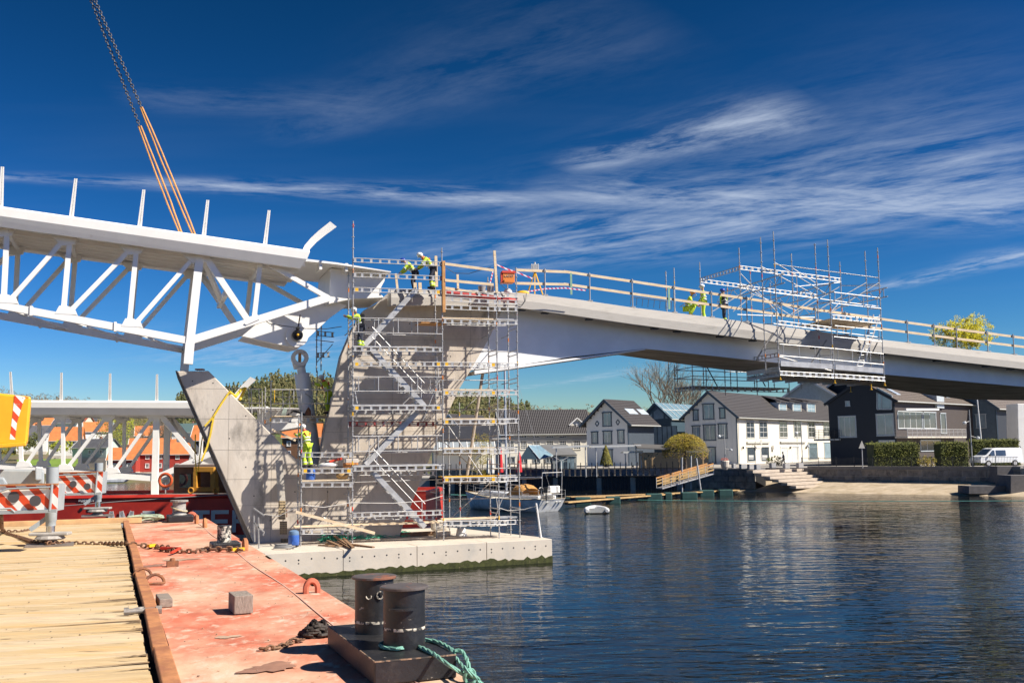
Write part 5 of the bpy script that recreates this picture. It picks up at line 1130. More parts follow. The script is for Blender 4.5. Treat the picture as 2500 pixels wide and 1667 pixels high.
def Z4(x, y): return (1400+x/3.92, 900+y/3.92)
def Z5(x, y): return (1960+x/4.3556, 900+y/4.3556)
def Z3b(x, y): return (1080+x/4.523, 960+y/4.523)
TILE1 = tile_mat('dark_roof_tiles', (.036, .030, .030), 52.8); TILEB = tile_mat('brown_roof_tiles', (.115, .088, .07), 44)
c1 = gr(1802, 1133, GZ); f0 = Frame((c1.x, c1.y), 52.8); fg0 = Frame((c1.x, c1.y), -37.2)
w1 = -fg0.uz(1674, 1100).x; l1 = f0.uz(2062, 1080).x; ze1 = f0.uz(1797, 1013).y; zr1 = fg0.uz(1716, 958).y
h1, fr, fg = gable_house('white_timber_house', 'big white timber house with dark tiled roof and navy gable trim', c1, 52.8, w1, l1, GZ, ze1, zr1, CREAM, GREYB, TILE1, NAVYT)
for x0, y0, x1, y1, c, r in ((1240, 330, 1345, 490, 2, 1), (1145, 388, 1197, 500, 1, 1), (1398, 370, 1453, 480, 1, 1), (1140, 540, 1212, 690, 2, 1), (1247, 530, 1362, 690, 2, 1), (1388, 520, 1472, 670, 2, 1), (1268, 745, 1362, 905, 2, 1)):
    window(h1, fg, *Z4(x0, y0), *Z4(x1, y1), NAVYT, c, r, GLASS_SKY, head=True, cas=.16)
for x0, y0, x1, y1 in ((1655, 505, 1728, 665), (1780, 503, 1852, 662), (1972, 503, 2043, 660), (2110, 500, 2178, 656), (2245, 503, 2312, 660)): window(h1, fr, *Z4(x0, y0), *Z4(x1, y1), TRIMG, 2, 3)
for x0, y0, x1, y1 in ((60, 565, 125, 730), (220, 565, 285, 720), (330, 562, 388, 718)): window(h1, fr, *Z5(x0, y0), *Z5(x1, y1), TRIMG, 2, 3)
for x0, y0, x1, y1, nm in ((1662, 745, 1738, 890, 'shop_window'), (1795, 742, 1868, 885, 'shop_window'), (2250, 705, 2330, 868, 'window')): window(h1, fr, *Z4(x0, y0), *Z4(x1, y1), TRIMG, 1, 1, GLASS, name=nm)
for x0, y0, x1, y1 in ((65, 778, 150, 965), (230, 778, 310, 955)): window(h1, fr, *Z5(x0, y0), *Z5(x1, y1), TRIMG, 1, 1, GLASS_SKY)
for x0, y0, x1, y1 in ((1742, 745, 1792, 905), (1985, 738, 2050, 900), (2095, 735, 2160, 895)):
    o = window(h1, fr, *Z4(x0, y0), *Z4(x1, y1), WHITE, 1, 1, mat('door_panel', (.55, .55, .52), .6), name='door', cas=.2)
A, B = fr.uz(*Z4(1655, 745)), fr.uz(*Z4(1868, 705)); MB().bar(fr.pt(A.x, -.12, B.y), fr.pt(B.x, -.12, B.y), .3, .25).build('shop_cornice', TRIMG, h1)
A, B = fr.uz(*Z4(1975, 738)), fr.uz(*Z4(2215, 700)); MB().bar(fr.pt(A.x, -.12, B.y), fr.pt(B.x, -.12, B.y), .3, .25).build('door_cornice', TRIMG, h1)
s = MB(); c = fr.p(*Z4(1795, 700), -.9); s.lathe(c, [(.42, 0), (.42, .05)], 20, (0.8, -.6, 0)); s.bar(fr.p(*Z4(1760, 665), 0), fr.p(*Z4(1760, 700), -.9), .05); s.build('hanging_sign', TRIMG, h1)
for x, y in ((1918, 753),): p = fr.p(*Z4(x, y), -.25); MB().box(p, (.7, .35, .6), Matrix.Rotation(RAD(52.8), 3, 'Z')).build('heat_pump', WHITE, h1)
for x in (1625, 2075, 2228): p = fr.p(*Z4(x, 755), -.2); MB().box(p, (.2, .2, .4)).build('wall_lantern', BLACKP, h1)
# window decals of the shop
for x0, x1 in ((1672, 1730), (1800, 1862)):
    s = MB()
    for k, y in enumerate((832, 846, 860)): a_, b_ = fr.p(*Z4(x0+6, y), -.06), fr.p(*Z4(x1-6, y), -.06); s.bar(a_, b_, .01, .09 if k else .14)
    s.build('window_print', WHITEP, h1)
# long shed dormer with three window boxes
du0, du1 = fr.uz(*Z4(1960, 380)).x, fr.uz(*Z4(2320, 380)).x
slp = (zr1-ze1)/(w1/2)
for x0, x1 in ((1962, 2040), (2095, 2178), (2232, 2314)):
    vd = 1.3; u0, u1 = fr.uz(*Z4(x0, 370), vd).x, fr.uz(*Z4(x1, 370), vd).x; zb0 = ze1+slp*vd*.55; zt0 = fr.uz(*Z4(x0, 322), vd).y
    q = [fr.pt(u0, vd, zb0), fr.pt(u0, vd, zt0), fr.pt(u0, vd+(zt0-zb0)/slp*1.15, zt0+.1), fr.pt(u0, vd+.1, zb0-.05)]
    MB().prism(q, Vector((fr.u.x, fr.u.y, 0))*(u1-u0)).build('dormer_cheek', GREYB, h1)
    window_uz(h1, fr, u0+.1, zb0+.1, u1-.1, zt0-.05, CREAM, 2, 2, GLASS_SKY, vd-.02, name='dormer_window', cas=.14)
    MB().prism([fr.pt(u0-.3, vd-.45, zt0+.05), fr.pt(u0-.3, vd-.45, zt0+.17), fr.pt(u0-.3, w1/2-.2, zr1+.1), fr.pt(u0-.3, w1/2-.2, zr1-.05)], Vector((fr.u.x, fr.u.y, 0))*(u1-u0+.55)).build('dormer_roof', TILE1, h1)
for u_ in (.25, l1*.5, l1-.4): MB().tube(fr.pt(u_, -.14, GZ), fr.pt(u_, -.14, ze1-.35), .05, 8).build('downpipe', TRIMG, h1)
for u_ in range(9): MB().bar(fr.pt(-.06, .8+u_*(w1-1.6)/8, GZ+.2), fr.pt(-.06, .8+u_*(w1-1.6)/8, ze1+min(u_, 8-u_)*.3), .05, .03, up=Z3).build('batten', GREYB, h1)
for i in range(14):
    u = l1*(i+.5)/14; MB().box(fr.pt(u, -.28, ze1-.22), (.10, .5, .14), Matrix.Rotation(RAD(52.8), 3, 'Z')).build('rafter_tail', NAVYT, h1)
for t in (.2, .36, .52, .68): # outriggers under the gable eaves
    for sg in (0, 1):
        v = w1/2*t if sg == 0 else w1-w1/2*t; MB().bar(fr.pt(0, v, ze1+slp*(w1/2*t)-.15), fr.pt(-.55, v, ze1+slp*(w1/2*t)-.15), .14, .16).build('purlin_end', NAVYT, h1)
# grey gabled house on the left
c2 = gr(1536, 1146, 2.0); f2 = Frame((c2.x, c2.y), 52.8); fg2 = Frame((c2.x, c2.y), -37.2)
w2 = -fg2.uz(*Z4(130, 800)).x; ze2 = fg2.uz(*Z4(525, 508)).y+.15; zr2 = fg2.uz(*Z4(300, 305)).y
h2, fr2, fg2 = gable_house('grey_gabled_house', 'pale grey timber house with navy gable trim and diamond windows', c2, 52.8, w2, 7.5, 2.0, ze2, zr2, mat('navy_side_boards', (.045, .06, .08), .7, var=.15), GREYB, TILE1, NAVYT, oh=.9, oh_g=.7)
for x0, y0, x1, y1 in ((280, 412, 366, 555), (175, 598, 236, 720), (285, 590, 370, 722), (424, 582, 487, 716), (290, 768, 375, 930)): window(h2, fg2, *Z4(x0, y0), *Z4(x1, y1), NAVYT, 2, 1, GLASS_SKY, cas=.16)
for x, y in ((226, 525), (424, 512)):
    s = MB(); P = [fg2.p(*Z4(x+dx, y+dy), -.05) for dx, dy in ((0, -26), (17, 0), (0, 26), (-17, 0))]
    for i in range(4): s.bar(P[i], P[(i+1) % 4], .08, .10)
    s.build('diamond_window', NAVYT, h2)
for t in (.25, .42, .6, .78):
    for sg in (0, 1): v = w2/2*t if sg == 0 else w2-w2/2*t; MB().bar(fr2.pt(0, v, ze2+(zr2-ze2)*t-.2), fr2.pt(-.6, v, ze2+(zr2-ze2)*t-.2), .14, .16).build('purlin_end', BLACKP, h2)
for x0, x1 in ((525, 590), (640, 690)):
    vd = 1.0; A, B = fr2.uz(*Z4(x0, 425), 1.2), fr2.uz(*Z4(x1, 465), 1.6); sl2 = (zr2-ze2)/(w2/2)
    MB().prism([fr2.pt(A.x, 1.0, ze2+sl2*1.0+.24), fr2.pt(B.x, 1.0, ze2+sl2*1.0+.24), fr2.pt(B.x, 1.9, ze2+sl2*1.9+.24), fr2.pt(A.x, 1.9, ze2+sl2*1.9+.24)], Z3*.05).build('skylight', mat('skylight_glass', (.45, .5, .55), .1), h2)
# glazed connecting house
c3 = gr(1655, 1140, 2.0)+Vector((-1.6, -5.0, 0)); fg3 = Frame((c3.x, c3.y), -37.2); w3 = -fg3.uz(*Z4(652, 800)).x; ze3 = fg3.uz(*Z4(1000, 478)).y; zr3 = fg3.uz(*Z4(828, 335)).y
NAVYG = mat('glasshouse_frame', (.05, .085, .115), .5, var=.1)
h3, fr3, fg3 = gable_house('glazed_house', 'navy framed glass gable house between the two timber houses', c3, 52.8, w3, 12, 1.8, ze3, zr3, NAVYG, NAVYG, mat('glass_roof', (.16, .25, .30), .12), NAVYG, oh=.2, oh_g=.3)
for i in range(7):
    x0 = 664+i*47; window(h3, fg3, *Z4(x0, 545), *Z4(x0+46, 725), NAVYG, 1, 1, GLASS_SKY, head=False, cas=.06)
for poly in (((690, 485), (752, 430), (752, 485)), ((768, 485), (768, 415), (830, 365), (862, 395), (862, 475)), ((880, 475), (880, 410), (950, 472))):
    q = [fg3.p(*Z4(x, y), -.03) for x, y in poly]; MB().prism(q, Vector((fg3.v.x, fg3.v.y, 0))*.012).build('gable_pane', GLASS_SKY, h3)
for i in range(6):
    u = .3+i*1.8; s = MB(); s.bar(fr3.pt(u, -.1, ze3+.25), fr3.pt(u, w3/2, zr3+.26), .08, .06); s.build('roof_bar', WHITE, h3)
s = MB(); s.bar(fr3.pt(-.2, w3/4, (ze3+zr3)/2+.3), fr3.pt(11, w3/4, (ze3+zr3)/2+.3), .06, .06); s.build('roof_bar', WHITE, h3)
# long inn with dormer
c4 = at(1225, 1138, 163); c4.z = 1.8; fr4 = Frame((c4.x, c4.y), 8); L4 = fr4.uz(*Z3b(1640, 600)).x
ze4 = fr4.uz(*Z3b(1100, 432)).y; zr4 = ze4+3.6
h4, fr4, fg4 = gable_house('long_inn', 'long cream and grey inn with black tiled roof behind the terrace', c4, 8, 8.5, L4, 1.8, ze4, zr4, CREAM, CREAM, tile_mat('black_roof_tiles', (.045, .04, .042), 8), TRIMG, oh=.5, oh_g=.3)
A = fr4.uz(*Z3b(1100, 515)); MB().prism([fr4.pt(-.02, -.05, A.y), fr4.pt(L4, -.05, A.y), fr4.pt(L4, -.05, ze4-.02), fr4.pt(-.02, -.05, ze4-.02)], Vector((fr4.v.x, fr4.v.y, 0))*.04).build('upper_cladding', CREAMU, h4)
for x0, x1 in ((850, 936), (994, 1082), (1142, 1232), (1284, 1372)): window(h4, fr4, *Z3b(x0, 458), *Z3b(x1, 497), TRIMG, 4, 1, v=-.06, head=False)
for x0, x1 in ((716, 794), (858, 938), (998, 1082), (1142, 1230), (1284, 1372), (1438, 1528)): window(h4, fr4, *Z3b(x0, 515), *Z3b(x1, 622), CREAM, 4, 4)
for x0, x1 in ((730, 800), (860, 930), (1000, 1080), (1140, 1220)): window(h4, fr4, *Z3b(x0, 700), *Z3b(x1, 770), NAVYT, 2, 1)
dA, dB = fr4.uz(*Z3b(1415, 420), 1.2), fr4.uz(*Z3b(1555, 335), 1.2); dT = fr4.uz(*Z3b(1485, 282), 1.2).y
MB().prism([fr4.pt(dA.x, 1.0, dA.y-.5), fr4.pt(dB.x, 1.0, dA.y-.5), fr4.pt(dB.x, 1.0, dB.y), fr4.pt((dA.x+dB.x)/2, 1.0, dT), fr4.pt(dA.x, 1.0, dB.y)], Vector((fr4.v.x, fr4.v.y, 0))*3).build('dormer', CREAM, h4)
s = MB()
for x in (dA.x-.3, dB.x+.3): s.bar(fr4.pt(x, .8, dB.y-.25), fr4.pt((dA.x+dB.x)/2, .8, dT+.15), .3, .16)
s.build('dormer_trim', WHITE, h4); window_uz(h4, fr4, dA.x+.9, dB.y-1.2, dB.x-.9, dB.y+.0, WHITE, 2, 2, GLASS_SKY, .98, name='dormer_window')
# small white gable behind and low grey-roofed annexe
c5 = at(1144, 1060, 190); c5.z = 2
h5, fr5, fg5 = gable_house('white_gable_house', 'small white gable house seen behind the scaffold foot', c5, 62, 8, 12, 2, 2+5.6, 2+9.8, CREAM, CREAM, TILE1, WHITE); window_uz(h5, fg5, -4.6, 8.0, -3.4, 10.0, TRIMG, 2, 2)
c6 = at(1210, 1120, 150); c6.z = 1.8; fr6 = Frame((c6.x, c6.y), 5)
an = thing('low_annexe', c6, 'low annexe with shiny black roof and white glazed veranda left of inn', 'house')
zA, zB_ = fr6.uz(*Z3b(300, 525)).y, fr6.uz(*Z3b(300, 372), 4).y
MB().prism([fr6.pt(-9, 0, 1.5), fr6.pt(0, 0, 1.5), fr6.pt(0, 0, zA), fr6.pt(-9, 0, zA)], Vector((fr6.v.x, fr6.v.y, 0))*6).build('wall', CREAM, an)
MB().prism([fr6.pt(-9.5, -.5, zA), fr6.pt(-9.5, 5, zB_), fr6.pt(-9.5, 5, zB_+.15), fr6.pt(-9.5, -.5, zA+.15)], Vector((fr6.u.x, fr6.u.y, 0))*10).build('roof', mat('slate', (.05, .05, .055), .35, var=.3, scale=3), an)
MB().prism([fr6.pt(-9.2, -2.6, zA-1.3), fr6.pt(-9.2, -.3, zA-.1), fr6.pt(-9.2, -.3, zA-.04), fr6.pt(-9.2, -2.6, zA-1.24)], Vector((fr6.u.x, fr6.u.y, 0))*9).build('veranda_glass', mat('veranda', (.3, .33, .35), .15), an)
for i in range(10): u = -9.2+i; MB().bar(fr6.pt(u, -2.6, zA-1.22), fr6.pt(u, -.3, zA-.02), .10, .06).build('veranda_bar', WHITE, an)
# dark modern house under the bridge
c7 = gr(2190, 1131, GZ+.2); c7 = at(2190, 1130, 126); c7.z = GZ; f7 = Frame((c7.x, c7.y), 44); fg7 = Frame((c7.x, c7.y), -46)
w7 = -fg7.uz(*Z5(285, 700)).x; ze7 = f7.uz(*Z5(1090, 345)).y+.1; L7 = f7.uz(*Z5(2060, 500)).x
zr7 = fg7.uz(*Z5(640, 132)).y
h7, fr7, fg7 = gable_house('dark_modern_house', 'black-boarded modern house with big windows under the bridge', c7, 44, w7, L7, GZ, ze7, zr7, DARKW_LIT, DARKW, TILEB, DARKW, oh=.5, oh_g=.15)  # same boards: sun on the long wall, shade on the gable put into colours
GFR = mat('window_frame_grey', (.42, .46, .48), .5)
for x0, y0, x1, y1, c in ((788, 470, 968, 718, 2), (385, 495, 566, 735, 3), (455, 340, 502, 402, 1), (810, 755, 985, 800, 2)): window(h7, fg7, *Z5(x0, y0), *Z5(x1, y1), GFR, c, 1, GLASS_SKY, head=False, cas=.14)
q = [fg7.p(*Z5(x, y), -.04) for x, y in ((790, 205), (945, 285), (945, 430), (790, 430))]; o = MB().prism(q, Vector((fg7.v.x, fg7.v.y, 0))*.03).build('sloped_window', GLASS_SKY, h7)
s = MB()
for i in range(4): s.bar(q[i], q[(i+1) % 4], .12, .14)
s.bar(fg7.p(*Z5(838, 230), -.05), fg7.p(*Z5(838, 430), -.05), .10, .08); s.build('frame', GFR, o)
for x0, y0, x1, y1, c in ((1010, 455, 1265, 640, 4), (1285, 460, 1410, 640, 2), (1468, 470, 1515, 690, 1), (1870, 470, 1912, 640, 1), (1250, 752, 1460, 880, 3)): window(h7, fr7, *Z5(x0, y0), *Z5(x1, y1), GFR, c, 1, GLASS, head=False)
A, B = fr7.uz(*Z5(1000, 735), -1.6), fr7.uz(*Z5(1740, 720), -1.6); zb7 = A.y
MB().prism([fr7.pt(-.2, -1.6, zb7), fr7.pt(B.x, -1.6, zb7), fr7.pt(B.x, 0, zb7), fr7.pt(-.2, 0, zb7)], Z3*.18).build('balcony_slab', CONC_L, h7)
s = MB()
for k in range(6): s.tube(fr7.pt(-.2, -1.6, zb7+.2+k*.18), fr7.pt(B.x, -1.6, zb7+.2+k*.18), .02 if k < 5 else .035, 6); s.tube(fr7.pt(-.2, -1.6, zb7+.2+k*.18), fr7.pt(-.2, 0, zb7+.2+k*.18), .02, 6)
for k in range(14): u = -.2+(B.x+.2)*k/13; s.tube(fr7.pt(u, -1.6, zb7), fr7.pt(u, -1.6, zb7+1.1), .025, 6)
s.build('balcony_railing', ALU, h7)
A = fr7.uz(*Z5(1090, 430), -1.0); MB().bar(fr7.p(*Z5(1090, 432), -.9), fr7.p(*Z5(1438, 432), -.9), .3, .22).build('awning_box', WHITE, h7)
sl7 = (zr7-ze7)/(w7/2)
for x0, x1, y0, y1 in ((975, 1190, 205, 290), (1505, 1600, 240, 300), (1600, 1700, 230, 300)):
    u0, u1 = fr7.uz(*Z5(x0, y1), 1.2).x, fr7.uz(*Z5(x1, y1), .8).x; u1 = u0+min(2.2, u1-u0)
    MB().prism([fr7.pt(u0, .9, ze7+sl7*.9+.24), fr7.pt(u0+1.1, .9, ze7+sl7*.9+.24), fr7.pt(u0+1.1, 2.6, ze7+sl7*2.6+.24), fr7.pt(u0, 2.6, ze7+sl7*2.6+.24)], Z3*.07).build('skylight', mat('skylight_glass', (.45, .5, .55), .1), h7)
MB().prism([fr7.p(*Z5(1420, 220), -.3), fr7.p(*Z5(1500, 225), -.3), fr7.p(*Z5(1505, 420), -.3), fr7.p(*Z5(1430, 415), -.3)], Vector((fr7.v.x, fr7.v.y, 0))*2).build('stair_dormer', GFR, h7)
s = MB()
for k in range(6): s.tube(fg7.p(*Z5(118, 745-k*18), -.3), fg7.p(*Z5(390, 738-k*18), -.3), .03, 6)
for x in (118, 170, 225, 280, 335, 388): s.tube(fg7.p(*Z5(x, 760), -.3), fg7.p(*Z5(x, 650), -.3), .03, 6)
s.build('side_balcony_railing', STC, h7); MB().prism([fg7.p(*Z5(118, 750), -.3), fg7.p(*Z5(390, 742), -.3), fg7.p(*Z5(390, 760), -.3), fg7.p(*Z5(118, 768), -.3)], Vector((fg7.v.x, fg7.v.y, 0))*1.5).build('side_balcony', TRIMG, h7)
for k, (px_, py_, d_, w_, l_, he_, hr_) in enumerate(((2150, 960, 190, 12, 12, 12, 16), (2330, 1010, 165, 9, 14, 9, 13))):
    cc_ = at(px_, py_, d_); cc_.z = 3; hh_, fa_, fb_ = gable_house('dark_back_house', ('dark gabled house rising behind the black-boarded house', 'dark-roofed house behind the flag pole')[k], cc_, 48, w_, l_, 3, 3+he_, 3+hr_, mat('villa_wall', (.42, .45, .45), .7), DARKW, TILE1, WHITE)
    for j in range(3): window_uz(hh_, fb_, -w_*(j+.8)/3.4, 3+he_-1.8, -w_*(j+.8)/3.4+1.1, 3+he_-.3, WHITE, 2, 1, GLASS_SKY)
# second dark block and white concrete abutment to its right
h8, fr8, fg8 = gable_house('blue_grey_house', 'dark blue-grey house half hidden at the right under the bridge', at(2440, 1125, 140), 44, 9, 14, GZ, GZ+7.5, GZ+11, DARKW, mat('blue_boards', (.10, .14, .18), .7), TILEB, NAVYT)
for k in range(3): window_uz(h8, fg8, -8+k*2.6, GZ+4.6, -6.6+k*2.6, GZ+6.6, GFR, 1, 1, GLASS_SKY)
MB_ab = MB().prism([at(2484, 985, 128), at(2560, 985, 128), at(2560, 1140, 128), at(2488, 1140, 128)], (0, 3, 0)); tag(MB_ab.build('bridge_column', WHITE, None, bevel=.05), 'pale concrete bridge column at the right picture edge', 'column')
# upper house with balcony seen between scaffold and dark house
h9, fr9, fg9 = gable_house('hillside_villa', 'white villa with dark roof rising behind the white timber house', at(2070, 1000, 190), 60, 14, 18, 3, 13.0, 17.5, mat('villa_wall', (.42, .45, .45), .7), mat('villa_gable', (.5, .53, .52), .7), TILE1, WHITE)
# ================================================================== vegetation kit
def leaf_mat(name, c, c2):
    return mat(name, c, .7, var=.35, scale=1.2, col2=c2, mix_scale=.9, mix_lo=.42, mix_hi=.6, spec=.2)
BARK = mat('bark', (.13, .10, .075), .95, var=.3, scale=6); TWIG = mat('twig', (.20, .155, .11), .95, var=.3, scale=4)
def leaves(s, c, rad, n, size, rng, shell=.5, clumps=0):
    cl = []
    for _ in range(clumps or n):
        while True:
            d = Vector((rng.uniform(-1, 1), rng.uniform(-1, 1), rng.uniform(-1, 1)))
            if .05 < d.length <= 1: break
        r = d.length; d = d.normalized()*(r**shell); cl.append(Vector((c[0]+d.x*rad[0], c[1]+d.y*rad[1], c[2]+d.z*rad[2])))
    vs = []; fs = []
    for i in range(n):
        p = cl[i % len(cl)]
        if clumps: p = p+Vector((rng.gauss(0, 1), rng.gauss(0, 1), rng.gauss(0, 1)))*min(rad)*.13
        a = Vector((rng.uniform(-1, 1), rng.uniform(-1, 1), rng.uniform(-1, 1))).normalized()*size*rng.uniform(.6, 1.4); b = a.orthogonal().normalized()*size*rng.uniform(.4, .8)
        k = len(vs); vs += [p-a*.5, p+b*.5, p+a*.5, p-b*.5]; fs.append((k, k+1, k+2, k+3))
    s.add(vs, fs)
def branches(s, p, d, L, r, depth, rng, spread=.55, n=3, tips=None):
    q = p+d*L; m = p.lerp(q, .5)+Vector((rng.uniform(-1, 1), rng.uniform(-1, 1), 0))*L*.06
    s.path([p, m, q], [r, r*.85, r*.65], 5 if r > .03 else 3)
    if depth == 0:
        if tips is not None: tips.append(q)
        return
    for i in range(n):
        nd = (d+Vector((rng.uniform(-1, 1), rng.uniform(-1, 1), rng.uniform(-.35, .7)))*spread).normalized()
        branches(s, p.lerp(q, rng.uniform(.55, 1.0)), nd, L*rng.uniform(.62, .85), r*.58, depth-1, rng, spread, n, tips)
def bare_tree(name, base, h, label, seed, spread=.6, depth=5, n=3, trunk=.16, leafm=None, nl=0, ls=.2, cat='tree'):
    rng = random.Random(seed); t = thing(name, base, label, cat); s = MB(); cr = MB(); tips = []
    b = Vector(base); s.path([b, b+Vector((.03, 0, h*.14)), b+Vector((0, .03, h*.28))], [trunk*1.2, trunk, trunk*.85], 8)
    for i in range(n+1): branches(cr, b+Vector((0, 0, h*(.2+.08*rng.random()))), Vector((rng.uniform(-.6, .6), rng.uniform(-.6, .6), 1)).normalized(), h*.26, trunk*.6, depth, rng, spread, n, tips)
    s.build('trunk', BARK, t); cr.build('branches', TWIG, t)
    if leafm:
        lv = MB(); vs = []; fs = []
        for i in range(nl):
            p = rng.choice(tips)+Vector((rng.gauss(0, 1), rng.gauss(0, 1), rng.gauss(0, 1)))*h*.03; a = Vector((rng.uniform(-1, 1), rng.uniform(-1, 1), rng.uniform(-1, 1))).normalized()*ls; c_ = a.orthogonal().normalized()*ls*.6; k = len(vs); vs += [p-a*.5, p+c_*.5, p+a*.5, p-c_*.5]; fs.append((k, k+1, k+2, k+3))
        lv.add(vs, fs).build('crown', leafm, t)
    return t
SPRING = leaf_mat('spring_leaves', (.26, .30, .03), (.36, .36, .04)); HEDGE = leaf_mat('hedge_leaves', (.075, .09, .018), (.125, .13, .024)); PINE = leaf_mat('pine_needles', (.08, .095, .03), (.14, .135, .045)); OLIVE = leaf_mat('olive_leaves', (.16, .15, .03), (.24, .21, .05)); GOLD = leaf_mat('gold_bush', (.30, .22, .03), (.22, .2, .03))
# clipped willow on the quay
def dome_tree(base, hc, rx, rz, label):
    t = thing('willow_tree', base, label, 'tree'); rng = random.Random(3); b = Vector(base); s = MB(); s.path([b, b+Z3*hc*.5, b+Z3*(hc-.3)], [.22, .17, .15], 8); s.build('trunk', BARK, t)
    br = MB(); c = b+Z3*hc
    for i in range(900):
        a = rng.uniform(0, 2*pi); e = rng.uniform(-.05, 1.0); d = Vector((cos(a)*sqrt(max(0, 1-e*e)), sin(a)*sqrt(max(0, 1-e*e)), e)); q = c+Vector((d.x*rx, d.y*rx, d.z*rz*1.0-rz*.30)); q += Vector((rng.gauss(0, .1), rng.gauss(0, .1), rng.gauss(0, .1)))
        m = c.lerp(q, .5)+Z3*.35; br.path([c-Z3*.3, m, q, q+Vector((d.x*.1, d.y*.1, -.18))], [.022, .014, .010, .006], 3)
    br.build('branches', mat('willow_twig', (.22, .18, .07), .9, var=.3, scale=3), t)
    lv = MB()
    vs = []; fs = []
    for i in range(5200):
        a = rng.uniform(0, 2*pi); e = rng.uniform(.35, 1) if rng.random() < .72 else rng.uniform(-.25, .5); r = rng.uniform(.84, 1.04); d = Vector((cos(a)*sqrt(max(0, 1-e*e)), sin(a)*sqrt(max(0, 1-e*e)), e)); p = c+Vector((d.x*rx, d.y*rx, d.z*rz-rz*.30))*r
        a_ = Vector((rng.uniform(-1, 1), rng.uniform(-1, 1), rng.uniform(-1, 1))).normalized()*.10; b_ = a_.orthogonal().normalized()*.05; k = len(vs); vs += [p-a_*.8, p+b_*.6, p+a_*.8, p-b_*.6]; fs.append((k, k+1, k+2, k+3))
    lv.add(vs, fs); lv.build('crown', leaf_mat('willow_leaves', (.33, .22, .035), (.34, .30, .02)), t)
tb = gr(1674, 1147, TZ+.3); tb = at(1674, 1148, 126); tb.z = TZ
dome_tree(tb, (at(1671, 1092, 126).z-TZ), 2.75, 2.4, 'round clipped willow with yellow-green top on the quay')
bare_tree('bare_tree', Vector((at(1625, 1000, 172).x, 172, 2)), 18.5, 'tall bare tree behind the glazed house', 11, .62, 5, 3, .3, leaf_mat('bud_haze', (.22, .19, .08), (.26, .22, .1)), 1500, .14)
bare_tree('bare_tree', Vector((at(1680, 1000, 178).x, 178, 2)), 17, 'bare tree just left of the big white house roof', 5, .6, 5, 3, .28)
# bright spring tree beyond the bridge
sb_ = Vector((at(2362, 900, 150).x, 150, 3)); t = bare_tree('spring_tree', sb_, 17.0, 'lime-green spring tree rising behind the bridge railing', 21, .5, 4, 3, .3)
lv = MB(); rg4 = random.Random(4); zc_ = at(2362, 812, 150).z-.2
for k in range(26): a_ = k*2.4; r_ = rg4.uniform(.5, 3.6); leaves(lv, (sb_.x+cos(a_)*r_, sb_.y+sin(a_)*r_, zc_+rg4.uniform(-2.4, 2.6)*(1-r_/5.5)), (rg4.uniform(1.0, 1.8), 1.5, rg4.uniform(.9, 1.6)), 620, .21, rg4, .6, 40)
if 1: lv.build('crown', leaf_mat('lime_leaves', (.52, .47, .02), (.58, .51, .03)), t)
for k, x in enumerate((2190, 2245)):
    bare_tree('bare_tree', Vector((at(x, 900, 160).x, 160, 3)), 16.0-k, ('bare brown tree behind the right end of the hanging scaffold', 'bare brown tree left of the lime-green tree')[k], 31+k, .75, 5, 3, .2)
# hedges
def hedge(x0, x1, y0, y1, d, dep, label):
    a, b = at(x0, y1, d), at(x1, y1, d); zt_ = at(x0, y0, d).z; t = thing('clipped_hedge', a.lerp(b, .5), label, 'hedge'); rng = random.Random(x0); zb_ = GZ
    MB().prism([Vector((a.x, a.y+.1, zb_)), Vector((b.x, b.y+.1, zb_)), Vector((b.x, b.y+.1, zt_-.08)), Vector((a.x, a.y+.1, zt_-.08))], (.2, dep-.2, 0)).build('core', mat('hedge_core', (.05, .06, .015), .9), t)
    vs = []; fs = []; n = int(2200*(b.x-a.x)/4)
    for i in range(n):
        f = rng.random(); u = rng.random(); w = rng.random()
        if f < .5: p = Vector((a.x+(b.x-a.x)*u, a.y, zb_+(zt_-zb_)*w))
        elif f < .75: p = Vector((a.x+(b.x-a.x)*u, a.y+dep*w, zt_))
        else: p = Vector((b.x+.1, a.y+dep*u, zb_+(zt_-zb_)*w))
        p += Vector((rng.gauss(0, .07), rng.gauss(0, .08), rng.gauss(0, .09))); a_ = Vector((rng.uniform(-1, 1), rng.uniform(-1, 1), rng.uniform(-1, 1))).normalized()*.10; b_ = a_.orthogonal().normalized()*.05; k = len(vs); vs += [p-a_, p+b_, p+a_, p-b_]; fs.append((k, k+1, k+2, k+3))
    MB().add(vs, fs).build('foliage', HEDGE, t)
hedge(2136, 2245, 1083, 1136, 114, 3.0, 'clipped green hedge before the black-boarded house'); hedge(2299, 2366, 1081, 1136, 112, 2.4, 'clipped green hedge left of the white van'); hedge(2378, 2490, 1075, 1130, 116, 1.5, 'long green hedge behind the white van')
def shrub(name, p, r, h, m, label, seed=1, n=1500, cat='shrub', sz=.12):
    t = thing(name, p, label, cat); c = Vector(p)+Z3*h*.5; lv = MB(); leaves(lv, c, (r, r, h*.5), n, sz, random.Random(seed), .45, 60); lv.build('crown', m, t); MB().path([Vector(p), Vector(p)+Z3*h*.5], [.06, .03], 5).build('trunk', BARK, t)
shrub('yellow_bush', at(2262, 1120, 111)-Z3*.9, 1.0, 1.2, GOLD, 'yellow-green bush between the two hedges', 2); shrub('gold_thuja', at(1174, 1140, 128)-Z3*1.3, 1.5, 5.6, GOLD, 'golden conifer seen through the right scaffold bay', 6, 3000)
t = thing('cone_thuja', at(1480, 1132, 124), 'small green cone-shaped thuja on the cafe terrace', 'shrub'); p = at(1480, 1134, 124); lv = MB(); rng = random.Random(8)
vs = []; fs = []
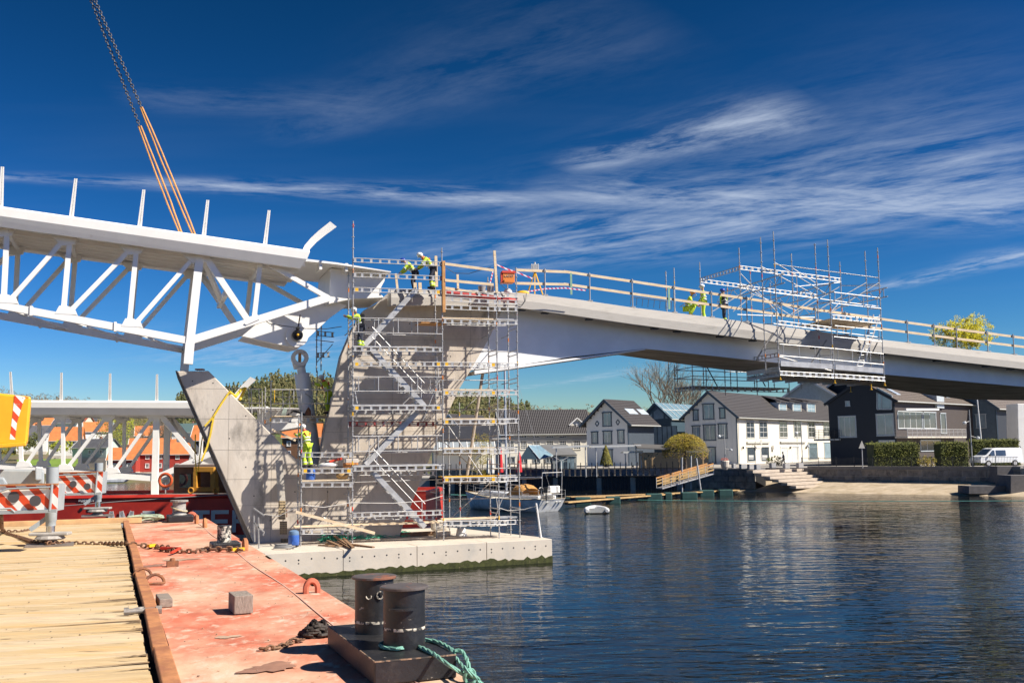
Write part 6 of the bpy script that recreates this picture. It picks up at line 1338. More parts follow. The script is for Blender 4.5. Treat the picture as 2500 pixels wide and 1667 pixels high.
for i in range(1400):
    k_ = rng.random(); a = rng.uniform(0, 2*pi); r = .75*(1-k_)**.8; q = p+Vector((cos(a)*r, sin(a)*r, k_*2.3)); a_ = Vector((rng.uniform(-1, 1), rng.uniform(-1, 1), 1)).normalized()*.10; b_ = a_.orthogonal().normalized()*.05; k = len(vs); vs += [q-a_, q+b_, q+a_, q-b_]; fs.append((k, k+1, k+2, k+3))
lv.add(vs, fs).build('crown', OLIVE, t); MB().lathe(p-Z3*.3, [(.25, 0), (.3, .4)], 10).build('pot', BLACKP, t)
shrub('round_bush', gr(1890, 1137, GZ), 1.1, 1.3, HEDGE, 'dark round bush beside the walking man', 9)
# ================================================================== cafe quay
QW = mat('black_quay_timber', (.035, .033, .034), .85, var=.35, scale=2, stretch=(6, 6, .5)); quay = thing('timber_quay', q0.lerp(q1, .5), 'black timber quay wall below the cafe terrace', 'quay')
qd = (q1-q0).normalized(); qn = Vector((-qd.y, qd.x, 0)); QL = (q1-q0).length; x = 0; k = 0
while x < QL-3.2:
    w = random.uniform(.28, .34); gap = (k % 31) in (9, 10, 22, 23)
    if not gap: MB().box(q0+qd*(x+w/2)-qn*(.05+random.uniform(0, .03))+Z3*(.55), (w-.03, .12, 2.0), Matrix.Rotation(atan2(qd.y, qd.x), 3, 'Z')).build('pile_board', QW, quay)
    x += w; k += 1
MB().bar(q0-qn*.12+Z3*1.62, q1-qd*3-qn*.12+Z3*1.62, .3, .16).build('cap_beam', QW, quay)
fence = thing('terrace_fence', q0.lerp(q1, .5)+Z3*TZ, 'dark glass and post fence along the cafe terrace edge', 'fence'); nF = 46
FG_ = mat('fence_glass', (.10, .13, .16), .08, var=.5, scale=1.2)
for i in range(nF+1):
    p = q0+qd*((QL-3)*i/nF)+qn*.1; MB().bar(p+Z3*TZ, p+Z3*(TZ+1.75), .09, .09).build('post', BLACKP, fence)
    if i < nF: e = q0+qd*((QL-3)*(i+1)/nF)+qn*.1; MB().prism([p+qd*.07+Z3*(TZ+.1), e-qd*.07+Z3*(TZ+.1), e-qd*.07+Z3*(TZ+.95), p+qd*.07+Z3*(TZ+.95)], qn*.015).build('glass_panel', FG_, fence)
MB().bar(q0+qn*.1+Z3*(TZ+1.0), q1-qd*3+qn*.1+Z3*(TZ+1.0), .06, .05).build('rail', BLACKP, fence)
def fr_box(root, name, x0, y0, x1, y1, d, dep, m): a, b, c, e = at(x0, y0, d), at(x1, y0, d), at(x1, y1, d), at(x0, y1, d); return MB().prism([a, b, c, e], (0, dep, 0)).build(name, m, root)
CANV = mat('canopy_white', (.78, .77, .72), .5, var=.05)
for k, (x0, y0, x1, y1, lab) in enumerate((((1349, 1090, 1438, 1086, 'flat white terrace canopy left of the grey gabled house')), ((1443, 1088, 1565, 1085, 'flat white terrace canopy before the grey gabled house')), ((1522, 1102, 1570, 1100, 'small flat white canopy right of the cone thuja')))):
    t = thing('terrace_canopy', at((x0+x1)/2, 1145, 126), lab, 'canopy'); a, b = at(x0, y0, 126), at(x1, y1, 126); MB().prism([a, b, b-Z3*.22, a-Z3*.22], (0, 3.2, 0)).build('roof', CANV, t)
    for f in (.1, .9): p = a.lerp(b, f)+Vector((0, .2, 0)); MB().tube(Vector((p.x, p.y, TZ)), p, .07, 8).build('post', ALU, t)
pv = thing('glass_pavilion', at(1310, 1140, 130), 'small navy pavilion with blue glass roof on the terrace', 'pavilion')
A, B, C_ = at(1268, 1121, 129), at(1300, 1121, 128), at(1290, 1087, 130); D_ = at(1350, 1112, 130); E_ = at(1317, 1087, 132)
MB().prism([A, B+Vector((.9, 0, 0)), C_], (0, .06, 0)).build('gable', NAVYG, pv)
MB().add([C_, B+Vector((.9, -.05, 0)), D_, E_], [(0, 1, 2, 3)]).build('glass_roof', mat('pavilion_glass', (.20, .30, .36), .1), pv)
s = MB(); s.bar(C_, B+Vector((.9, -.05, 0)), .08).bar(D_, E_, .08).bar(B+Vector((.9, -.05, 0)), D_, .10).bar(C_, E_, .08).bar(C_.lerp(E_, .5), (B+Vector((.9, 0, 0))).lerp(D_, .5), .07).bar(C_.lerp(B, .5)+Vector((.3, -.05, 0)), E_.lerp(D_, .5)-Vector((0, .05, 0)), .07); s.build('roof_bars', mat('pale_blue_bar', (.40, .48, .52), .5), pv)
for x in (1286, 1308, 1328, 1346): p = at(x, 1120, 129.5); MB().bar(Vector((p.x, p.y, TZ)), p, .14).build('post', NAVYG, pv)
aw = thing('grey_awning_hall', at(1370, 1140, 134), 'grey awning-roofed cafe hall with glass doors beside the pavilion', 'building')
a, b, c, e = at(1318, 1085, 136), at(1385, 1085, 138), at(1410, 1110, 131), at(1350, 1111, 131); MB().add([a, b, c, e], [(0, 1, 2, 3)]).add([a-Z3*.1, b-Z3*.1, c-Z3*.1, e-Z3*.1], [(0, 1, 2, 3)]).build('awning', mat('grey_awning', (.15, .15, .15), .8, var=.1), aw)
MB().prism([at(1350, 1113, 131.2), at(1408, 1113, 131.2), at(1408, 1145, 131.2), at(1350, 1145, 131.2)], (0, 4, 0)).build('hall', mat('hall_grey', (.34, .37, .37), .6), aw)
for x in (1368, 1385, 1394): fr_box(aw, 'glass_door', x, 1120, x+8, 1144, 131, .1, GLASS_SKY)
pg = thing('timber_pergola', at(1640, 1140, 125), 'timber framed cafe pergola with dark roof behind the willow', 'pergola')
a, b = at(1556, 1095, 124), at(1735, 1102, 126); MB().prism([a, b, b+Vector((0, 4, .5)), a+Vector((0, 4, .5))], (0, 0, .15)).build('roof', mat('pergola_roof', (.10, .095, .09), .8), pg)
for x in (1575, 1592, 1657, 1716): p = at(x, 1104, 125); s = MB(); s.bar(Vector((p.x, p.y, TZ)), p, .16); s.bar(p-Z3*.9, p+Vector((.7, 0, -.1)), .12).bar(p-Z3*.9, p+Vector((-.7, 0, -.1)), .12); s.build('post', mat('pergola_post', (.40, .27, .14), .8), pg)
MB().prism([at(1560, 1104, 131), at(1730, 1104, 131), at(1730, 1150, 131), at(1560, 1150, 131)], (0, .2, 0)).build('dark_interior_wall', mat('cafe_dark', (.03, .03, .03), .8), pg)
for k, x in enumerate((1222, 1268)):
    p = at(x, 1142, 127); t = thing('folded_parasol', Vector((p.x, p.y, TZ)), ('closed red parasol left of the pavilion', 'closed red parasol beside the pavilion gable')[k], 'parasol')
    zt_ = at(x, (1089, 1100)[k], 127).z; MB().lathe(Vector((p.x, p.y, TZ+.7)), [(.34, 0), (.30, .6), (.2, (zt_-TZ)*.6), (.05, zt_-TZ-.8)], 8).build('cloth', mat('parasol_red', (.62, .02, .03), .7), t); MB().tube(Vector((p.x, p.y, TZ)), Vector((p.x, p.y, TZ+.8)), .04, 6).build('pole', WHITE, t)
for k, x in enumerate((1192, 1202)):
    p = at(x, 1142, 128); t = thing('folded_parasol', Vector((p.x, p.y, TZ)), ('left closed white parasol by the golden conifer', 'right closed white parasol by the golden conifer')[k], 'parasol'); MB().lathe(Vector((p.x, p.y, TZ+.6)), [(.25, 0), (.2, 1.2), (.04, 2.4)], 8).build('cloth', CANV, t); MB().tube(Vector((p.x, p.y, TZ)), Vector((p.x, p.y, TZ+.7)), .04, 6).build('pole', WHITE, t)
# tables on the terrace
for k in range(7):
    p = q0+qd*(22+k*3.2)+qn*(2.2+(k % 2)*1.3); t = thing('cafe_table', Vector((p.x, p.y, TZ)), ('first', 'second', 'third', 'fourth', 'fifth', 'sixth', 'seventh')[k]+' white cafe table from left behind the terrace glass fence', 'table', 'white cafe tables'); MB().lathe(Vector((p.x, p.y, TZ+.7)), [(.5, 0), (.5, .04)], 12).build('top', WHITE, t); MB().tube(Vector((p.x, p.y, TZ)), Vector((p.x, p.y, TZ+.7)), .05, 6).build('leg', ALU, t)
# ================================================================== docks, gangway
DOCKW = mat('dock_timber', (.46, .30, .13), .85, var=.25, scale=2); DGREEN = mat('float_green', (.03, .085, .075), .6, var=.2, scale=3)
dock = thing('timber_dock', gr(1540, 1213, .3), 'weathered orange timber dock at the foot of the gangway', 'dock')
da, db = gr(1392, 1213, .45), gr(1640, 1205, .45); dd = (db-da).normalized(); dn = Vector((-dd.y, dd.x, 0)); n = 70
for i in range(n):
    p = da.lerp(db, (i+.5)/n); MB().box(p+dn*.6, ((db-da).length/n-.03, 1.7, .06), Matrix.Rotation(atan2(dd.y, dd.x), 3, 'Z')).build('plank', DOCKW, dock)
MB().bar(da-Z3*.15, db-Z3*.15, .12, .22).build('side_beam', QW, dock)
def dock_arm(a, b, lab):
    t = thing('dock_finger', a, lab, 'dock'); MB().bar(a, b, .7, .10).build('walkway', DOCKW, t); MB().bar(a-Z3*.12, b-Z3*.12, .12, .16).build('beam', QW, t)
dock_arm(gr(1430, 1214, .4), gr(1800, 1196, .4), 'narrow timber dock finger reaching right past the gangway')
dock_arm(gr(1380, 1226, .4), gr(1640, 1205, .4), 'narrow timber dock finger nearest to the dinghy')
for k, (x0, x1, y) in enumerate(((1405, 1443, 1230), (1481, 1515, 1228), (1579, 1617, 1220), (1624, 1641, 1217), (1665, 1703, 1216), (1709, 1744, 1210), (1756, 1790, 1209))):
    p = gr((x0+x1)/2, y, 0); w = (x1-x0)*p.y/2500; tag(MB().box(p+Vector((0, .5, .22)), (w, 1.0, .75)).build('dock_float', DGREEN, None, bevel=.08), ('first', 'second', 'third', 'fourth', 'fifth', 'sixth', 'seventh')[k]+' dark green dock float counted from the sailboat', 'float', 'green dock floats')
gw = thing('gangway', at(1680, 1170, 112), 'sloping gangway with orange timber rails down to the dock', 'gangway')
ga, gb = gr(1610, 1192, .6), at(1735, 1156, 115); gz = gb.z; gdir = (gb-ga).normalized(); gn = Vector((-gdir.y, gdir.x, 0)).normalized()
MB().bar(ga, gb, 1.3, .12).build('deck', ALU, gw)
for sg in (-.65, .65):
    for dz in (.45, .78, 1.1): MB().bar(ga+gn*sg+Z3*dz, gb+gn*sg+Z3*dz, .06, .16).build('rail_board', DOCKW if dz < 1 else WOODO, gw)
    for i in range(7): p = ga.lerp(gb, i/6)+gn*sg; MB().tube(p, p+Z3*1.15, .04, 6).build('post', ALU, gw)
for k, (x, y0, y1, lab) in enumerate(((1665, 1116, 1200, 'left'), (1687, 1112, 1192, 'middle'), (1700, 1118, 1170, 'right'))): p = gr(x, y1+4, 0) if k < 2 else at(x+12, y1, 112); tag(MB().tube(Vector((p.x, p.y, -.5)), at(x, y0, p.y), .09, 8).build('mooring_pile', ALU), lab+' slim metal mooring pile standing at the gangway', 'pile')
# low concrete slabs at the right end of the beach
t = thing('beach_slabs', gr(2440, 1205, .4), 'stepped dark concrete slabs at the right end of the beach', 'slab')
fr_box(t, 'slab', 2435, 1138, 2560, 1180, 102, 3, mat('dark_slab', (.13, .12, .12), .9, var=.2)); fr_box(t, 'slab', 2366, 1186, 2475, 1205, 99, 2.5, mat('dark_slab', (.13, .12, .12), .9)); fr_box(t, 'slab', 2468, 1160, 2560, 1206, 98, 3, mat('dark_slab', (.13, .12, .12), .9))
# ================================================================== sailboat and dinghy
boat = thing('sailing_yacht', gr(1290, 1246, 0), 'white sailing yacht with orange sprayhood moored behind the plinth', 'yacht')
st, bw = gr(1352, 1249, 0), Vector((at(1136, 1192, 90).x, 90, 0)); bd = (bw-st).normalized(); bn = Vector((-bd.y, bd.x, 0)); LB = (bw-st).length
vs = []; fs = []; nS, nP = 16, 11
for i in range(nS+1):
    t_ = i/nS; bm = 1.78*(1-(max(0, t_-.36)/.64)**2.3)*(.78+.22*min(1, t_/.36)); sh = 1.02-.10*sin(pi*min(1, t_*1.25))+.42*t_*t_
    for j in range(nP):
        a = -pi/2+pi*j/(nP-1); cz = max(0, cos(a)); y = bm*(1 if sin(a) > 0 else -1)*abs(sin(a))**.7; z = sh-(sh+.30-.25*t_)*cz**.6
        vs.append(st+bd*(t_*LB+(1-t_)**6*.62*(sh-z)-(t_**6)*.9*(sh-z)*.5)+bn*y+Z3*z)
for i in range(nS):
    for j in range(nP-1): fs.append((i*nP+j, (i+1)*nP+j, (i+1)*nP+j+1, i*nP+j+1))
fs.append(tuple(range(nP)))
YW = mat('gelcoat_white', (.90, .90, .88), .25, var=.04, scale=2, col2=(.66, .65, .62), mix_scale=1.5); MB().add(vs, fs).build('hull', YW, boat, True)
CRM = mat('deck_cream', (.60, .54, .42), .6, var=.08)
dk = [vs[i*nP] for i in range(nS+1)]+[vs[i*nP+nP-1] for i in range(nS, -1, -1)]; MB().add([Vector(p)-Z3*.04 for p in dk], [tuple(range(len(dk)))]).build('deck', CRM, boat)
for sg in (-1, 1): MB().path([Vector(vs[i*nP+(0 if sg < 0 else nP-1)])+Z3*.02 for i in range(nS+1)], .035, 5).build('toe_rail', mat('teak', (.34, .22, .11), .7), boat)
BP = lambda x, y, z: st+bd*x+bn*y+Z3*z
MB().prism([BP(3.6, -.98, .98), BP(8.4, -.5, 1.15), BP(8.4, .5, 1.15), BP(3.6, .98, .98)], Z3*.40).build('coachroof', YW, boat, bevel=.09)
for sg in (-1, 1): MB().prism([BP(.7, sg*.75, .95), BP(3.6, sg*.95, .95), BP(3.6, sg*1.2, .95), BP(.7, sg*1.05, .95)], Z3*.32).build('cockpit_coaming', YW, boat, bevel=.05)
for k in range(3): p = BP(4.2+k*1.3, -(.94-k*.13), 1.2+k*.03); MB().bar(p, p+bd*.85-bn*-.06, .03, .13).build('cabin_window', BLACKP, boat)
SPR = mat('sprayhood', (.42, .21, .06), .85, var=.25, scale=3, bump=.5, bscale=6); rows = []
for i in range(6):
    hgt = (.55, .86, .92, .86, .62, .25)[i]; rows.append([BP(2.5+i*.36, 1.05*cos(pi*k/10), 1.25+hgt*sin(pi*k/10)**.55) for k in range(11)])
s = MB(); s.add([p for r in rows for p in r], [(i*11+k, (i+1)*11+k, (i+1)*11+k+1, i*11+k+1) for i in range(5) for k in range(10)]); s.build('sprayhood', SPR, boat)
for k in (2, 5, 8): MB().prism([rows[3][k], rows[3][k+1], rows[4][k+1], rows[4][k]], Z3*.02+bn*-.02).build('hood_window', mat('hood_clear', (.30, .27, .24), .2), boat)
MST = mat('mast_alloy', (.48, .50, .54), .4, metal=.3); mp_ = BP(5.4, 0, 0); MB().tube(mp_+Z3*1.2, mp_+Z3*14.5, .095, 10).build('mast', MST, boat, True); MB().tube(mp_+Z3*2.55, BP(1.3, 0, 2.7), .10, 8, .07).build('boom', mat('boom_cover', (.30, .31, .34), .7), boat)
for h in (6.2, 10.0): MB().bar(mp_+bn*-.9+Z3*h, mp_+bn*.9+Z3*h, .06, .03).build('spreader', MST, boat)
for e in (BP(.1, 0, 1.2), BP(LB-.2, 0, 1.45), mp_+bn*1.6+Z3*1.1, mp_-bn*1.6+Z3*1.1): MB().tube(mp_+Z3*14.3, e, .012, 4).build('stay', ALU, boat)
MB().box(BP(.75, -.85, 1.72), (.95, .40, .58), Matrix.Rotation(.5, 3, 'Z')).build('life_raft_case', WHITE, boat, bevel=.07)
for k in range(3): MB().bar(BP(.75, -1.06, 1.46)+bd*(k-1)*.28, BP(.75, -1.06, 1.98)+bd*(k-1)*.28, .03, .02).build('raft_strap', TRIMG, boat)
for x, z, r_, k in ((2.2, 1.35, .34, 1), (2.6, .85, .26, 1.5)): MB().ball(BP(x, -1.62, z), r_, 12, 8, (1, 1, k)).build('fender', WHITE, boat, True)
for k in range(8):
    x = .2+k*1.6
    for sg in (-1, 1):
        p = Vector(vs[min(nS, int(round(x/LB*nS)))*nP+(0 if sg < 0 else nP-1)]); MB().tube(p, p+Z3*.68, .016, 5).build('stanchion', ALU, boat)
for sg in (-1, 1):
    for dz in (.35, .66): MB().path([Vector(vs[i*nP+(0 if sg < 0 else nP-1)])+Z3*dz for i in range(nS)], .010, 4).build('lifeline', ALU, boat)
s = MB()
for sg in (-1, 1): s.tube(BP(.2, sg*1.15, .95), BP(.1, sg*1.15, 3.1), .03, 6)
s.tube(BP(.1, -1.15, 3.1), BP(.1, 1.15, 3.1), .03, 6).tube(BP(.15, -1.2, 1.7), BP(.15, 1.2, 1.7), .022, 6).tube(BP(.15, -1.2, 1.35), BP(.15, 1.2, 1.35), .018, 6); s.build('stern_arch', ALU, boat)
MB().path([BP(1.35, .36*cos(2*pi*k/16), 1.55+.36*sin(2*pi*k/16)) for k in range(16)], .02, 5, True).build('steering_wheel', ALU, boat, True)
wt = BP(.1, -1.1, 3.1); s = MB(); s.tube(wt, wt+Z3*.9, .03, 6)
for k in range(3): a = .5+k*2.094; s.bar(wt+Z3*.9, wt+Z3*.9+Vector((cos(a)*.65, 0, sin(a)*.65)), .10, .03)
s.build('wind_generator', WHITE, boat)
ob = MB(); ob.box(BP(-.12, 1.0, 1.75), (.3, .3, .45)); ob.tube(BP(-.15, 1.0, 1.5), BP(-.15, 1.0, .9), .06, 8); ob.build('outboard_motor', BLACKP, boat, bevel=.04)
s = MB()
for k in range(4): s.tube(BP(-.02+.13*(k+1), -.25, .86-.2*k), BP(-.02+.13*(k+1), .25, .86-.2*k), .018, 5)
s.build('stern_ladder', ALU, boat)
for y_ in (-.9, -.5, .55): MB().box(BP(.14, y_, .72), (.16, .16, .1)).build('stern_fitting', TRIMG, boat)
mid_ = (nP-1)//2
for z0, nm, mm in ((3, 'hull_stripe', NAVYT),):
    MB().path([Vector(vs[i*nP+1])-bn*.012 for i in range(2, 9)], .03, 4).build(nm, mm, boat)
MB().path([Vector(vs[i*nP+3])-bn*.03-Z3*.02 for i in range(0, nS)], .05, 4).build('boot_stripe', NAVYT, boat)
ding = thing('inflatable_dinghy', gr(1458, 1254, 0), 'white inflatable dinghy floating on the open water', 'dinghy')
dp = gr(1458, 1254, 0); s = MB(); s.path([dp+Vector((x, y, z)) for x, y, z in ((-.75, .0, .22), (-.78, .5, .22), (-.7, 1.3, .25), (-.35, 2.0, .3), (0, 2.2, .34), (.35, 2.0, .3), (.7, 1.3, .25), (.78, .5, .22), (.75, .0, .22))], [.12, .22, .23, .23, .22, .23, .23, .22, .12], 10); s.build('tube', mat('dinghy_grey', (.66, .66, .66), .5, var=.06), ding, True); MB().box(dp+Vector((0, .25, .25)), (1.2, .06, .36)).build('transom', mat('dinghy_board', (.5, .5, .48), .6), ding); MB().box(dp+Vector((0, 1.2, .08)), (1.1, 1.8, .06)).build('floor', mat('dinghy_board', (.5, .5, .48), .6), ding)
TEAL = mat('teal_line', (.18, .50, .42), .7); wp = [gr(1100, 1207, .55), gr(1350, 1214, .18), gr(1600, 1221, .08), gr(2000, 1224, .1), gr(2550, 1222, .4)]; tag(MB().path(wp, .03, 5).build('floating_line', TEAL), 'long thin teal line stretched low over the water', 'line')
# ================================================================== street furniture, van
def lamp_post(x, yt, d, lab, heads=2):
    p = at(x, yt, d); b = Vector((p.x, p.y, GZ)); t = thing('lamp_post', b, lab, 'lamp post'); MB().tube(b, p, .07, 8, .05).build('pole', mat('lamp_steel', (.32, .33, .33), .5), t)
    for k in range(heads): q = p-Z3*(1.2+k*1.6); e = q+Vector(((-.55, .65)[k], -.1, -.2)); MB().tube(q, e, .03, 6).build('arm', ALU, t); MB().lathe(e-Vector((0, 0, .12)), [(.14, 0), (.2, .12), (.16, .28)], 10, (.5*(-1 if k == 0 else 1), 0, .8)).build('lamp_head', mat('lamp_shell', (.55, .57, .58), .35), t)
lamp_post(1767, 1036, 122, 'twin-head lamp post before the white house gable'); lamp_post(1955, 1029, 126, 'dark lamp post at the right of the white house', 2); lamp_post(2366, 1000, 110, 'twin-head lamp post left of the white van')
p = at(2384, 956, 120); tag(MB().tube(Vector((p.x+.3, p.y, GZ)), p, .09, 8, .06).build('flag_pole', WHITE), 'white flag pole before the dark house', 'flag pole')
t = thing('warning_sign', at(2106, 1136, 112), 'triangular warning sign seen from behind before dark house', 'sign'); p = at(2106, 1136, 112); p.z = GZ; q = at(2104, 1085, 112); MB().tube(p, q+Z3*.3, .05, 8).build('post', ALU, t); a = at(2104, 1075, 111.9); b = at(2096.5, 1094, 111.9); c = at(2112, 1094, 111.9); MB().prism([a, b, c], (0, .03, 0)).build('plate', mat('sign_back', (.52, .50, .46), .6), t)
irn = thing('iron_railing', wa.lerp(wb_, .5)+Z3*.1, 'thin black iron railing on top of the stone wall', 'railing'); LW = (wb_-wa).length; nW = int(LW/2.2); ra = wa-wdir*2
for i in range(nW+2):
    p = ra+wdir*(i*2.2)+wn*.3; MB().bar(Vector((p.x, p.y, GZ+.1)), Vector((p.x, p.y, GZ+1.2)), .06).build('post', BLACKP, irn); s = MB()
    for k in range(1, 15): q = p+wdir*(2.2*k/15); s.bar(Vector((q.x, q.y, GZ+.25)), Vector((q.x, q.y, GZ+1.1)), .022)
    s.bar(Vector((p.x, p.y, GZ+1.1)), Vector((p.x, p.y, GZ+1.1))+wdir*2.2, .035).bar(Vector((p.x, p.y, GZ+.25)), Vector((p.x, p.y, GZ+.25))+wdir*2.2, .035); s.build('bar_panel', BLACKP, irn)
van = thing('white_van', at(2440, 1135, 109), 'white van parked behind the iron railing at the right', 'van'); vo = at(2394, 1136, 109); vo.z = GZ+.02; vx = Vector((.985, .17, 0)); vy = Vector((-.17, .985, 0)); VP = lambda x, y, z: vo+vx*x+vy*y+Z3*z
prof_ = [(0.05, .45), (0, .75), (.12, 1.02), (.75, 1.22), (1.55, 1.88), (1.95, 1.98), (4.9, 1.96), (5.0, 1.7), (5.05, .45)]; s = MB(); rowsv = []
for y, k in ((0, .0), (.06, 1), (1.84, 1), (1.9, 0)):
    rowsv.append([VP(x+(.0 if k else .02), y+(0.10*max(0, z-1.05) if y < 1 else -.10*max(0, z-1.05)), z-(0 if k else .03)) for x, z in prof_])
n = len(prof_)
for r in range(3): pass
s.add([p for r in rowsv for p in r], [(r*n+i, r*n+(i+1) % n, (r+1)*n+(i+1) % n, (r+1)*n+i) for r in range(3) for i in range(n)]+[tuple(range(n)), tuple(range(4*n-1, 3*n-1, -1))]); s.build('body', mat('van_white', (.78, .79, .80), .25, coat=.4, var=.03), van)
for x0, x1, z0, z1, sk in ((.95, 1.75, 1.15, 1.72, .55), (1.9, 3.05, 1.15, 1.72, 0)):
    MB().prism([VP(x0, -.012, z0), VP(x1, -.012, z0), VP(x1, .055, z1), VP(x0+sk, .055, z1)], vy*.02).build('side_window', GLASS, van)
MB().prism([VP(.78, .15, 1.23), VP(.78, 1.75, 1.23), VP(1.52, 1.68, 1.84), VP(1.52, .22, 1.84)], vx*-.02+Z3*.02).build('windscreen', GLASS, van)
for x in (.95, 4.05):
    w = MB(); w.lathe(VP(x, -.03, .34), [(.34, 0), (.34, .22)], 20, vy); o = w.build('wheel', mat('tyre', (.02, .02, .02), .8), van); MB().lathe(VP(x, -.05, .34), [(.2, 0), (.22, .03)], 16, vy).build('rim', ALU, o)
MB().box(VP(.06, .25, .82), (.12, .3, .2)).build('headlight', mat('headlight', (.6, .62, .65), .15), van); MB().box(VP(1.05, -.15, 1.2), (.14, .16, .2)).build('mirror', BLACKP, van)
for k, (x, y) in enumerate(((1770, 1146),)): p = gr(x, y, GZ); t = thing('planter_pot', p, 'grey planter pot with red flowers near the gangway', 'planter'); MB().lathe(p, [(.25, 0), (.42, .3), (.5, .9), (.45, 1.0)], 14).build('pot', CONC_L, t); lv = MB(); leaves(lv, p+Z3*1.1, (.45, .45, .2), 160, .1, random.Random(1)); lv.build('flowers', mat('flower_red', (.4, .08, .04), .7), t)
# ================================================================== left bank: red boathouses and hillside town
ORT = mat('orange_roof_tiles', (.52, .17, .05), .8, var=.18, scale=1.2); REDW = mat('red_boards', (.38, .045, .03), .75, var=.1, scale=2, stretch=(4, 4, .4)); REDWD = mat('shaded_red_boards', (.16, .03, .03), .75, var=.1)  # gable red is the wall red with shade put into its colour
WHW = mat('white_house_wall', (.76, .74, .70), .7, var=.05); GRYR = mat('grey_roof', (.09, .09, .10), .7, var=.2, scale=1); YLW = mat('ochre_wall', (.55, .38, .14), .7)
def town_house(px, py, d, deg, w, l, he, hr, wall, roof, trim, label, name='town_house', wins=2, storeys=1, gwall=None, pz=None):
    c = at(px, py, d); K = .66; w, l, he, hr = w*K, l*K, he*K, hr*K
    if pz is not None: c.z = pz
    h, fr_, fg_ = gable_house(name, label, c, deg, w, l, c.z, c.z+he, c.z+hr, wall, gwall or wall, roof, trim, oh=.3, oh_g=.3)
    MB().prism([fr_.pt(0, 0, c.z-5), fr_.pt(l, 0, c.z-5), fr_.pt(l, w, c.z-5), fr_.pt(0, w, c.z-5)], Z3*4.8).build('foundation', CONC_L, h)
    for st_ in range(storeys):
        z0 = c.z+.55+st_*1.75
        for k in range(wins):
            u = l*(k+.5)/wins; window_uz(h, fr_, u-.38, z0, u+.38, z0+.95, WHITE, 2, 1, GLASS, 0, False, .12)
        for k in range(2): v = w*(k+.5)/2; window_uz(h, fg_, -v-.38, z0, -v+.38, z0+.95, WHITE, 2, 1, GLASS, 0, False, .12)
    if hr-he > 1.2: window_uz(h, fg_, -w/2-.3, c.z+he+.1, -w/2+.3, c.z+he+.8, WHITE, 1, 1, GLASS, 0, False, .12)
    MB().box(fr_.pt(l*.6, w*.55, c.z+hr+.3), (.45, .45, .9)).build('chimney', mat('brick_chimney', (.32, .16, .10), .9), h)
    return h
town_house(262, 1150, 200, 8, 7.5, 8, 3.4, 6.6, REDW, ORT, WHITE, 'red boathouse with orange roof left of the second span post', 'red_boathouse', 2, 1, REDWD)
town_house(312, 1150, 204, 12, 8.5, 11, 5.2, 9.6, REDW, ORT, WHITE, 'tall red boathouse with orange roof in the middle of the row', 'red_boathouse', 3, 2, REDWD)
town_house(382, 1150, 206, 12, 8.5, 12, 5.2, 9.4, REDW, ORT, WHITE, 'right red boathouse seen between the second span members', 'red_boathouse', 3, 2, REDWD)
town_house(466, 1140, 190, 4, 9, 14, 7.5, 11.5, mat('dark_brown_wall', (.11, .06, .035), .8), ORT, WHITE, 'brown house with orange roof above the yellow gantry', 'brown_house', 3, 2)
town_house(690, 1120, 190, 4, 9, 10, 6.0, 9.6, BRN, ORT, mat('orange_trim', (.60, .28, .05), .7), 'orange-banded waterside house behind the scaffold corner', 'brown_house', 3, 2)
town_house(120, 1110, 235, 15, 8, 10, 5.0, 9.4, WHW, ORT, WHITE, 'white house with orange roof and grey bay in the hillside centre', 'town_house', 2, 2)
town_house(40, 1100, 250, 20, 9, 10, 5.0, 9.0, WHW, GRYR, WHITE, 'white house with grey roof under the yellow counterweight', 'town_house', 2, 2)
town_house(178, 1115, 225, -10, 8, 12, 3.0, 5.6, mat('pale_green_wall', (.45, .52, .46), .7), GRYR, WHITE, 'low pale green house with black roof behind the boathouses', 'town_house', 3, 1)
town_house(205, 1080, 270, 25, 8, 9, 4.4, 8.0, WHW, ORT, WHITE, 'white gable house with orange roof right of the black roof', 'town_house', 2, 1)
town_house(128, 1062, 320, 5, 9, 11, 5.5, 8.0, WHW, GRYR, WHITE, 'white two-storey house high on the slope with balcony strips', 'town_house', 3, 2)
town_house(80, 1060, 330, 30, 9, 10, 4.5, 8.0, mat('cream_wall', (.6, .55, .42), .7), ORT, WHITE, 'cream house with orange roof high on the left slope', 'town_house', 2, 1)
town_house(205, 1048, 370, 10, 10, 14, 4.0, 6.5, mat('blue_grey_wall', (.25, .29, .33), .7), GRYR, WHITE, 'long grey-blue house just under the second span deck', 'town_house', 3, 1)
town_house(160, 1050, 345, -5, 9, 10, 4.5, 7.5, mat('cream_wall', (.6, .55, .42), .7), mat('red_roof', (.32, .09, .05), .8), WHITE, 'cream house with red roof at the top of the slope', 'town_house', 2, 1)
town_house(330, 1092, 260, 18, 8, 10, 4.5, 8.0, WHW, ORT, WHITE, 'white house with orange roof behind the tall boathouse', 'town_house', 2, 1)
town_house(420, 1085, 280, 5, 9, 12, 5.0, 8.5, WHW, mat('teal_roof', (.08, .13, .13), .7), WHITE, 'white house with dark teal roof above the right boathouse', 'town_house', 3, 1)
town_house(-60, 1085, 280, 12, 9, 12, 5, 8.5, WHW, ORT, WHITE, 'white house with orange roof at the far left behind crane', 'town_house', 3, 1)
town_house(700, 1085, 260, 8, 8, 12, 4, 7, WHW, ORT, WHITE, 'white house with orange roof behind the grey lift cylinder', 'town_house', 3, 1)
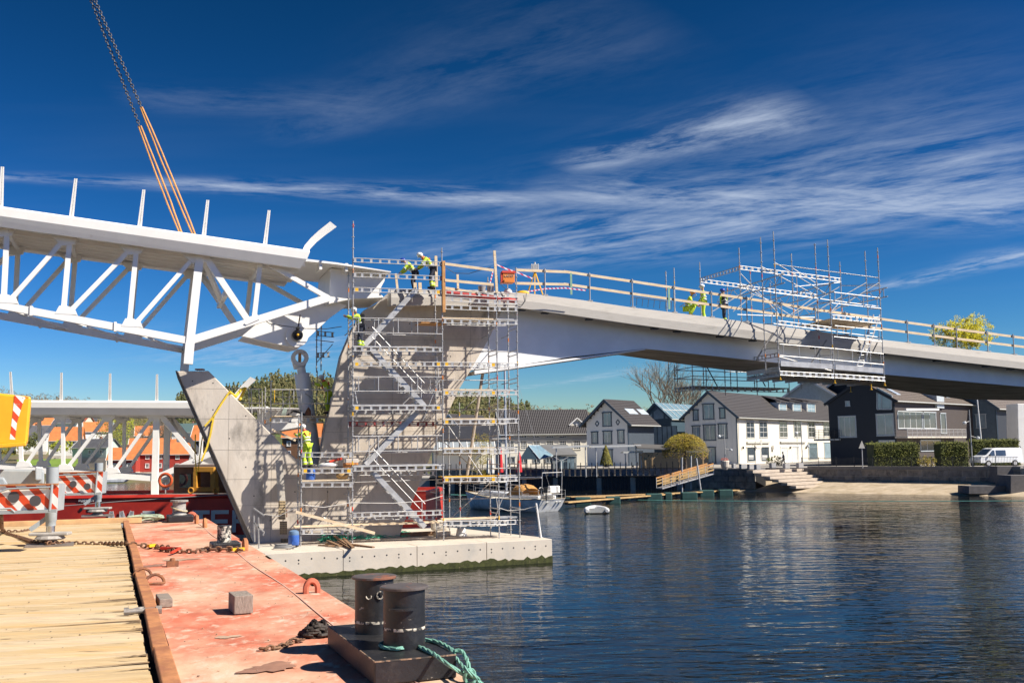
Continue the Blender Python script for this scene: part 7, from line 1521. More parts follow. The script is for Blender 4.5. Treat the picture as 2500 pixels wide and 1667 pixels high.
# bushes and bare trees on the slope
for k, (px, py, d, r, h, m) in enumerate(((60, 1098, 236, 2.2, 3.2, HEDGE), (85, 1095, 228, 1.6, 3.4, PINE), (270, 1090, 240, 3.6, 8.5, OLIVE), (300, 1078, 250, 2.8, 9.0, SPRING), (95, 1068, 290, 2.8, 4.0, SPRING), (175, 1050, 330, 3.2, 4.5, PINE), (185, 1085, 262, 3.0, 4.0, HEDGE), (245, 1072, 300, 4.5, 5.0, OLIVE), (20, 1110, 225, 3, 3, GOLD), (150, 1102, 232, 2.4, 2.6, SPRING), (345, 1073, 300, 3.5, 6, OLIVE), (455, 1080, 300, 4, 7, OLIVE))):
    p = at(px, py, d); p.z = hill(p.x, p.y)-.2 if hill(p.x, p.y) > p.z-2 else p.z
    shrub('hillside_bush', p, r, h, m, ('dark', 'small dark', 'broad olive', 'tall lime', 'lime', 'dark round', 'wide dark', 'low olive', 'golden', 'low lime', 'brownish olive', 'far olive')[k]+' bush on the hillside '+('below the yellow counterweight', 'beside the white house', 'behind the second span', 'behind the second span post', 'near the slope top', 'under the span deck', 'left of the boathouses', 'above the boathouses', 'at the far left', 'by the lawn hedge', 'above the tall boathouse', 'by the teal roof')[k], 40+k, 900, 'bush', .35)
for k, (x, d) in enumerate(((362, 232), (398, 240))):
    bb = at(x, 1120, d); bb.z = hill(bb.x, bb.y); bare_tree('bare_tree', bb, 11.5, ('bare tree behind the thick post of the second span', 'bare tree right of the thick post of the second span')[k], 50+k, .6, 4, 3, .25)
lawn = MB(); lp_ = [at(50, 1150, 205), at(205, 1140, 205), at(190, 1122, 225), at(40, 1125, 225)]
LAWN = mat('lawn', (.16, .25, .03), .95, var=.2, scale=.4); o = lawn.add([p+Z3*.3 for p in lp_], [(0, 1, 2, 3)]).build('lawn', LAWN); struct(o)
# ================================================================== forest on the hills: one mass
PINEF = mat('forest_needles', (.11, .125, .05), .8, var=.4, scale=.07, col2=(.19, .165, .07), mix_scale=.05, mix_lo=.42, mix_hi=.6, col3=(.07, .085, .04), c3=(.09, .55, .62), spec=.2)
def forest(name, zone, n, kind, label, m, seed, hmin, hmax):
    rng = random.Random(seed); vs = []; fs = []; cnt = 0
    while cnt < n:
        px = rng.uniform(zone[0], zone[1]); r = sqrt(rng.uniform(zone[2]**2, zone[3]**2)); th = math.atan((px-CX)/F); x, y = r*sin(th), r*cos(th); z = hill(x, y)
        if mno.noise(Vector((x*.01, y*.01, 9))) < zone[4]: continue
        cnt += 1; h = rng.uniform(hmin, hmax)*(.65 if rng.random() < .35 else 1.15 if rng.random() < .12 else 1); R_ = h*(.19 if kind == 'c' else .34)
        m_ = 60 if kind == 'c' else 46
        for i in range(m_):
            t = rng.random(); a = rng.uniform(0, 2*pi)
            if kind == 'c': rr = R_*(1-t)**.75*rng.uniform(.55, 1.05); p = Vector((x+cos(a)*rr, y+sin(a)*rr, z+h*(.18+.82*t)))
            else: e = rng.uniform(-1, 1); rr = R_*sqrt(1-e*e)*rng.uniform(.6, 1); p = Vector((x+cos(a)*rr, y+sin(a)*rr, z+h*.6+e*h*.42))
            sz = h*(.052 if kind == 'c' else .075)*rng.uniform(.7, 1.4); d = Vector((cos(a)*.6+rng.uniform(-.5, .5), sin(a)*.6+rng.uniform(-.5, .5), rng.uniform(-.7, .6))).normalized()*sz; b_ = d.orthogonal().normalized()*sz*(.6 if kind == 'c' else .22); k = len(vs); vs += [p-d, p+b_, p+d, p-b_]; fs.append((k, k+1, k+2, k+3))
        k = len(vs); tw = h*.012+.05; vs += [(x-tw, y, z-.5), (x+tw, y, z-.5), (x, y, z+h*.8)]; fs.append((k, k+1, k+2))
    o = MB().add(vs, fs).build(name, m); tag(o, label, 'forest', kind='stuff')
forest('conifer_forest', (430, 1010, 330, 760, -.35), 5200, 'c', 'dense conifer forest covering the hill behind the pier', PINEF, 1, 6, 11.5)
forest('hill_forest', (1040, 1290, 330, 720, -.3), 2200, 'c', 'conifer forest on the hill right of the pier', PINEF, 2, 6, 10.5)
BRNF = mat('bare_forest', (.17, .125, .07), .9, var=.35, scale=.1)
forest('bare_forest', (1180, 1900, 300, 700, -.45), 2000, 'd', 'brown bare woodland on the low hill behind the inn', BRNF, 3, 5.5, 9)
forest('slope_woodland', (-250, 460, 400, 720, -.1), 1100, 'd', 'mixed brown woodland on the slope above the town', BRNF, 4, 4.5, 7)
# small motor boat at the left bank
mbt = thing('small_motorboat', gr(272, 1179, 0), 'small white motorboat moored at the far left bank', 'boat'); p = gr(272, 1179, 0); s = MB(); s.prism([p+Vector((-2.5, 0, .1)), p+Vector((2.2, 0, .1)), p+Vector((3.0, 0, .9)), p+Vector((-2.6, 0, .8))], (0, 1.8, 0)); s.build('hull', YW, mbt, bevel=.15); MB().box(p+Vector((-.2, .9, 1.2)), (1.6, 1.4, .8)).build('cabin', YW, mbt, bevel=.15)
# ================================================================== people
def skin_mesh(name, verts, edges, radii, m, parent, root=0, sub=1):
    me = bpy.data.meshes.new(name); me.from_pydata([tuple(v) for v in verts], edges, []); me.update(); me.materials.append(m)
    o = bpy.data.objects.new(name, me); COL.objects.link(o); o.parent = parent; o.matrix_parent_inverse = Matrix(); W[o.name] = Matrix()
    md = o.modifiers.new('skin', 'SKIN'); md.use_smooth_shade = True
    sv = me.skin_vertices[0].data
    for i, r in enumerate(radii): sv[i].radius = r if isinstance(r, tuple) else (r, r); sv[i].use_root = (i == root)
    sb = o.modifiers.new('sub', 'SUBSURF'); sb.levels = sub; sb.render_levels = sub
    return o
def L3(o, mb, name, m, smooth=True):
    me = mb.mesh(name, m, smooth); c = bpy.data.objects.new(name, me); COL.objects.link(c); c.parent = o; c.matrix_parent_inverse = Matrix(); W[c.name] = Matrix(); return c
POSES = {
 'stand': dict(pel=(0, 0, .95), chest=(0, .02, 1.32), neck=(0, .02, 1.52), head=(0, .05, 1.68), el=((-.27, .02, 1.16), (.27, .06, 1.16)), ha=((-.27, .18, .94), (.25, .24, 1.0)), kn=((-.10, .05, .50), (.11, .02, .50)), an=((-.11, 0, .09), (.13, -.04, .09))),
 'stoop': dict(pel=(0, -.08, .92), chest=(0, .22, 1.20), neck=(0, .36, 1.36), head=(0, .46, 1.46), el=((-.26, .42, 1.02), (.26, .42, 1.02)), ha=((-.18, .62, .88), (.16, .62, .88)), kn=((-.11, .06, .50), (.12, .02, .50)), an=((-.12, -.02, .09), (.14, -.10, .09))),
 'reach': dict(pel=(0, -.05, .95), chest=(0, .10, 1.30), neck=(0, .18, 1.49), head=(0, .26, 1.63), el=((-.26, .34, 1.30), (.26, .36, 1.30)), ha=((-.16, .62, 1.40), (.14, .62, 1.38)), kn=((-.10, .06, .52), (.12, .0, .50)), an=((-.10, .0, .09), (.14, -.08, .09))),
 'crouch': dict(pel=(0, -.15, .42), chest=(0, .06, .78), neck=(0, .12, .97), head=(0, .17, 1.12), el=((-.28, .18, .60), (.28, .18, .60)), ha=((-.16, .42, .52), (.16, .42, .52)), kn=((-.16, .30, .55), (.17, .26, .50)), an=((-.15, .05, .09), (.16, .0, .09))),
 'walk': dict(pel=(0, 0, .94), chest=(0, .04, 1.31), neck=(0, .06, 1.50), head=(0, .10, 1.66), el=((-.26, -.10, 1.16), (.26, .12, 1.16)), ha=((-.25, .0, .95), (.24, .28, 1.0)), kn=((-.09, .22, .52), (.09, -.04, .50)), an=((-.09, .34, .09), (.09, -.34, .13))),
 'sit': dict(pel=(0, 0, .48), chest=(0, -.02, .84), neck=(0, .0, 1.03), head=(0, .03, 1.18), el=((-.26, .10, .72), (.26, .10, .72)), ha=((-.15, .34, .75), (.15, .34, .75)), kn=((-.12, .42, .50), (.12, .42, .50)), an=((-.12, .40, .09), (.12, .40, .09)))}
def person(pos, facing, pose, label, jacket, trousers, helmet=None, cuff=None, vest=None, group=None, sc_=1.0, bands=True, pack=False, collar=None, hair=HAIR):
    P = {k: v for k, v in POSES[pose].items()}; V = Vector
    t = thing('person', pos, label, 'person', group, M=Matrix.Translation(Vector(pos)) @ Matrix.Rotation(facing, 4, 'Z') @ Matrix.Scale(sc_, 4))
    pel, ch, nk, hd = V(P['pel']), V(P['chest']), V(P['neck']), V(P['head']); sh = [ch+V((s*.17, 0, .12)) for s in (-1, 1)]; hp = [pel+V((s*.09, 0, -.04)) for s in (-1, 1)]
    el = [V(q) for q in P['el']]; ha = [V(q) for q in P['ha']]; kn = [V(q) for q in P['kn']]; an = [V(q) for q in P['an']]
    toe = [a+V((0, .17, -.045)) for a in an]; up = (hd-nk).normalized()
    vs = [pel, pel.lerp(ch, .5), ch, nk, nk+up*.06, hd, hd+up*.09]; ed = [(0, 1), (1, 2), (2, 3), (3, 4), (4, 5), (5, 6)]; rd = [(.13, .10), (.13, .09), (.15, .10), .052, .055, (.078, .095), (.065, .08)]
    for s in (0, 1):
        k = len(vs); fd = (ha[s]-el[s]).normalized(); vs += [sh[s], el[s], ha[s], ha[s]+fd*.07]; ed += [(2, k), (k, k+1), (k+1, k+2), (k+2, k+3)]; rd += [.06, .042, .028, (.036, .018)]
        k = len(vs); vs += [hp[s], kn[s], an[s], toe[s]]; ed += [(0, k), (k, k+1), (k+1, k+2), (k+2, k+3)]; rd += [.085, .06, .042, .035]
    skin_mesh('body', vs, ed, rd, SKIN, t)
    vs = [pel+V((0, 0, .02)), pel.lerp(ch, .5), ch, ch.lerp(nk, .7)]; ed = [(0, 1), (1, 2), (2, 3)]; rd = [(.165, .13), (.165, .125), (.185, .135), .075]
    for s in (0, 1): k = len(vs); vs += [sh[s], el[s], el[s].lerp(ha[s], .9)]; ed += [(2, k), (k, k+1), (k+1, k+2)]; rd += [.085, .065, .05]
    jk = skin_mesh('jacket', vs, ed, rd, jacket, t)
    vs = [pel]; ed = []; rd = [(.155, .125)]
    for s in (0, 1): k = len(vs); vs += [hp[s], kn[s], kn[s].lerp(an[s], .5), an[s]+V((0, 0, .02))]; ed += [(0, k), (k, k+1), (k+1, k+2), (k+2, k+3)]; rd += [.11, .085, .075, .07]
    skin_mesh('trousers', vs, ed, rd, trousers, t)
    bo = MB()
    for s in (0, 1): bo.path([an[s]+V((0, -.05, -.05)), an[s]+V((0, .05, -.045)), toe[s]+V((0, .03, -.005))], [.055, .058, .045], 8)
    L3(t, bo, 'boots', BLACKP)
    if cuff:
        cu_ = MB()
        for s in (0, 1): a_, b_ = kn[s].lerp(an[s], .45), an[s]+V((0, 0, .03)); cu_.tube(a_, b_, .088, 10, .092)
        L3(t, cu_, 'leg_cuffs', cuff)
    if bands:
        b = MB(); ax = (ch-pel).normalized(); c = pel.lerp(ch, .35)
        for f in (.30, .62): b.lathe(pel.lerp(ch, f), [(.168, 0), (.172, .01), (.172, .04), (.168, .05)], 14, ax)
        for s in (0, 1): b.lathe(sh[s].lerp(el[s], .75), [(.075, 0), (.075, .045)], 10, el[s]-sh[s])
        if cuff: 
            for s in (0, 1): b.lathe(kn[s].lerp(an[s], .65), [(.095, 0), (.095, .04)], 10, an[s]-kn[s])
        L3(t, b, 'reflective_bands', REFL)['kind'] = 'stuff'
    if vest: 
        b = MB(); b.path([sh[0]+V((.02, .12, .02)), ch+V((-.05, .16, -.1)), pel+V((-.08, .15, .1))], .035, 6).path([sh[1]+V((-.02, .12, .02)), ch+V((.05, .16, -.1)), pel+V((.08, .15, .1))], .035, 6).path([sh[0]+V((.02, -.12, .02)), ch+V((0, -.16, -.1)), sh[1]+V((-.02, -.12, .02))], .035, 6)
        L3(t, b, 'harness', vest)
    if collar: L3(t, MB().lathe(nk-up*.03, [(.085, 0), (.095, .05), (.08, .08)], 10, up), 'collar', collar)
    if pack: L3(t, MB().box(ch+V((0, -.19, -.06)), (.30, .14, .46)), 'back_pack', BLACKP, False)
    fdir = V((0, 1, 0)); fdir = (fdir-up*fdir.dot(up)).normalized(); fc = hd+up*.015
    f_ = MB(); f_.ball(fc+fdir*.098-up*.01, .018, 6, 4); 
    for s in (-1, 1): f_.ball(fc+V((s*.082, 0, -.005)), .02, 6, 4, (.5, 1, 1.4))
    L3(t, f_, 'nose_and_ears', SKIN)
    e_ = MB()
    for s in (-1, 1): e_.ball(fc+fdir*.082+V((s*.03, 0, 0))+up*.02, .010, 6, 4)
    e_.box(fc+fdir*.085-up*.045, (.045, .012, .010)); L3(t, e_, 'eyes_and_mouth', HAIR)
    hm = MB()
    if helmet:
        hm.ball(hd+up*.065, .125, 14, 8, (1, 1.12, .86)); hm.prism([hd+up*.035+fdir*.12+V((-.09, 0, 0)), hd+up*.035+fdir*.12+V((.09, 0, 0)), hd+up*.025+fdir*.17+V((.06, 0, 0)), hd+up*.025+fdir*.17+V((-.06, 0, 0))], up*.012); L3(t, hm, 'helmet', helmet)
        L3(t, MB().lathe(hd+up*.03, [(.127, 0), (.127, .015)], 14, up), 'helmet_rim', BLACKP)
    else: hm.ball(hd+up*.05-fdir*.015, .103, 12, 7, (1, 1.1, .95)); L3(t, hm, 'hair', hair)
    hg = MB()
    for s in (0, 1):
        fd = (ha[s]-el[s]).normalized(); sd = fd.orthogonal().normalized(); base = ha[s]+fd*.06
        for k in range(4): b0 = base+sd*((k-1.5)*.019); b1_ = b0+fd*(.035+.006*(1.5-abs(k-1.5))); b2_ = b1_+(fd*.6-sd.cross(fd)*.8).normalized()*.03; hg.path([b0, b1_, b2_], [.0095, .009, .007], 5)
        hg.path([ha[s]+fd*.02-sd*.03, ha[s]+fd*.05-sd*.055, ha[s]+fd*.075-sd*.05], [.011, .010, .008], 5)
    L3(t, hg, 'fingers', SKIN)
    return t
HW = mat('helmet_white', (.82, .82, .80), .3); HB = mat('helmet_blue', (.03, .06, .35), .3); HO = mat('helmet_orange', (.75, .22, .04), .35)
A0_ = FS.a
zt_p = FS.uz(1040, 722, VW).y
def on_deck(x, v): u = FS.uz(x, 740, v).x; return FS.pt(u, v, deck_z(u)-.06)
def on(x, y, v, dz=0): return FS.p(x, y, v)+Vector((0, 0, dz))
person(on(1054, 706, 1.0), A0_+RAD(75), 'stoop', 'worker with white helmet and orange collar stooping on the pier head', HIVIS, NAVY, HW, HIVIS, ORP, collar=ORP, sc_=1.06)
person(on(1010, 712, 1.3), A0_+RAD(70), 'stoop', 'worker with blue helmet bending beside the white-helmeted one', HIVIS, NAVY, HB, None, None, sc_=.98)
person(on(880, 850, .55), A0_+RAD(75), 'reach', 'worker with black back pack and yellow gaiters working under the span nose', HIVIS, NAVY, HW, HIVIS, None, pack=True, sc_=1.02)
person(on(800, 1010, 4.4), A0_+RAD(80), 'reach', 'worker in shade beside the grey cylinder wearing white helmet', HIVIS, HIVIS, HW, None, REDP, collar=REDP, sc_=1.03)
person(on(749, 1141, 1.0), A0_+RAD(30), 'reach', 'worker in yellow overalls with red collar on the lower scaffold deck', HIVIS, HIVIS, HW, HIVIS, ORP, collar=REDP, sc_=1.05)
person(on_deck(1682, 2.4)+Z3*.1, A0_+RAD(-120), 'crouch', 'worker with orange helmet crouching behind the bridge rail', HIVIS, HIVIS, HO, None, None, sc_=1.05)
person(on_deck(1718, 2.7), A0_+RAD(70), 'stand', 'worker in yellow suit and white helmet standing on the bridge', HIVIS, HIVIS, HW, HIVIS, None, sc_=1.05)
person(on_deck(1768, 2.9), A0_+RAD(75), 'stand', 'worker in black jacket and blue helmet standing on the bridge', NAVY, NAVY, HB, HIVIS, HIVIS, sc_=1.03)
BEIGE = mat('beige_cloth', (.42, .34, .24), .8); BLUEJ = mat('blue_grey_jacket', (.10, .12, .16), .8)
person(gr(1914, 1137, GZ), RAD(75), 'walk', 'man in dark jacket and beige trousers walking past white house', BLUEJ, BEIGE, None, bands=False)
PINK = mat('pink_shirt', (.62, .28, .26), .8); WS = mat('white_shirt', (.75, .73, .70), .8); TEALS = mat('teal_shirt', (.10, .25, .28), .8)
for k, (dx, dy, c, cn) in enumerate(((21.2, 2.4, PINK, 'pink'), (25.8, 3.2, WS, 'white'), (28.6, 2.2, TEALS, 'teal'), (32.0, 3.4, WS, 'white'), (35.2, 2.3, PINK, 'pink'), (38.2, 3.2, BLUEJ, 'dark'))):
    p = q0+qd*dx+qn*dy; p.z = TZ
    person(p, RAD(40+k*50), 'sit', 'guest in '+cn+' shirt seated at the '+('first', 'second', 'third', 'fourth', 'fifth', 'sixth')[k]+' terrace place from left', c, NAVY, None, bands=False)
    ch_ = thing('cafe_chair', p, 'cafe chair under the '+('first', 'second', 'third', 'fourth', 'fifth', 'sixth')[k]+' seated terrace guest from left', 'chair', M=Matrix.Translation(p) @ Matrix.Rotation(RAD(40+k*50), 4, 'Z'))
    L3(ch_, MB().box((0, 0, .40), (.42, .42, .03)), 'seat', ALU, False); L3(ch_, MB().box((0, -.21, .66), (.42, .03, .3)), 'backrest', ALU, False)
    for sx in (-.18, .18):
        for sy in (-.18, .18): L3(ch_, MB().tube((sx, sy, 0), (sx, sy, .4), .014, 6), 'leg', ALU)
# ================================================================== things on the pier head and bridge
box = thing('orange_cabinet', on(1241, 690, .6), 'bright orange site cabinet with grey lettering on the pier head', 'cabinet')
a_, b_, c_, d_ = [FS.p(x, y, .35) for x, y in ((1228, 662), (1257, 663), (1257, 690), (1228, 689))]; MB().prism([a_, b_, c_, d_], V2*.5).build('case', ORP, box, bevel=.015)
MB().bar(FS.p(1226, 663.5, .34), FS.p(1258, 664.5, .34), .05, .10).build('lid_edge', REDP, box); MB().bar(FS.p(1226, 663, .40), FS.p(1226.5, 690, .40), .06, .12).build('hinge_side', REDP, box)
GT = mat('grey_print', (.42, .30, .22), .6); s = MB(); x0 = 1232.5
for ch in 'UCO':
    q = lambda fx, fy: FS.p(x0+fx*5.6, 671+fy*4.2, .33)
    segs = {'U': [((0, 0), (0, 1)), ((0, 1), (1, 1)), ((1, 1), (1, 0))], 'C': [((1, 0), (0, 0)), ((0, 0), (0, 1)), ((0, 1), (1, 1))], 'O': [((0, 0), (1, 0)), ((1, 0), (1, 1)), ((1, 1), (0, 1)), ((0, 1), (0, 0))]}[ch]
    for m_, n_ in segs: s.bar(q(*m_), q(*n_), .022, .012, up=V2)
    x0 += 7.4
s.build('lettering', GT, box)
ts = thing('survey_tripod', on_deck(1306, VF+1.2), 'surveying instrument on a yellow tripod behind the bridge rail', 'tripod'); tb_ = on_deck(1306, VF+1.2); hd_ = FS.p(1306, 663, VF+1.2)
for k in range(3): a = .5+k*2.094; MB().bar(hd_, tb_+Vector((cos(a)*.55, sin(a)*.55, 0)), .05, .05).build('leg', YELP, ts)
MB().lathe(hd_-Z3*.03, [(.13, 0), (.13, .06)], 10).build('head_plate', BLACKP, ts)
ih = MB(); ih.box(hd_+Z3*.2, (.26, .2, .3)); ih.box(hd_+Vector((-.16, 0, .2)), (.06, .2, .34)); ih.box(hd_+Vector((.16, 0, .2)), (.06, .2, .34)); ih.tube(hd_+Z3*.36, hd_+Z3*.46, .05, 8); ih.build('instrument', mat('instrument_grey', (.55, .56, .56), .4), ts, bevel=.02)
tag(MB().ball(on_deck(1276, VF+.5)+Z3*.12, .22, 12, 8, (1.5, .8, .6)).build('yellow_bag', YELP, None, True), 'yellow bag lying on the deck edge by the tripod', 'bag')
for k, (x0, x1, lab) in enumerate(((1167, 1186, 'left galvanised tub standing on the pier head'), (1188, 1207, 'right galvanised tub standing on the pier head'))):
    p = FS.p((x0+x1)/2, 713, .8); tag(MB().lathe(p, [(.15, 0), (.19, .27), (.18, .27), (.14, .03)], 16).build('metal_tub', GALV, None, True), lab, 'tub')
tag(MB().ball(FS.p(1240, 712, .7), .14, 12, 8, (1.4, 1, 1)).build('white_sack', WHITE, None, True), 'white sack right of the galvanised tubs', 'sack')
def tape_mat():
    m = bpy.data.materials.new('barrier_tape'); m.use_nodes = True; N = m.node_tree.nodes; L = m.node_tree.links; b = N['Principled BSDF']; tc = N.new('ShaderNodeTexCoord'); sp = N.new('ShaderNodeSeparateXYZ'); L.new(tc.outputs['Object'], sp.inputs[0]); a = N.new('ShaderNodeMath'); a.operation = 'MULTIPLY_ADD'; a.inputs[1].default_value = 5.0; L.new(sp.outputs[0], a.inputs[0]); c = N.new('ShaderNodeMath'); c.operation = 'MULTIPLY'; c.inputs[1].default_value = 5.0; L.new(sp.outputs[2], c.inputs[0]); L.new(c.outputs[0], a.inputs[2]); f = N.new('ShaderNodeMath'); f.operation = 'FRACT'; L.new(a.outputs[0], f.inputs[0]); g = N.new('ShaderNodeMath'); g.operation = 'GREATER_THAN'; g.inputs[1].default_value = .5; L.new(f.outputs[0], g.inputs[0]); mx = N.new('ShaderNodeMix'); mx.data_type = 'RGBA'; L.new(g.outputs[0], mx.inputs[0]); mx.inputs[6].default_value = (.8, .75, .76, 1); mx.inputs[7].default_value = (.6, .02, .08, 1); L.new(mx.outputs[2], b.inputs['Base Color']); return m
TAPE = tape_mat()
for pts, lab in ((((1288, 712), (1330, 705), (1380, 703), (1430, 709)), 'red and white barrier tape behind the bridge rail'), (((1212, 646), (1235, 656), (1262, 665), (1300, 680)), 'red and white tape blowing from the timber post'), (((1204, 660), (1197, 690), (1195, 700)), 'red and white tape hanging down left of the timber post')):
    P_ = [FS.p(x, y, .9) for x, y in pts]; s = MB()
    for a_, b_ in zip(P_, P_[1:]): s.bar(a_, b_, .01, .06)
    tag(s.build('barrier_tape', TAPE), lab, 'tape')
for k, (x, lab) in enumerate(((1394, 'green strap hanging on the left of the bridge rail'), (1633, 'green strap hanging on the rail near the crouching worker'))):
    a_, b_ = FS.p(x, lerp_tab(RT, x)+1, VR-.05), FS.p(x+1, lerp_tab(RT, x)+54, VR-.05); tag(MB().bar(a_, b_, .10, .02, up=V2).build('green_strap', mat('strap_green', (.25, .40, .28), .8, var=.2, scale=8)), lab, 'strap')
lf = MB(); a_, b_ = FS.p(1541, 725, VF+.9), FS.p(1640, 737, VF+.9); a2, b2_ = FS.p(1539, 744, VF+.9), FS.p(1638, 757, VF+.9); lf.tube(a_, b_, .018, 5)
for i in range(8): lf.tube(a_.lerp(b_, i/7), a2.lerp(b2_, i/7), .014, 5)
tag(lf.build('rebar_frame', mat('dark_rebar', (.06, .06, .065), .6)), 'dark rebar frame leaning behind the bridge rail', 'rebar')
for pts, lab in (((fp(1262, 742, VF-.05), fp(1275, 745, VF-.05), fp(1283, 733, VF-.03), fp(1285, 715, VF)), 'black cable loop hanging at the left end of the edge beam'), ((fp(1086, 652, .2), fp(1110, 667, .2), fp(1145, 668, .2), fp(1198, 652, .2)), 'black cable sagging between the timber posts'), ((fp(1212, 665, .1), fp(1217, 690, .1), fp(1235, 705, .2), fp(1260, 712, .2)), 'black cable looping below the orange cabinet')):
    tag(MB().path(pts, .014, 5).build('black_cable', BLACKP), lab, 'cable')
# ================================================================== around the cylinder
cs = thing('cylinder_platform', on(730, 1025, 4.0), 'small scaffold platform with guard rails around the lift cylinder', 'scaffold')
for x, yt, yb, v in ((647, 945, 1075, 4.0), (661, 928, 1075, 3.6), (773, 797, 910, 5.6), (784, 792, 905, 5.2), (735, 1006, 1140, 1.6)): standard(cs, uof(x, (yt+yb)/2, v), v, zof(x, yb, v), zof(x, yt, v), bands=x < 700)
for y in (950, 984): MB().tube(fp(664, y+1, 3.6), fp(818, y+1, 3.6), .024, 6).build('guard_rail', ALU, cs); MB().tube(fp(552, y-3, 4.6), fp(640, y, 4.6), .022, 6).build('guard_rail', ALU, cs)
for x in (607, 613, 632): MB().tube(fp(x, 948, 4.6), fp(x+2, 1010, 4.6), .024, 6).build('guard_post', ALU, cs)
for x in (670, 717, 735, 800): MB().tube(fp(x, 951, 3.6), fp(x, 985, 3.6), .02, 6).build('guard_post', ALU if x > 670 else YELP, cs)
lattice(cs, fp(664, 1021, 3.6), fp(818, 1020, 3.6), .22, ALU, None); lattice(cs, fp(647, 1026, 4.6), fp(664, 1020, 3.6), .22, ALU, None); lattice(cs, fp(772, 808, 5.4), fp(816, 812, 5.4), .25, GALV); lattice(cs, fp(772, 862, 5.4), fp(806, 860, 5.4), .25, GALV)
planks(cs, uof(664, 1020, 3.6), uof(815, 1020, 3.6), 3.7, 4.7, zof(700, 1018, 3.6)+.05)
MB().bar(fp(664, 1048, 3.4), fp(722, 1075, 3.4), .05, .10).build('brace_board', WOOD, cs)
for a_, b_, v in (((640, 955), (640, 1030), 4.2), ((690, 950), (692, 1020), 4.6), ((706, 952), (708, 1020), 3.9), ((765, 930), (760, 1020), 3.8), ((775, 905), (772, 1010), 4.8), ((650, 968), (735, 970), 4.6), ((640, 1000), (735, 1002), 4.6), ((664, 1024), (722, 952), 4.6), ((745, 960), (815, 1010), 4.6), ((770, 830), (815, 835), 5.6), ((773, 885), (812, 840), 5.6)): MB().tube(fp(*a_, v), fp(*b_, v), .022, 6).build('brace', GALV, cs)
tag(MB().lathe(on(753, 1016, 4.1), [(.22, 0), (.12, .25), (.02, .42)], 10).build('rusty_cone', RUST), 'rusty brown cone on the platform before the cylinder', 'cone')
tag(MB().path([on(700, 1015, 4.0), on(715, 1003, 4.0), on(735, 1008, 4.0), on(750, 1016, 4.0)], .05, 6).build('tool_hose', BLACKP, None, True), 'black tool hose lying on the cylinder platform', 'hose')
tag(MB().box(on(693, 1010, 4.0), (.18, .1, .5), Matrix.Rotation(.3, 3, 'Y')).build('tool_case', mat('mint_case', (.45, .55, .48), .6)), 'pale mint tool case on the cylinder platform', 'case')
# yellow strap over the left pier arm
STR = mat('yellow_strap', (.75, .52, .04), .8, var=.15, scale=10); st_ = thing('yellow_strap', fp(560, 955, VW), 'yellow webbing strap slung over the left pier arm', 'strap')
for pts in (((560, 957), (541, 985), (522, 1016), (500, 1040)), ((522, 1016), (514, 1060), (506, 1090), (492, 1125)), ((500, 1040), (492, 1080), (487, 1120), (484, 1150)), ((477, 1060), (476, 1110), (480, 1160))):
    P_ = [FS.p(x, y, VW-.06 if pts[0][0] > 501 else VW+2.4) for x, y in pts]; s = MB()
    for a_, b_ in zip(P_, P_[1:]): s.bar(a_, b_, .08 if pts[0][0] > 501 else .05, .02, up=V2)
    s.build('strap_band', STR, st_)
s = MB(); s.path([FS.p(560, 957, VW-.05), FS.p(575, 968, VW+.3), FS.p(590, 950, VW+.8), FS.p(600, 945, VW+1.2), FS.p(586, 975, VW+.8)], .07, 5); s.build('strap_bundle', STR, st_)
MB().bar(FS.p(517, 1028, VW-.1), FS.p(509, 1040, VW-.1), .08, .06).build('ratchet', STC, st_)
# ================================================================== on the plinth
PZ = 1.0
def pl(px, py, dz=0): return gr(px, py, PZ)+Z3*dz
BLUE = mat('blue_plastic', (.04, .12, .42), .4, var=.15, scale=4)
vc = thing('site_vacuum', pl(717, 1335), 'blue site vacuum with grey hose beside the scaffold foot', 'vacuum'); p = pl(717, 1335); MB().lathe(p+Z3*.08, [(.2, 0), (.23, .05), (.22, .4), (.2, .42)], 18).build('tank', BLUE, vc, True); MB().lathe(p+Z3*.50, [(.21, 0), (.22, .05), (.2, .14), (.1, .2)], 18).build('motor_head', mat('blue_grey_plastic', (.12, .2, .32), .5), vc, True); MB().tube(p+Vector((.05, -.2, .2)), p+Vector((.06, -.26, .2)), .08, 10).build('inlet', BLUE, vc)
for k in range(4): a = .8+k*1.57; MB().ball(p+Vector((cos(a)*.2, sin(a)*.2, .05)), .05, 6, 4).build('castor', BLACKP, vc)
hz = []
for k in range(44): a = k*.42; r_ = .38-.003*k; hz.append(pl(692, 1340)+Vector((cos(a)*r_*1.1, sin(a)*r_*.8, .03+.004*k)))
MB().path(hz, .028, 6).build('hose', mat('grey_hose', (.25, .25, .25), .6), vc, True)
tw = thing('timber_pile', pl(810, 1335), 'jumbled pile of brown timber offcuts on the plinth edge', 'timber'); DW = mat('brown_offcut', (.24, .14, .075), .85, var=.3, scale=6)
for (x0, y0, x1, y1, h) in ((826, 1327, 857, 1341, .12), (838, 1325, 862, 1342, .2), (835, 1328, 880, 1334, .05), (778, 1333, 815, 1334, .05), (795, 1330, 840, 1331, .05), (800, 1336, 850, 1334, .07), (846, 1330, 912, 1337, .06), (815, 1320, 850, 1336, .22), (800, 1328, 830, 1337, .15)): MB().bar(pl(x0, y0, h), pl(x1, y1, h*.5), .12, .05).build('offcut', DW, tw)
nt_ = MB(); rng = random.Random(2); pts = []
for k in range(900):
    t_ = rng.random(); x = 775+t_*230; y = 1322-t_*17+rng.gauss(0, 2.5); pts.append(pl(x, y)+Z3*abs(rng.gauss(0, .10))*(1.2 if t_ < .35 else .7))
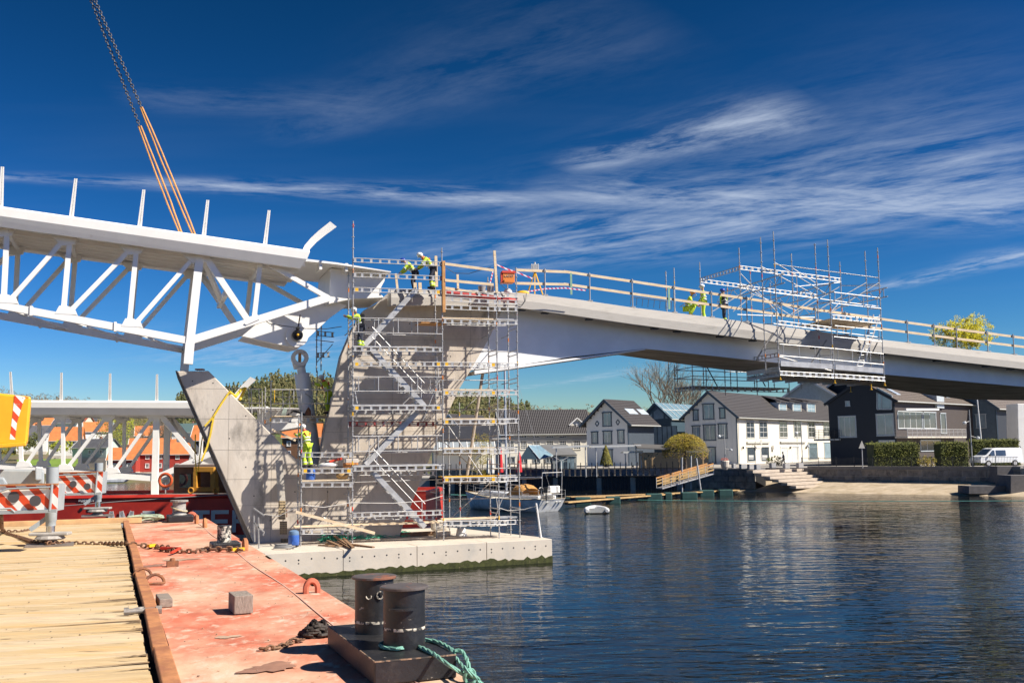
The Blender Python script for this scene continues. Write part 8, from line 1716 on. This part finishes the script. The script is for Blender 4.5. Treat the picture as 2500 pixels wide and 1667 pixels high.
for i in range(0, 897, 3): nt_.path([pts[i], pts[i].lerp(pts[i+1], .12)+Z3*.06, pts[i].lerp(pts[i+2], .10)], .014, 4)
tag(nt_.build('green_net', mat('net_green', (.06, .38, .24), .8, var=.3, scale=10)), 'tangled green net lying along the foot of the pier', 'net')
p = pl(1126, 1308); tag(MB().lathe(p, [(.26, 0), (.24, .1), (.19, .34), (.18, .36)], 14).build('white_bucket', mat('bucket_white', (.7, .69, .66), .6), None, True), 'upturned white bucket at the right scaffold bay', 'bucket')
for x0, y0, x1, y1, lab, m in ((978, 1310, 1062, 1306, 'long brown beam lying behind the net', DW), (1062, 1310, 1096, 1306, 'pale timber beam end at the third scaffold upright', WOOD)): tag(MB().bar(pl(x0, y0, .1), pl(x1, y1, .1), .2, .18).build('loose_beam', m), lab, 'beam')
p = pl(1072, 1300); tag(MB().box(p+Z3*.35, (.75, .5, .5), Matrix.Rotation(.3, 3, 'Z')).build('bulk_bag', mat('bag_cloth', (.5, .45, .38), .9, var=.15), None, bevel=.12), 'dirty pale bulk bag beside the pale beam end', 'bag')
sp_ = thing('stanchion', pl(1319, 1312), 'slim white stanchion at the right corner of the plinth', 'post'); p = pl(1321, 1312); MB().tube(p, FS.p(1309, 1228, FS.loc(p)[1]), .04, 8).build('pole', WHITE, sp_); MB().lathe(p, [(.09, 0), (.09, .03)], 8).build('foot', ALU, sp_)
ROPEW = mat('white_rope', (.66, .63, .58), .8); v_ = FS.loc(p)[1]
for pts, lab in (((FS.p(1311, 1234, v_), FS.p(1280, 1243, v_*.5), FS.p(1240, 1246, 0), FS.p(1215, 1238, 0), FS.p(1212, 1215, 0)), 'white rope from the stanchion to the right scaffold uprights'), ((FS.p(861, 1227, -.06), FS.p(960, 1228, -.1), FS.p(1040, 1222, -.1), FS.p(1081, 1210, -.06)), 'white rope slung across the wide scaffold bay'), ((FS.p(736, 1232, -.06), FS.p(790, 1238, -.1), FS.p(861, 1226, -.06)), 'white rope slung across the left scaffold bay'), ((FS.p(645, 1255, .8), FS.p(680, 1260, .4), FS.p(735, 1232, -.05)), 'white rope from the left railing to the scaffold')):
    tag(MB().path(pts, .016, 5).build('white_rope', ROPEW, None, True), lab, 'rope')
lr = thing('access_railing', pl(632, 1338), 'bent light steel access railing at the left plinth corner', 'railing')
for x0, y0, x1, y1 in ((631, 1262, 632, 1338), (620, 1258, 622, 1322), (619, 1240, 645, 1258), (620, 1275, 645, 1299), (645, 1299, 642, 1306)): MB().bar(pl(632, 1338)+(at(x0, y0, gr(632, 1338, PZ).y)-pl(632, 1338)), at(x1, y1, gr(632, 1338, PZ).y), .06, .05).build('rail', GALV, lr)
pf = thing('perforated_steps', FS.p(690, 1300, 2.3), 'rusty perforated step plates hanging against the pier foot', 'steps')
PERF = mat('perforated_rust', (.45, .34, .20), .8, var=.3, scale=30)
for x0, y0, x1, y1, m in ((680, 1222, 697, 1268, PERF), (683, 1272, 701, 1304, PERF), (685, 1314, 703, 1333, PERF)):
    a_, b_, c_, d_ = FS.p(x0, y0, 2.2), FS.p(x1, y0, 2.2), FS.p(x1, y1, 2.2), FS.p(x0, y1, 2.2); MB().prism([a_, b_, c_, d_], V2*.03).build('step_plate', m, pf)
    s = MB()
    for i in range(5):
        for j in range(7): q = a_.lerp(b_, (i+.5)/5).lerp(d_.lerp(c_, (i+.5)/5), (j+.5)/7); s.lathe(q-V2*.012, [(.022, 0), (.022, .01)], 6, V2)
    s.build('holes', BLACKP, pf)
tri = [FS.p(x, y, 2.0) for x, y in ((673, 1123), (690, 1123), (697, 1222), (678, 1222))]; MB().prism(tri, V2*.05).build('stringer_plate', mat('pale_perforated', (.50, .46, .40), .7, var=.15, scale=20), pf)
# stuff on the lower scaffold deck
zd = zof(800, 1176)+.09
def od(px, py, v=.6): p = FS.p(px, py, v); p.z = zd; return p
bb_ = thing('blue_barrel', od(758, 1174), 'blue plastic barrel on the lower scaffold deck', 'barrel'); MB().lathe(od(758, 1174), [(.18, 0), (.2, .08), (.2, .4), (.17, .46)], 16).build('drum', BLUE, bb_, True)
tag(MB().ball(od(836, 1174)+Z3*.15, .26, 12, 8, (1.1, .8, .7)).build('tan_sack', mat('tan_sack', (.50, .33, .15), .85, var=.25, scale=8, bump=.5), None, True), 'crumpled tan sack on the lower scaffold deck', 'sack')
zd2 = zof(800, 1144)+.02
p = FS.p(800, 1136, .6); p.z = zd2; tag(MB().ball(p+Z3*.12, .3, 12, 8, (1.4, .8, .45)).build('white_sheet', mat('plastic_sheet', (.68, .67, .66), .4), None, True), 'crumpled white plastic sheet on the scaffold ledge', 'sheet')
p = FS.p(856, 1128, .5); p.z = zd2; t = thing('plastic_crate', p, 'clear plastic crate with orange contents on the scaffold ledge', 'crate'); MB().box(p+Z3*.30, (.62, .4, .18), Matrix.Rotation(A0_, 3, 'Z')).build('upper_box', mat('clear_plastic', (.62, .55, .48), .35), t, bevel=.02); MB().box(p+Z3*.12, (.60, .38, .2), Matrix.Rotation(A0_, 3, 'Z')).build('contents', mat('orange_parts', (.55, .22, .06), .6, var=.5, scale=12), t, bevel=.02)
t = thing('red_grinder', FS.p(817, 1122, .5), 'red hand tool lying on the scaffold ledge', 'tool'); MB().bar(FS.p(803, 1127, .5), FS.p(835, 1119, .5), .09, .1).build('handle', REDP, t, bevel=.02); MB().bar(FS.p(793, 1128, .5), FS.p(803, 1127, .5), .06, .06).build('tip', STC, t)
tag(MB().path([FS.p(700, 1243, 2.5), FS.p(700, 1262, 2.5)], .02, 4).build('wall_bolt', RUST), 'small rusty bolt in the pier wall', 'bolt')
